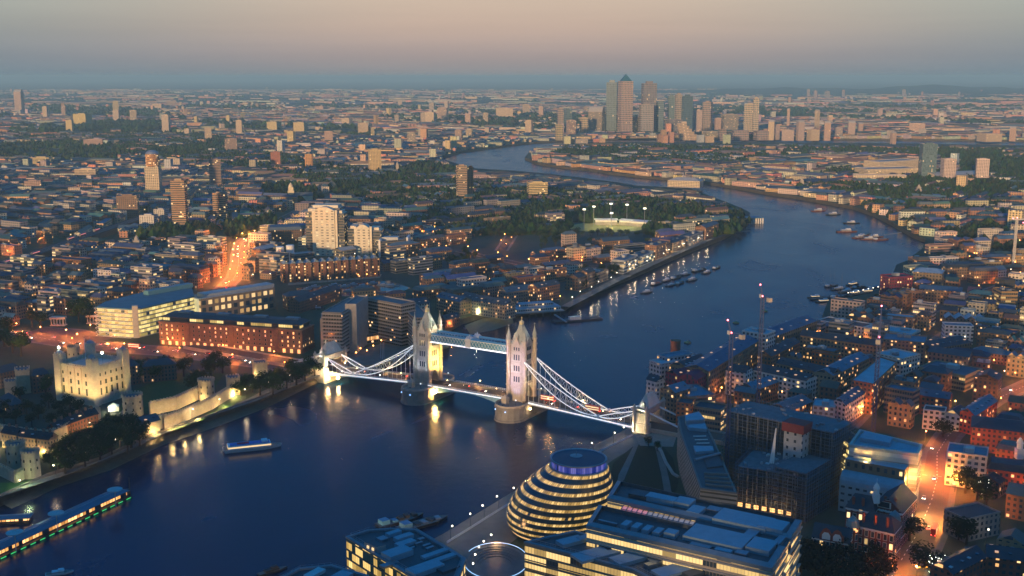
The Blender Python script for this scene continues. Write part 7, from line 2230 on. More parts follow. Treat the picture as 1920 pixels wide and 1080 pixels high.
# ------------------------------------------------------------------ trees
LEAF = M('leaves', (1, 1, 1), tint='object', scale=.35, var=.55, rough=.9, spec=.1)
BARK = M('bark', (.05, .04, .03), scale=1)
CROWNS = []
for k in range(6):
    rr = random.Random(40 + k)
    b = MB()
    lobes = [(rr.uniform(-.5, .5), rr.uniform(-.5, .5), rr.uniform(-.35, .45), rr.uniform(.38, .6)) for _ in range(8)] + [(0, 0, 0, .6)]
    for _ in range(620):
        lx, ly, lz, lr = rr.choice(lobes)
        d = Vector((rr.gauss(0, 1), rr.gauss(0, 1), rr.gauss(0, 1))).normalized()
        c = Vector((lx, ly, lz)) + d * lr * rr.uniform(.72, 1.02)
        n = (d + Vector((rr.uniform(-.6, .6), rr.uniform(-.6, .6), rr.uniform(-.2, .8)))).normalized()
        x = n.orthogonal().normalized(); y = n.cross(x); s = rr.uniform(.07, .13)
        t = rr.uniform(0, PI); x, y = x * math.cos(t) + y * math.sin(t), y * math.cos(t) - x * math.sin(t)
        b.face([tuple(c - x * s), tuple(c - y * s * .6), tuple(c + x * s), tuple(c + y * s * .6)])
    CROWNS.append(b.mesh('crown', LEAF))
b = MB()
b.tube((0, 0, 0), (0, 0, .55), .05, 7, 0, .035)
for a_ in (0.3, 2.2, 4.3): b.tube((0, 0, .45), (.28 * math.cos(a_), .28 * math.sin(a_), .85), .028, 5, 0, .012)
TRUNK = b.mesh('trunk', BARK)
NT = [0]
LEAFC = [(.030, .055, .016), (.022, .042, .016), (.040, .062, .018), (.026, .046, .022)]


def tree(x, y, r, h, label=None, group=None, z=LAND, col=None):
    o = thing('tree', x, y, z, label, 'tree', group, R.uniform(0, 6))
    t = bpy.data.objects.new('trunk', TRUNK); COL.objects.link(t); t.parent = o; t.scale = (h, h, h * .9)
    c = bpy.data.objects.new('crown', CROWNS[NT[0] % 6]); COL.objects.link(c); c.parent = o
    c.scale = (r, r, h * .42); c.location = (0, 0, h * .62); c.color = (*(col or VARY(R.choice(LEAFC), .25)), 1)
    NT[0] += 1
    return o


def trees(px, r, h, label, group, col=None):
    for x, y in px:
        p = G(x, y, LAND)
        tree(p[0], p[1], r * R.uniform(.85, 1.15), h * R.uniform(.88, 1.12), label, group, col=col)
        occupy(rect(*p, r, r), 0)


trees([(118, 866), (138, 856), (158, 848), (178, 838), (198, 830), (214, 818), (236, 814), (252, 824), (190, 852), (226, 842), (152, 870), (132, 878), (206, 846), (246, 840), (170, 862), (110, 880)], 8.5, 17, 'dark plane tree in the clump on the fortress wharf', 'plane trees on the fortress wharf', (.02, .04, .015))
trees([(96, 880), (122, 888), (160, 875), (188, 862), (210, 852), (240, 850), (262, 836), (268, 822)], 7, 13, 'smaller dark tree at the river side of the fortress wharf clump', 'smaller trees on the fortress wharf', (.022, .042, .016))
trees([(452, 742), (474, 736), (500, 728), (525, 724), (548, 716), (566, 708), (580, 700), (512, 740), (488, 744), (538, 728), (462, 731), (518, 731), (556, 722), (572, 714), (590, 705), (545, 706)], 8, 15, 'leafy tree in the group on the wharf below the northern bridge end', 'trees by the northern bridge end')
trees([(396, 712), (418, 700), (402, 694), (362, 738), (376, 726), (290, 716), (276, 706), (318, 700), (345, 706), (262, 716)], 8, 17, 'tall tree standing on the lawn behind the inner floodlit wall', 'trees on the fortress lawn', (.05, .06, .018))
trees([(18, 775), (50, 776), (8, 796), (72, 786), (112, 776), (132, 770), (150, 780), (166, 796), (92, 766), (38, 752), (128, 790), (30, 795), (60, 800), (100, 800)], 6.5, 12, 'dark bushy tree in the yard below the floodlit keep', 'trees in the keep yard', (.02, .035, .014))
trees([(86, 742)], 7, 15, 'green floodlit tree close to the corner of the pale keep', None, (.06, .08, .02))
trees([(8, 650), (24, 662), (14, 634), (-6, 660), (40, 668)], 10, 20, 'big dark tree at the western edge by the approach road', 'big trees at the western road')
trees([(148, 604), (164, 596), (140, 590), (170, 606), (60, 612), (76, 616), (156, 588)], 9, 18, 'round dark tree in the memorial garden beside the bowed glass office', 'memorial garden trees')
trees([(1705, 1014)], 9, 17, 'round dark tree beside the red Victorian school on the orange-lit road', None, (.015, .022, .01))
trees([(1746, 1084)], 10, 19, 'big dark tree glittering with white lights at the foot of the orange-lit road', None, (.02, .026, .012))
trees([(1832, 938), (1810, 925), (1848, 950)], 9, 17, 'dark tree in the clump facing the modern white-framed block', 'clump at the junction', (.018, .028, .012))
trees([(1812, 1022), (1798, 1012)], 8.5, 16, 'dark tree beside the low grey block at the junction', 'pair by the low grey block', (.018, .028, .012))
trees([(1768, 820)], 8, 15, 'round black street tree in front of the white gable-ended house', None, (.015, .024, .012))
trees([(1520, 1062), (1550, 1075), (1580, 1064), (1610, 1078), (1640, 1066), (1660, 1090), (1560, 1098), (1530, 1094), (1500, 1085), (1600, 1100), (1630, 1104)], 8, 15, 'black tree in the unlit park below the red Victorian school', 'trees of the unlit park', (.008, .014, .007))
trees([(1216, 838), (1246, 756), (1232, 846)], 3.5, 8, 'small dark tree near the southern bridge end', 'small trees at the southern bridge end')
# fairy lights in the two junction trees
for (x, y, n_, lab) in ((1746, 1078, 45, 'cluster of white sparkle lights in the big tree at the foot of the road'), (1832, 935, 40, 'cluster of white sparkle lights in the junction tree clump')):
    p = G(x, y, LAND); b = MB()
    for _ in range(n_): b.ball((p[0] + R.uniform(-4, 4), p[1] - R.uniform(5, 9), LAND + R.uniform(4, 13)), .16, 5, 3)
    o = tag(b.build('sparkle_lights', EM('sparkle', (.9, 1, .85), 6)), lab, 'lights')

spots = sorted(TREESPOTS, key=lambda p: p[0] ** 2 + p[1] ** 2)
near_spots = [p for p in spots if abs(proj(p[0], p[1], LAND)[0] - 960) < 1000 and proj(p[0], p[1], LAND)[1] < 1090]
lim = 285 - NT[0]
ids = set()
for p in near_spots[:lim]:
    ids.add(p)
    r = R.uniform(3.5, 6.5); AUTO.append((tree(p[0], p[1], r, r * R.uniform(1.8, 2.3), None, 'street and garden trees'), R.choice(['round dark', 'broad green', 'small dark', 'bushy green']) + ' tree'))
MASS = MB()
U8 = [(0, 0, 1), (1, 0, .1), (.3, .95, 0), (-.8, .6, .1), (-.8, -.6, 0), (.3, -.95, .1)]
FC = [(0, 1, 2), (0, 2, 3), (0, 3, 4), (0, 4, 5), (0, 5, 1)]
def blob(x, y, z, r, h):
    c = VARY(R.choice(LEAFC), .35); MASS.col = (*c, 1)
    V = [(x + r * (a + R.uniform(-.25, .25)), y + r * (b_ + R.uniform(-.25, .25)), z + h * (.35 + .65 * c_) * R.uniform(.8, 1.15)) for a, b_, c_ in U8]
    for f in FC: MASS.face([V[i] for i in f], 0, [(0, 0)] * 3)
    for i in range(1, 6):
        j = i % 5 + 1
        MASS.face([(V[i][0] * .8 + x * .2, V[i][1] * .8 + y * .2, z + .5), (V[j][0] * .8 + x * .2, V[j][1] * .8 + y * .2, z + .5), V[j], V[i]], 0, [(0, 0)] * 4)
for p in spots:
    if p in ids: continue
    d = math.hypot(*p)
    if abs(p[0]) > .52 * p[1] + 60: continue
    if hides_water(p, 11): continue
    n = 3 if d < 2600 else 2 if d < 5000 else 1
    for _ in range(n):
        r = R.uniform(3.5, 9.5) if d < 5000 else R.uniform(10, 26)
        blob(p[0] + R.uniform(-9, 9) * (n > 1), p[1] + R.uniform(-9, 9) * (n > 1), LAND - .5, r, R.uniform(5, 10) + r * .8)
tag(MASS.build('distant_woods', M('distant_leaves', tint='attr', c=(1, 1, 1), scale=.2, var=.5, rough=.9, spec=.1)), kind='stuff')
# low wooded hills on the south-eastern skyline
b = MB()
n = 60
prev = None
for row, (dist, hk) in enumerate(((13500, 0), (15500, 55), (17500, 105), (20500, 0))):
    cur = []
    for k in range(n + 1):
        x = dist * (-.05 + .75 * k / n)
        hh = hk * min(1, max(0, (k - 6) / 26)) * (.75 + .2 * math.sin(k * .55 + row) + .12 * math.sin(k * 1.7))
        cur.append((x, dist + 300 * math.sin(k * .8), LAND + hh + (.3 if hk else -.5)))
    if prev:
        for k in range(n): b.face([prev[k], prev[k + 1], cur[k + 1], cur[k]])
    prev = cur
tag(b.build('wooded_hills', M('hill_woods', (.03, .05, .025), scale=.004, var=.6)), kind='structure')
# ------------------------------------------------------------------ street lamps, cars, buses
b = MB(); b.tube((0, 0, 0), (0, 0, 7.4), .14, 5, 0, .08); b.bar((0, 0, 7.4), (.9, 0, 7.7), .1, .1); b.ball((.9, 0, 7.6), .42, 6, 4, 1)
LAMPMESH = {}
def lampmesh(c):
    if c not in LAMPMESH: LAMPMESH[c] = b.mesh('street_lamp', [DARK, EM('sodium_lamp' if c == 'o' else 'white_street_lamp', (1, .36, .08) if c == 'o' else (1, .82, .55), 22 if c == 'o' else 9)])
    return LAMPMESH[c]
SHARED = {}
NL = [0]
def street_lamp(x, y, c='o', e=0, desc=None, label=None, group='street lamps'):
    o = bpy.data.objects.new('street_lamp', lampmesh(c)); COL.objects.link(o)
    o.location = (x, y, LAND); o.rotation_euler.z = R.uniform(0, 6.28); tag(o, label, 'street lamp', group)
    if e:
        col = (1, .25, .04) if c == 'o' else (1, .75, .45)
        key = (c, e)
        if key not in SHARED:
            l = bpy.data.lights.new('lamp_light', 'POINT'); l.energy = e * (9 if c == 'o' else 1.0); l.color = col; l.shadow_soft_size = .4; SHARED[key] = l
        q = bpy.data.objects.new('lamp_light', SHARED[key]); COL.objects.link(q); q.parent = o; q.location = (.9, 0, 7.0)
    if not label: AUTO.append((o, ('orange' if c == 'o' else 'white') + ' street lamp'))
    NL[0] += 1
RL = {0: ('approach_road', 1900), 1: ('hill_road', 2000), 2: ('east_road', 5500), 4: ('junction_road', 7000), 5: ('junction_road', 5000), 6: ('shad_lane', 650), 7: ('quay_lane', 300), 8: ('long_lane', 600), 9: ('side_street', 600), 10: ('side_street', 500), 11: ('quay_road', 1500)}
for ri, (nm, e) in RL.items():
    W, w = ROADS[ri]
    w = max(w) * .42 if isinstance(w, list) else w * .45
    side = 1
    for a_, c_ in zip(W, W[1:]):
        L = math.dist(a_, c_); n = max(1, int(L / (24 if ri < 6 else 30)))
        d = ((c_[0] - a_[0]) / L, (c_[1] - a_[1]) / L)
        for k in range(n):
            p = lerp(a_, c_, (k + .5) / n); side = -side
            p = (p[0] - d[1] * w * side, p[1] + d[0] * w * side)
            if abs(proj(*p, LAND)[0] - 960) < 990 and proj(*p, LAND)[1] < 1095:
                street_lamp(*p, 'w' if ri == 11 else 'o', e if ri != 4 or proj(*p, LAND)[1] > 870 else e * .2)
# wharf, promenade and back-street lamps
for (x, y) in ((40, 925), (105, 895), (160, 872), (215, 846), (262, 822), (360, 787), (410, 768), (460, 748), (505, 735), (545, 722), (585, 708)):
    street_lamp(*G(x, y, LAND), 'w', 900, label='white lamp on the walk along the fortress wharf', group='wharf walk lamps')
for (x, y) in ((845, 1012), (882, 990), (908, 973), (935, 955), (962, 940), (1085, 868), (1112, 852), (1150, 832), (1172, 822)):
    street_lamp(*G(x, y, LAND), 'w', 900, label='globe-topped lamp along the riverside promenade balustrade', group='promenade lamps')
random.seed(3)
houses = [o for o in SC.objects if o.parent is None and o.get('category') in ('flats', 'terrace', 'warehouse', 'office', 'house')]
R.shuffle(houses)
k = 0
for o in houses:
    if NL[0] >= 285: break
    p = (o.location.x + R.uniform(-18, 18), o.location.y - R.uniform(9, 14))
    X = proj(*p, LAND)
    if (int(p[0] // 4), int(p[1] // 4)) in OCC or not on_land(p) or not (0 < X[0] < 1920 and X[1] < 1080): continue
    k += 1
    street_lamp(*p, 'o' if R.random() < .8 else 'w', R.choice([350, 550]) if k % 2 else 0)

CARB = {}
def car(x, y, a, col, label=None, group='cars on the roads', z=LAND, tall=False):
    if col not in CARB:
        m = M('car_paint_%d' % len(CARB), col, rough=.3, spec=.5, var=.1)
        q = MB(); q.box(0, 0, .3, 4.3, 1.75, .65, 0, 0); q.taper(rect(-.2, 0, 2.7, 1.65), .95, rect(-.25, 0, 1.7, 1.4), 1.5, 0); body = q.mesh('body', m)
        q = MB(); q.taper(rect(-.2, 0, 2.72, 1.67), 1.0, rect(-.24, 0, 1.9, 1.47), 1.42, 0, False); glass = q.mesh('windows', GLASSD)
        CARB[col] = (body, glass)
        if len(CARB) == 1:
            q = MB(); q.tube((0, -.12, 0), (0, .12, 0), .34, 8); SHARED['wheel'] = q.mesh('wheel', DARK)
            q = MB(); q.box(0, 0, 0, .25, .42, .26); SHARED['head'] = q.mesh('headlight', EM('headlamp', (1, .9, .7), 26)); SHARED['tail'] = None
            q = MB(); q.box(0, 0, 0, .25, .42, .26); SHARED['tail'] = q.mesh('tail_light', EM('tail_lamp', (1, .05, .03), 16))
    o = thing('car', x, y, z, label, 'car', group, a)
    def add(nm, me, loc):
        c = bpy.data.objects.new(nm, me); COL.objects.link(c); c.parent = o; c.location = loc
    add('body', CARB[col][0], (0, 0, 0)); add('windows', CARB[col][1], (0, 0, 0.01))
    for u in (-1.35, 1.35):
        for v in (-.82, .82): add('wheel', SHARED['wheel'], (u, v, .34))
    for v in (-.6, .6): add('headlight', SHARED['head'], (2.1, v, .55)); add('tail_light', SHARED['tail'], (-2.1, v, .6))
    return o
CARC = [(.04, .04, .045), (.3, .3, .31), (.55, .55, .55), (.06, .08, .16), (.22, .03, .03)]
CN = ['black', 'grey', 'white', 'navy', 'dark red']
for ri, n, nm in ((0, 22, 'approach road'), (2, 16, 'glowing east road'), (4, 9, 'orange-lit junction road'), (3, 6, 'east road extension')):
    W, w = ROADS[ri]; w = 20 if isinstance(w, list) else w
    tot = [math.dist(a_, c_) for a_, c_ in zip(W, W[1:])]
    for k in range(n):
        t = (k + R.uniform(.1, .9)) / n * sum(tot); i = 0
        while t > tot[i]: t -= tot[i]; i += 1
        p = lerp(W[i], W[i + 1], t / tot[i]); a_ = ang(W[i], W[i + 1]); side = R.choice((-1, 1)) * R.choice((.12, .30)) * w * .7
        q_ = (p[0] - math.sin(a_) * side, p[1] + math.cos(a_) * side)
        if not (-20 < proj(*q_, LAND)[0] < 1940 and proj(*q_, LAND)[1] < 1090): continue
        ci = R.randrange(5)
        AUTO.append((car(*q_, a_ + (PI if side > 0 else 0), CARC[ci], z=LAND + .04), CN[ci] + ' car on the ' + nm))
for k, u in enumerate((-126, -108, -88, -66, -22, -8, 10, 26, 66, 84, 120)):
    ci = R.randrange(5); v = (-2.6, 2.6)[k % 2]; p = Bp(u, v)
    o = car(p[0], p[1], ba + (PI if v > 0 else 0), CARC[ci], z=deck_z(u) + .02); AUTO.append((o, CN[ci] + ' car crossing the bridge'))


def bus(x, y, a, label, z=LAND):
    o = thing('double_decker_bus', x, y, z, label, 'bus', None, a)
    RB = M('bus_red', (.42, .03, .025), rough=.35, var=.1)
    def part(nm, q, m):
        me = q.mesh(nm, m); c = bpy.data.objects.new(nm, me); COL.objects.link(c); c.parent = o
    q = MB(); q.box(0, 0, .35, 10.8, 2.5, 3.95); part('body', q, RB)
    for zz in (1.5, 3.1): q = MB(); q.box(0, 0, zz, 10.5, 2.56, .8); part('window_band', q, EM('bus_glow', (1, .75, .4), .8))
    for u in (-3.4, 3.2):
        for v in (-1.15, 1.15): q = MB(); q.tube((u, v - .15, .5), (u, v + .15, .5), .5, 8); part('wheel', q, DARK)
    for v in (-.9, .9): q = MB(); q.box(5.4, v, .7, .2, .35, .3); part('headlight', q, MAT['headlamp']); q = MB(); q.box(-5.4, v, .8, .2, .35, .3); part('tail_light', q, MAT['tail_lamp'])
p = G(252, 653, LAND); bus(*p, ang(ROADS[0][0][3], ROADS[0][0][4]), 'red double-decker bus on the approach road by the bowed glass office', LAND + .04)
p = Bp(62, 2.6); bus(*p, ba + PI, 'red double-decker bus crossing the southern span of the bridge', deck_z(62) + .02)
p = Bp(98, 2.7); bus(*p, ba + PI, 'red double-decker bus near the southern abutment of the bridge', deck_z(98) + .02)
p = G(1752, 1000, LAND); bus(*p, ang(ROADS[4][0][2], ROADS[4][0][3]), 'red double-decker bus waiting on the orange-lit junction road', LAND + .04)

# ---- sports ground
sg = thing('sports_ground', *G(1140, 428, LAND), LAND, 'floodlit yellow-green sports ground with stands among trees', 'sports ground')
b = MB(); P = [G(1140 + 73 * math.cos(t), 426 + 9.5 * math.sin(t), LAND) for t in [2 * PI * k / 36 for k in range(36)]]; b.cap(ccw(P), LAND + .05); b.build('pitch', M('lit_pitch', (.36, .31, .12), var=.2, scale=.05), sg)
for k, (x0, y0, x1, y1) in enumerate(((1116, 414, 1158, 414), (1160, 414, 1214, 418))):
    P = edge(x0, y0, x1, y1, 7, 12); b = MB(); b.prism(P, LAND, LAND + 5, 0, 0); b.build('stand', CONC, sg)
    b = MB(); Q_ = inset(P, -1); b.face([(*Q_[0], LAND + 8), (*Q_[1], LAND + 8), (*Q_[2], LAND + 9.5), (*Q_[3], LAND + 9.5)]); b.prism(inset(P, 1), LAND + 5.01, LAND + 8.2, 0); b.build('stand_roof', WHITE, sg)
for k, (x, y) in enumerate(((1113, 424), (1145, 418), (1175, 420), (1146, 438), (1095, 430), (1208, 428))):
    p = G(x, y, LAND); b = MB(); b.tube((*p, LAND), (*p, LAND + 30), .5, 5); b.box(*p, LAND + 30, 5, 1, 2.6, 0, 0); m_ = b.build('floodlight_mast', STEEL, sg)
    b = MB(); b.box(p[0], p[1] - .7, LAND + 30.2, 4.6, .4, 2.2); b.build('floodlight', EM('stadium_lamp', (1, 1, .75), 2), m_)
    if k < 6: lamp('SPOT', (*p, LAND + 29), 240000, (1, .84, .34), m_, .6, (*G(1140, 427, LAND), LAND), 110)
# ------------------------------------------------------------------ boats, piers, pontoons
HULLD, HULLW, HULLR = M('dark_hull', (.02, .022, .03), rough=.4), M('white_hull', (.6, .62, .65), rough=.35, var=.15), M('rust_hull', (.20, .08, .05), var=.4)
DECK = M('boat_deck', (.16, .15, .14), var=.4)
def hullpoly(L, w, taper_=.3, blunt=.15):
    return [(-L / 2, -w / 2 * .9), (L * (.5 - taper_), -w / 2), (L / 2 - L * .06, -w * blunt), (L / 2, 0), (L / 2 - L * .06, w * blunt), (L * (.5 - taper_), w / 2), (-L / 2, w / 2 * .9)]
def boat(x, y, a, L, w, label, kind='launch', z=0.0, hull=HULLD, sup=HULLW, mast=0, lit=False, group=None, cat='boat', name='boat'):
    o = thing(name, x, y, z, label, cat, group, a)
    def part(nm, q, m, par=None):
        c = bpy.data.objects.new(nm, q.mesh(nm, m)); COL.objects.link(c); c.parent = par or o; return c
    P = hullpoly(L, w); hh = max(.9, L * .055)
    q = MB(); q.taper(ccw([(u * .94, v * .8) for u, v in P]), -.4, ccw(P), hh, 0); part('hull', q, hull)
    q = MB(); q.cap(inset(P, .25), hh + .06); part('deck', q, DECK)
    if kind == 'launch':
        q = MB(); q.box(-L * .05, 0, hh, L * .45, w * .7, L * .07); q.box(L * .05, 0, hh + L * .07, L * .2, w * .55, L * .05); c = part('cabin', q, sup)
        q = MB(); q.box(-L * .05, 0, hh + L * .025, L * .455, w * .72, L * .025); part('windows', q, LITS[1] if lit else GLASSD, c)
    elif kind == 'barge':
        q = MB(); q.box(-L * .36, 0, hh, L * .16, w * .6, L * .08); part('wheelhouse', q, sup)
        for k in range(4): q = MB(); q.box(-L * .15 + L * .14 * k, R.uniform(-.6, .6), hh, L * .09, w * .5, R.uniform(.6, 1.8), R.uniform(-.3, .3)); part('cargo', q, R.choice([DARK, STEEL, HULLR, BLUEP]))
    elif kind == 'ferry':
        q = MB(); q.box(-L * .06, 0, hh, L * .72, w * .86, 2.3); s_ = part('saloon', q, M('ferry_white', (.62, .68, .74), rough=.3))
        q = MB(); q.box(-L * .06, 0, hh + .8, L * .725, w * .87, .9); part('windows', q, LITS[1] if lit else GLASSD, s_)
        q = MB(); q.box(-L * .05, 0, hh + 2.35, L * .66, w * .62, .25); part('blue_roof', q, M('ferry_blue', (.05, .12, .45), rough=.35))
        q = MB(); q.box(-L * .16, 0, hh + 2.62, L * .2, w * .3, .25); part('red_panel', q, M('ferry_red', (.5, .05, .06)))
        q = MB(); q.box(L * .2, 0, hh + 2.3, L * .1, w * .5, 1.5); part('bridge', q, M('ferry_white'))
    if mast:
        for k in range(mast):
            q = MB(); u = L * (.15 - .32 * k); q.tube((u, 0, hh), (u, 0, hh + L * (.95 - .2 * k)), .14, 5, 0, .06); q.bar((u, 0, hh + 1.6), (u - L * .26, 0, hh + 1.9), .12, .12); part('mast', q, DARK)
    return o
def pb(px, py, *a, **k):
    p = G(px, py, 0); return boat(p[0], p[1], *a, **k)


o = pb(474, 842, math.atan2(14, 40), 38, 9.5, 'white and blue river ferry catamaran passing the fortress wharf', 'ferry', hull=HULLW, lit=True, cat='ferry', name='ferry')
pb(752, 978, math.radians(38), 30, 8, 'dark work barge with crane gear, nearer the promenade of the moored pair', 'barge', sup=BLUEP, lit=True, cat='barge', name='barge')
pb(795, 984, math.radians(38), 32, 9, 'dark work barge with blue wheelhouse, closer to the curved glass office', 'barge', sup=M('barge_blue', (.1, .25, .4)), cat='barge', name='barge')
pb(512, 1072, math.radians(38), 16, 4, 'small dark launch moored near the curved glass office roof', 'launch', sup=DARK)
pb(112, 1076, math.radians(20), 13, 4, 'small pale motorboat speeding at the lower edge of the river', 'launch', hull=HULLW, sup=M('ferry_white'))
# yachts of the police and floating piers
MB_SPOTS = [(1213, 549, 20, 'launch', 1), (1232, 533, 24, 'barge', 0), (1250, 527, 22, 'launch', 0), (1268, 522, 26, 'barge', 1), (1284, 516, 22, 'launch', 0), (1298, 526, 24, 'launch', 1), (1312, 508, 28, 'barge', 1), (1326, 512, 22, 'launch', 0), (1344, 503, 24, 'barge', 1), (1276, 532, 22, 'barge', 0), (1258, 536, 18, 'launch', 1)]
for x, y, L, k, m_ in MB_SPOTS: AUTO.append((pb(x, y, math.radians(R.uniform(35, 60)), L, L * .24, None, k, mast=m_, group='boats moored off the sports-ground bank'), ('masted ' if m_ else '') + ('work barge' if k == 'barge' else 'cabin boat') + ' in the midstream row'))
for x, y, L, m_ in ((1530, 558, 20, 0), (1560, 537, 24, 2), (1574, 543, 22, 1), (1588, 548, 24, 0), (1600, 534, 24, 1), (1612, 540, 22, 0), (1628, 548, 24, 1), (1640, 541, 22, 0), (1604, 551, 26, 0), (1546, 566, 22, 0), (1572, 558, 26, 1)):
    AUTO.append((pb(x, y, math.radians(R.uniform(10, 40)), L, L * .25, None, 'barge' if R.random() < .5 else 'launch', mast=m_, lit=R.random() < .5, group='houseboats by the crimson flats'), {0: 'mastless', 1: 'single-masted', 2: 'two-masted'}[m_] + ' houseboat'))
for x, y, L, lab in ((1535, 396, 30, 'pale red-hulled barge farthest upstream of the three in line near the far bank'), (1563, 403, 30, 'pale barge in the middle of the three in line near the far bank'), (1597, 419, 28, 'white launch next to the tug moorings'), (1588, 435, 34, 'low rust-hulled barge beside the tug moorings')):
    pb(x, y, math.radians(R.uniform(-10, 25)), L, L * .26, lab, 'launch', hull=HULLR if 'rust' in lab or 'red' in lab else HULLD)
for k, (x, y) in enumerate(((1612, 446), (1626, 442), (1640, 445), (1652, 450), (1630, 449))): AUTO.append((pb(x, y, math.radians(R.uniform(-10, 30)), 28, 8, None, 'barge' if k % 2 else 'launch', hull=HULLR, mast=1, group='tugs at the far mooring'), 'rust-hulled tug'))
for k, (x, y, lab) in enumerate(((1289, 643, 'tan mooring platform floating off the stepped riverside flats'), (1380, 606, 'small dark mooring platform off the white penthouse block'), (1434, 584, 'tan mooring platform farthest out beyond the riverside warehouses'))):
    p = G(x, y, 0); b = MB(); b.lathe(p, [(0, -.3), (3, -.3), (3.2, .9), (2.6, 1.1), (0, 1.1)], 8); b.tube((*p, 1), (*p, 2.4), .5, 6); tag(b.build('mooring_buoy', M('buoy_paint', (.42, .34, .16))), lab, 'buoy')
for k, (x, y) in enumerate(((575, 543), (590, 538), (612, 541), (628, 535), (645, 538), (662, 534), (680, 537), (700, 531), (718, 535), (735, 537), (655, 546), (605, 550), (548, 578), (565, 575), (590, 577))):
    AUTO.append((boat(*G(x, y, LAND), math.radians(R.uniform(-20, 60)), R.uniform(11, 16), 3.6, None, 'launch', z=LAND + .12, hull=HULLW, mast=1, group='yachts in the dock', name='yacht', cat='yacht'), 'white yacht in the dock'))


def pier(x0, y0, x1, y1, w, label, discs=(), glow=True, h=4.5):
    a_, c_ = G(x0, y0, 0), G(x1, y1, 0); L = math.dist(a_, c_); m = lerp(a_, c_, .5); an = ang(a_, c_)
    o = thing('floating_pier', *m, 0, label, 'pier')
    b = MB(); b.box(*m, -.5, L, w, 1.7, an); b.build('pontoon', HULLD, o)
    b = MB(); P = rect(*m, L * .97, w * .62, an); b.prism(P, 1.2, h - .4, 0)
    b.build('waiting_room', FACADE('pier_glazing', (.05, .06, .07), pw=2.2, ph=3.2, fw=.85, fh=.75, lit=.75 if glow else .15, lcol=(1, .42, .08), ls=1.7, brick=False), o)
    b = MB(); b.prism(inset(P, -1.2), h - .4, h, 0, 0, True); b.taper(inset(P, -1.0), h, inset(P, w * .2), h + .8, 0); b.build('roof', M('pier_roof', (.07, .16, .24), rough=.4), o)
    b = MB(); b.bar((*lerp(a_, c_, .01), h + .95), (*lerp(a_, c_, .99), h + .95), .5, .2); b.build('ridge_strip', M('pale_roof_panel'), o)
    if glow:
        b = MB(); n_ = (math.sin(an), -math.cos(an)); n_ = n_ if n_[1] < 0 else (-n_[0], -n_[1])
        for k in range(int(L / 6)):
            t = (k + .5) / int(L / 6); p = lerp(a_, c_, t); b.box(p[0] + n_[0] * (w / 2 + .1), p[1] + n_[1] * (w / 2 + .1), .35, 3.4, .2, .5, an)
        b.build('green_light', EM('green_glow', (.05, 1, .12), .5), o)
    for (x, y) in discs:
        p = G(x, y, 12); p = (p[0], p[1]); b = MB(); b.tube((*p, 1), (*p, 11), .3, 6); b.lathe(p, [(0, 11), (4.2, 11.2), (4.2, 11.6), (0, 11.8)], 20); b.build('disc_mast', M('disc_paint', (.40, .44, .46)), o)
    return o, an
pier(-60, 1066, 232, 930, 13, 'long floating pier with lit orange windows, green glow and three disc masts', ((215, 916), (105, 960), (27, 996)))
pier(-60, 985, 58, 978, 8, 'short dark floating pier just upstream of the long glowing one', (), False, 3.6)
b = MB(); p, q_ = G(60, 990, 3), G(120, 968, 3); b.bar((*p, 3), (*q_, 4), 2, .5); tag(b.build('gangway', STEEL), 'steel gangway linking the short pier to the fortress wharf', 'gangway')
p, q_ = G(234, 930, 0), G(243, 921, 0)
b = MB(); b.box(*p, 0, 6, 5, 3.5, .5); b.tube((*q_, -1), (*q_, 8), .4, 6); b.ball((*q_, 8.2), .4); tag(b.build('pile_dolphin', DARK), 'dark pile with a small light at the tip of the long floating pier', 'pile')
# police pier
P = edge(968, 580, 1052, 574, 9, 22, 0); m = lerp(P[0], P[2], .5)
o = thing('pier_building', *m, 0, 'white-banded pier building standing on piles off the riverside flats', 'pier')
b = MB(); b.prism(inset(P, -3), 4.4, 5, 0, 0, True); b.build('platform', CONC, o)
b = MB(); b.prism(P, 5, 9, 0, 1); b.prism(inset(P, 6), 9, 12.5, 0, 1); b.build('upper_rooms', [FACADE('pier_wall', (.5, .52, .52), pw=2.4, ph=3.6, fw=.7, fh=.4, lit=.25, brick=False), ROOFMD], o)
for k in range(16):
    p = pt_in(inset(P, -2.4), (k % 8) / 7, k // 8); b = MB(); b.tube((*p, -1), (*p, 4.4), .45, 6); b.build('pile', DARK, o)
P = rect(*G(1082, 601, 0), 52, 11, math.radians(22)); m = lerp(P[0], P[2], .5)
o = thing('pontoon', *m, 0, 'dark pontoon with boats and posts beside the white-banded pier building', 'pontoon')
b = MB(); b.prism(P, -.4, 1.4, 0, 0); b.build('deck', HULLD, o)
for k in range(6): p = pt_in(P, k / 5, 1.02); b = MB(); b.tube((*p, -1), (*p, 9), .4, 6); b.build('pile', DARK, o)
b = MB(); b.box(*pt_in(P, .45, .5), 1.4, 12, 5, 3, math.radians(22)); b.build('hut', HULLW, o)
b = MB(); b.bar((*G(1040, 590, 4), 4), (*G(1062, 604, 2), 2), 2, .8); tag(b.build('gangway', STEEL), 'steel gangway from the white-banded pier building down to its pontoon', 'gangway')
P = edge(1396, 410, 1432, 409, 9, 22, 0); m = lerp(P[0], P[2], .5)
o = thing('pier_house', *m, 0, 'blue-roofed pier house on white columns at the bend of the river', 'pier')
b = MB(); b.prism(P, 2.5, 3.2, 0, 0, True); b.build('platform', CONC, o)
b = MB(); b.prism(P, 8.8, 10, 0, 0, True); b.build('roof', M('pier_roof'), o)
for k in range(18): p = pt_in(inset(P, 1), (k % 9) / 8, k // 9); b = MB(); b.box(*p, -1, 2.0, 1.2, 9.8); b.build('column', WHITE, o)
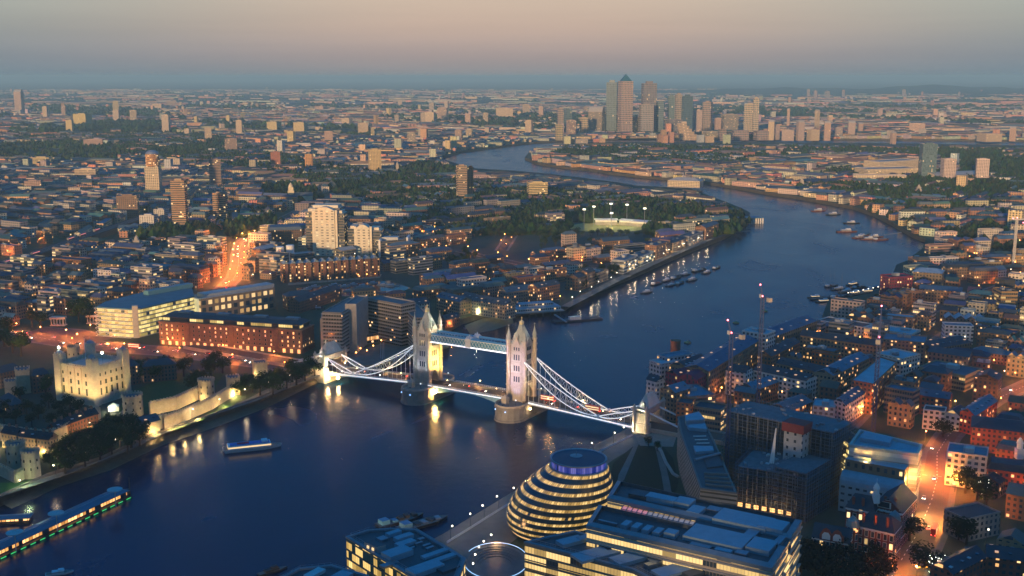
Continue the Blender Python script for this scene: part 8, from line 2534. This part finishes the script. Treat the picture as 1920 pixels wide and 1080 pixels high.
b = MB(); b.prism([pt_in(P, .02, .4), pt_in(P, .98, .4), pt_in(P, .98, .95), pt_in(P, .02, .95)], 3.2, 8.8, 0); b.build('shed', CONC, o)
b = MB(); b.bar((*G(1658, 440, 3), 3), (*G(1690, 436, 5), 5), 2.5, .8); tag(b.build('gangway', STEEL), 'long pale gangway from the tug moorings to the far bank', 'gangway')
# jetties along the crimson-flats bank
for k, (x0, y0, x1, y1, lab) in enumerate(((1520, 563, 1600, 553, 'long dark houseboat jetty nearest the riverside warehouses'), (1590, 556, 1655, 543, 'dark houseboat jetty with a diagonal row of small lamps'))):
    b = MB(); a_, c_ = G(x0, y0, 0), G(x1, y1, 0); b.bar((*a_, 1), (*c_, 1), 6, .8)
    for t in range(8): p = lerp(a_, c_, t / 7); b.tube((*p, -1), (*p, 4), .3, 5)
    o = tag(b.build('jetty', DARK), lab, 'jetty')
    if k:
        for t in range(8):
            b = MB(); p = lerp(a_, c_, t / 7); b.ball((*p, 4.3), .45); b.build('jetty_lamp', EM('white_lamp', (1, .88, .66), 12), o)
# tall white crane mast at the eastern edge
p = G(1899, 505, LAND); b = MB()
for dx, dy in ((-1, -1), (1, -1), (1, 1), (-1, 1)): b.bar((p[0] + dx, p[1] + dy, LAND), (p[0] + dx, p[1] + dy, LAND + 62), .6, .6); b.tube((p[0] + dx, p[1] + dy, LAND), (p[0] + dx, p[1] + dy, LAND + 62), .35, 4)
for k in range(20): b.tube((p[0] - 1, p[1] - 1, LAND + 3.1 * k), (p[0] + 1, p[1] - 1, LAND + 3.1 * k + 3.1), .3, 3)
o = thing('tower_crane', *p, LAND, 'pale lattice tower crane with red lights at the eastern edge, beyond the barn-like hall', 'crane'); b.build('mast', M('pale_crane', (.5, .5, .48)), o)
b = MB(); b.bar((p[0] - 6, p[1], LAND + 62), (p[0] + 30, p[1] + 6, LAND + 62), 1.4, 1.6); b.build('jib', MAT['pale_crane'], o)
for dx, dz in ((0, 64), (-5, 63.5), (8, 58), (14, 63.5)):
    b = MB(); b.ball((p[0] + dx, p[1], LAND + dz), .7); b.build('warning_light', EM('red_beacon', (1, .12, .16), 9), o)
# stone steps and a war-memorial style portico by the bowed glass office
for k, (x, lab) in enumerate(((110, 'pale stone portico among the memorial garden trees'), (178, 'pale stone portico touching the bowed glass office'))):
    p = G(x, 610 - k * 4, LAND); b = MB(); b.box(*p, LAND, 14, 7, .8); b.box(*p, LAND + 6.5, 14, 7, 2)
    for u in range(5):
        for v in (-2.6, 2.6): b.tube((p[0] - 5.8 + 2.9 * u, p[1] + v, LAND + .8), (p[0] - 5.8 + 2.9 * u, p[1] + v, LAND + 6.5), .45, 8)
    tag(b.build('portico', M('portland_stone', (.5, .48, .44))), lab, 'monument')
# ------------------------------------------------------------------ labels for the things placed by loops: which one, counted from a landmark towards another
ORD = 'first second third fourth fifth sixth seventh eighth ninth tenth eleventh twelfth thirteenth fourteenth fifteenth sixteenth seventeenth eighteenth nineteenth twentieth'.split()
LMW = [(n, *G(x, y, LAND)) for n, x, y in LAND_MARKS]
buckets = {}
for o, desc in AUTO:
    x, y = o.location.x, o.location.y
    if o.get('label') is None and o.type == 'MESH' and o.parent is None:
        pass
    L = sorted(LMW, key=lambda l: math.hypot(l[1] - x, l[2] - y))
    A_ = L[0]
    v = Vector((x - A_[1], y - A_[2])); v.normalize()
    B2 = max(L[1:9], key=lambda l: v.dot(Vector((l[1] - A_[1], l[2] - A_[2])).normalized()))
    buckets.setdefault((desc, A_[0], B2[0]), []).append((math.hypot(A_[1] - x, A_[2] - y), o))
used = set()
for (desc, a_, b2), lst in buckets.items():
    lst.sort(key=lambda q: q[0])
    for k, (_, o) in enumerate(lst):
        lab = (ORD[min(k, 19)] + ' ' if len(lst) > 1 else '') + desc + ' from ' + a_ + ' towards ' + b2
        if len(lst) == 1: lab = desc + ' from ' + a_ + ' towards ' + b2
        if len(lab.split()) > 16: lab = lab.replace(' with flat roof', '').replace(' with ', ' ')
        lab = ' '.join(lab.split()[:16])
        if k > 19: lab = 'farther ' + lab
        o['label'] = lab
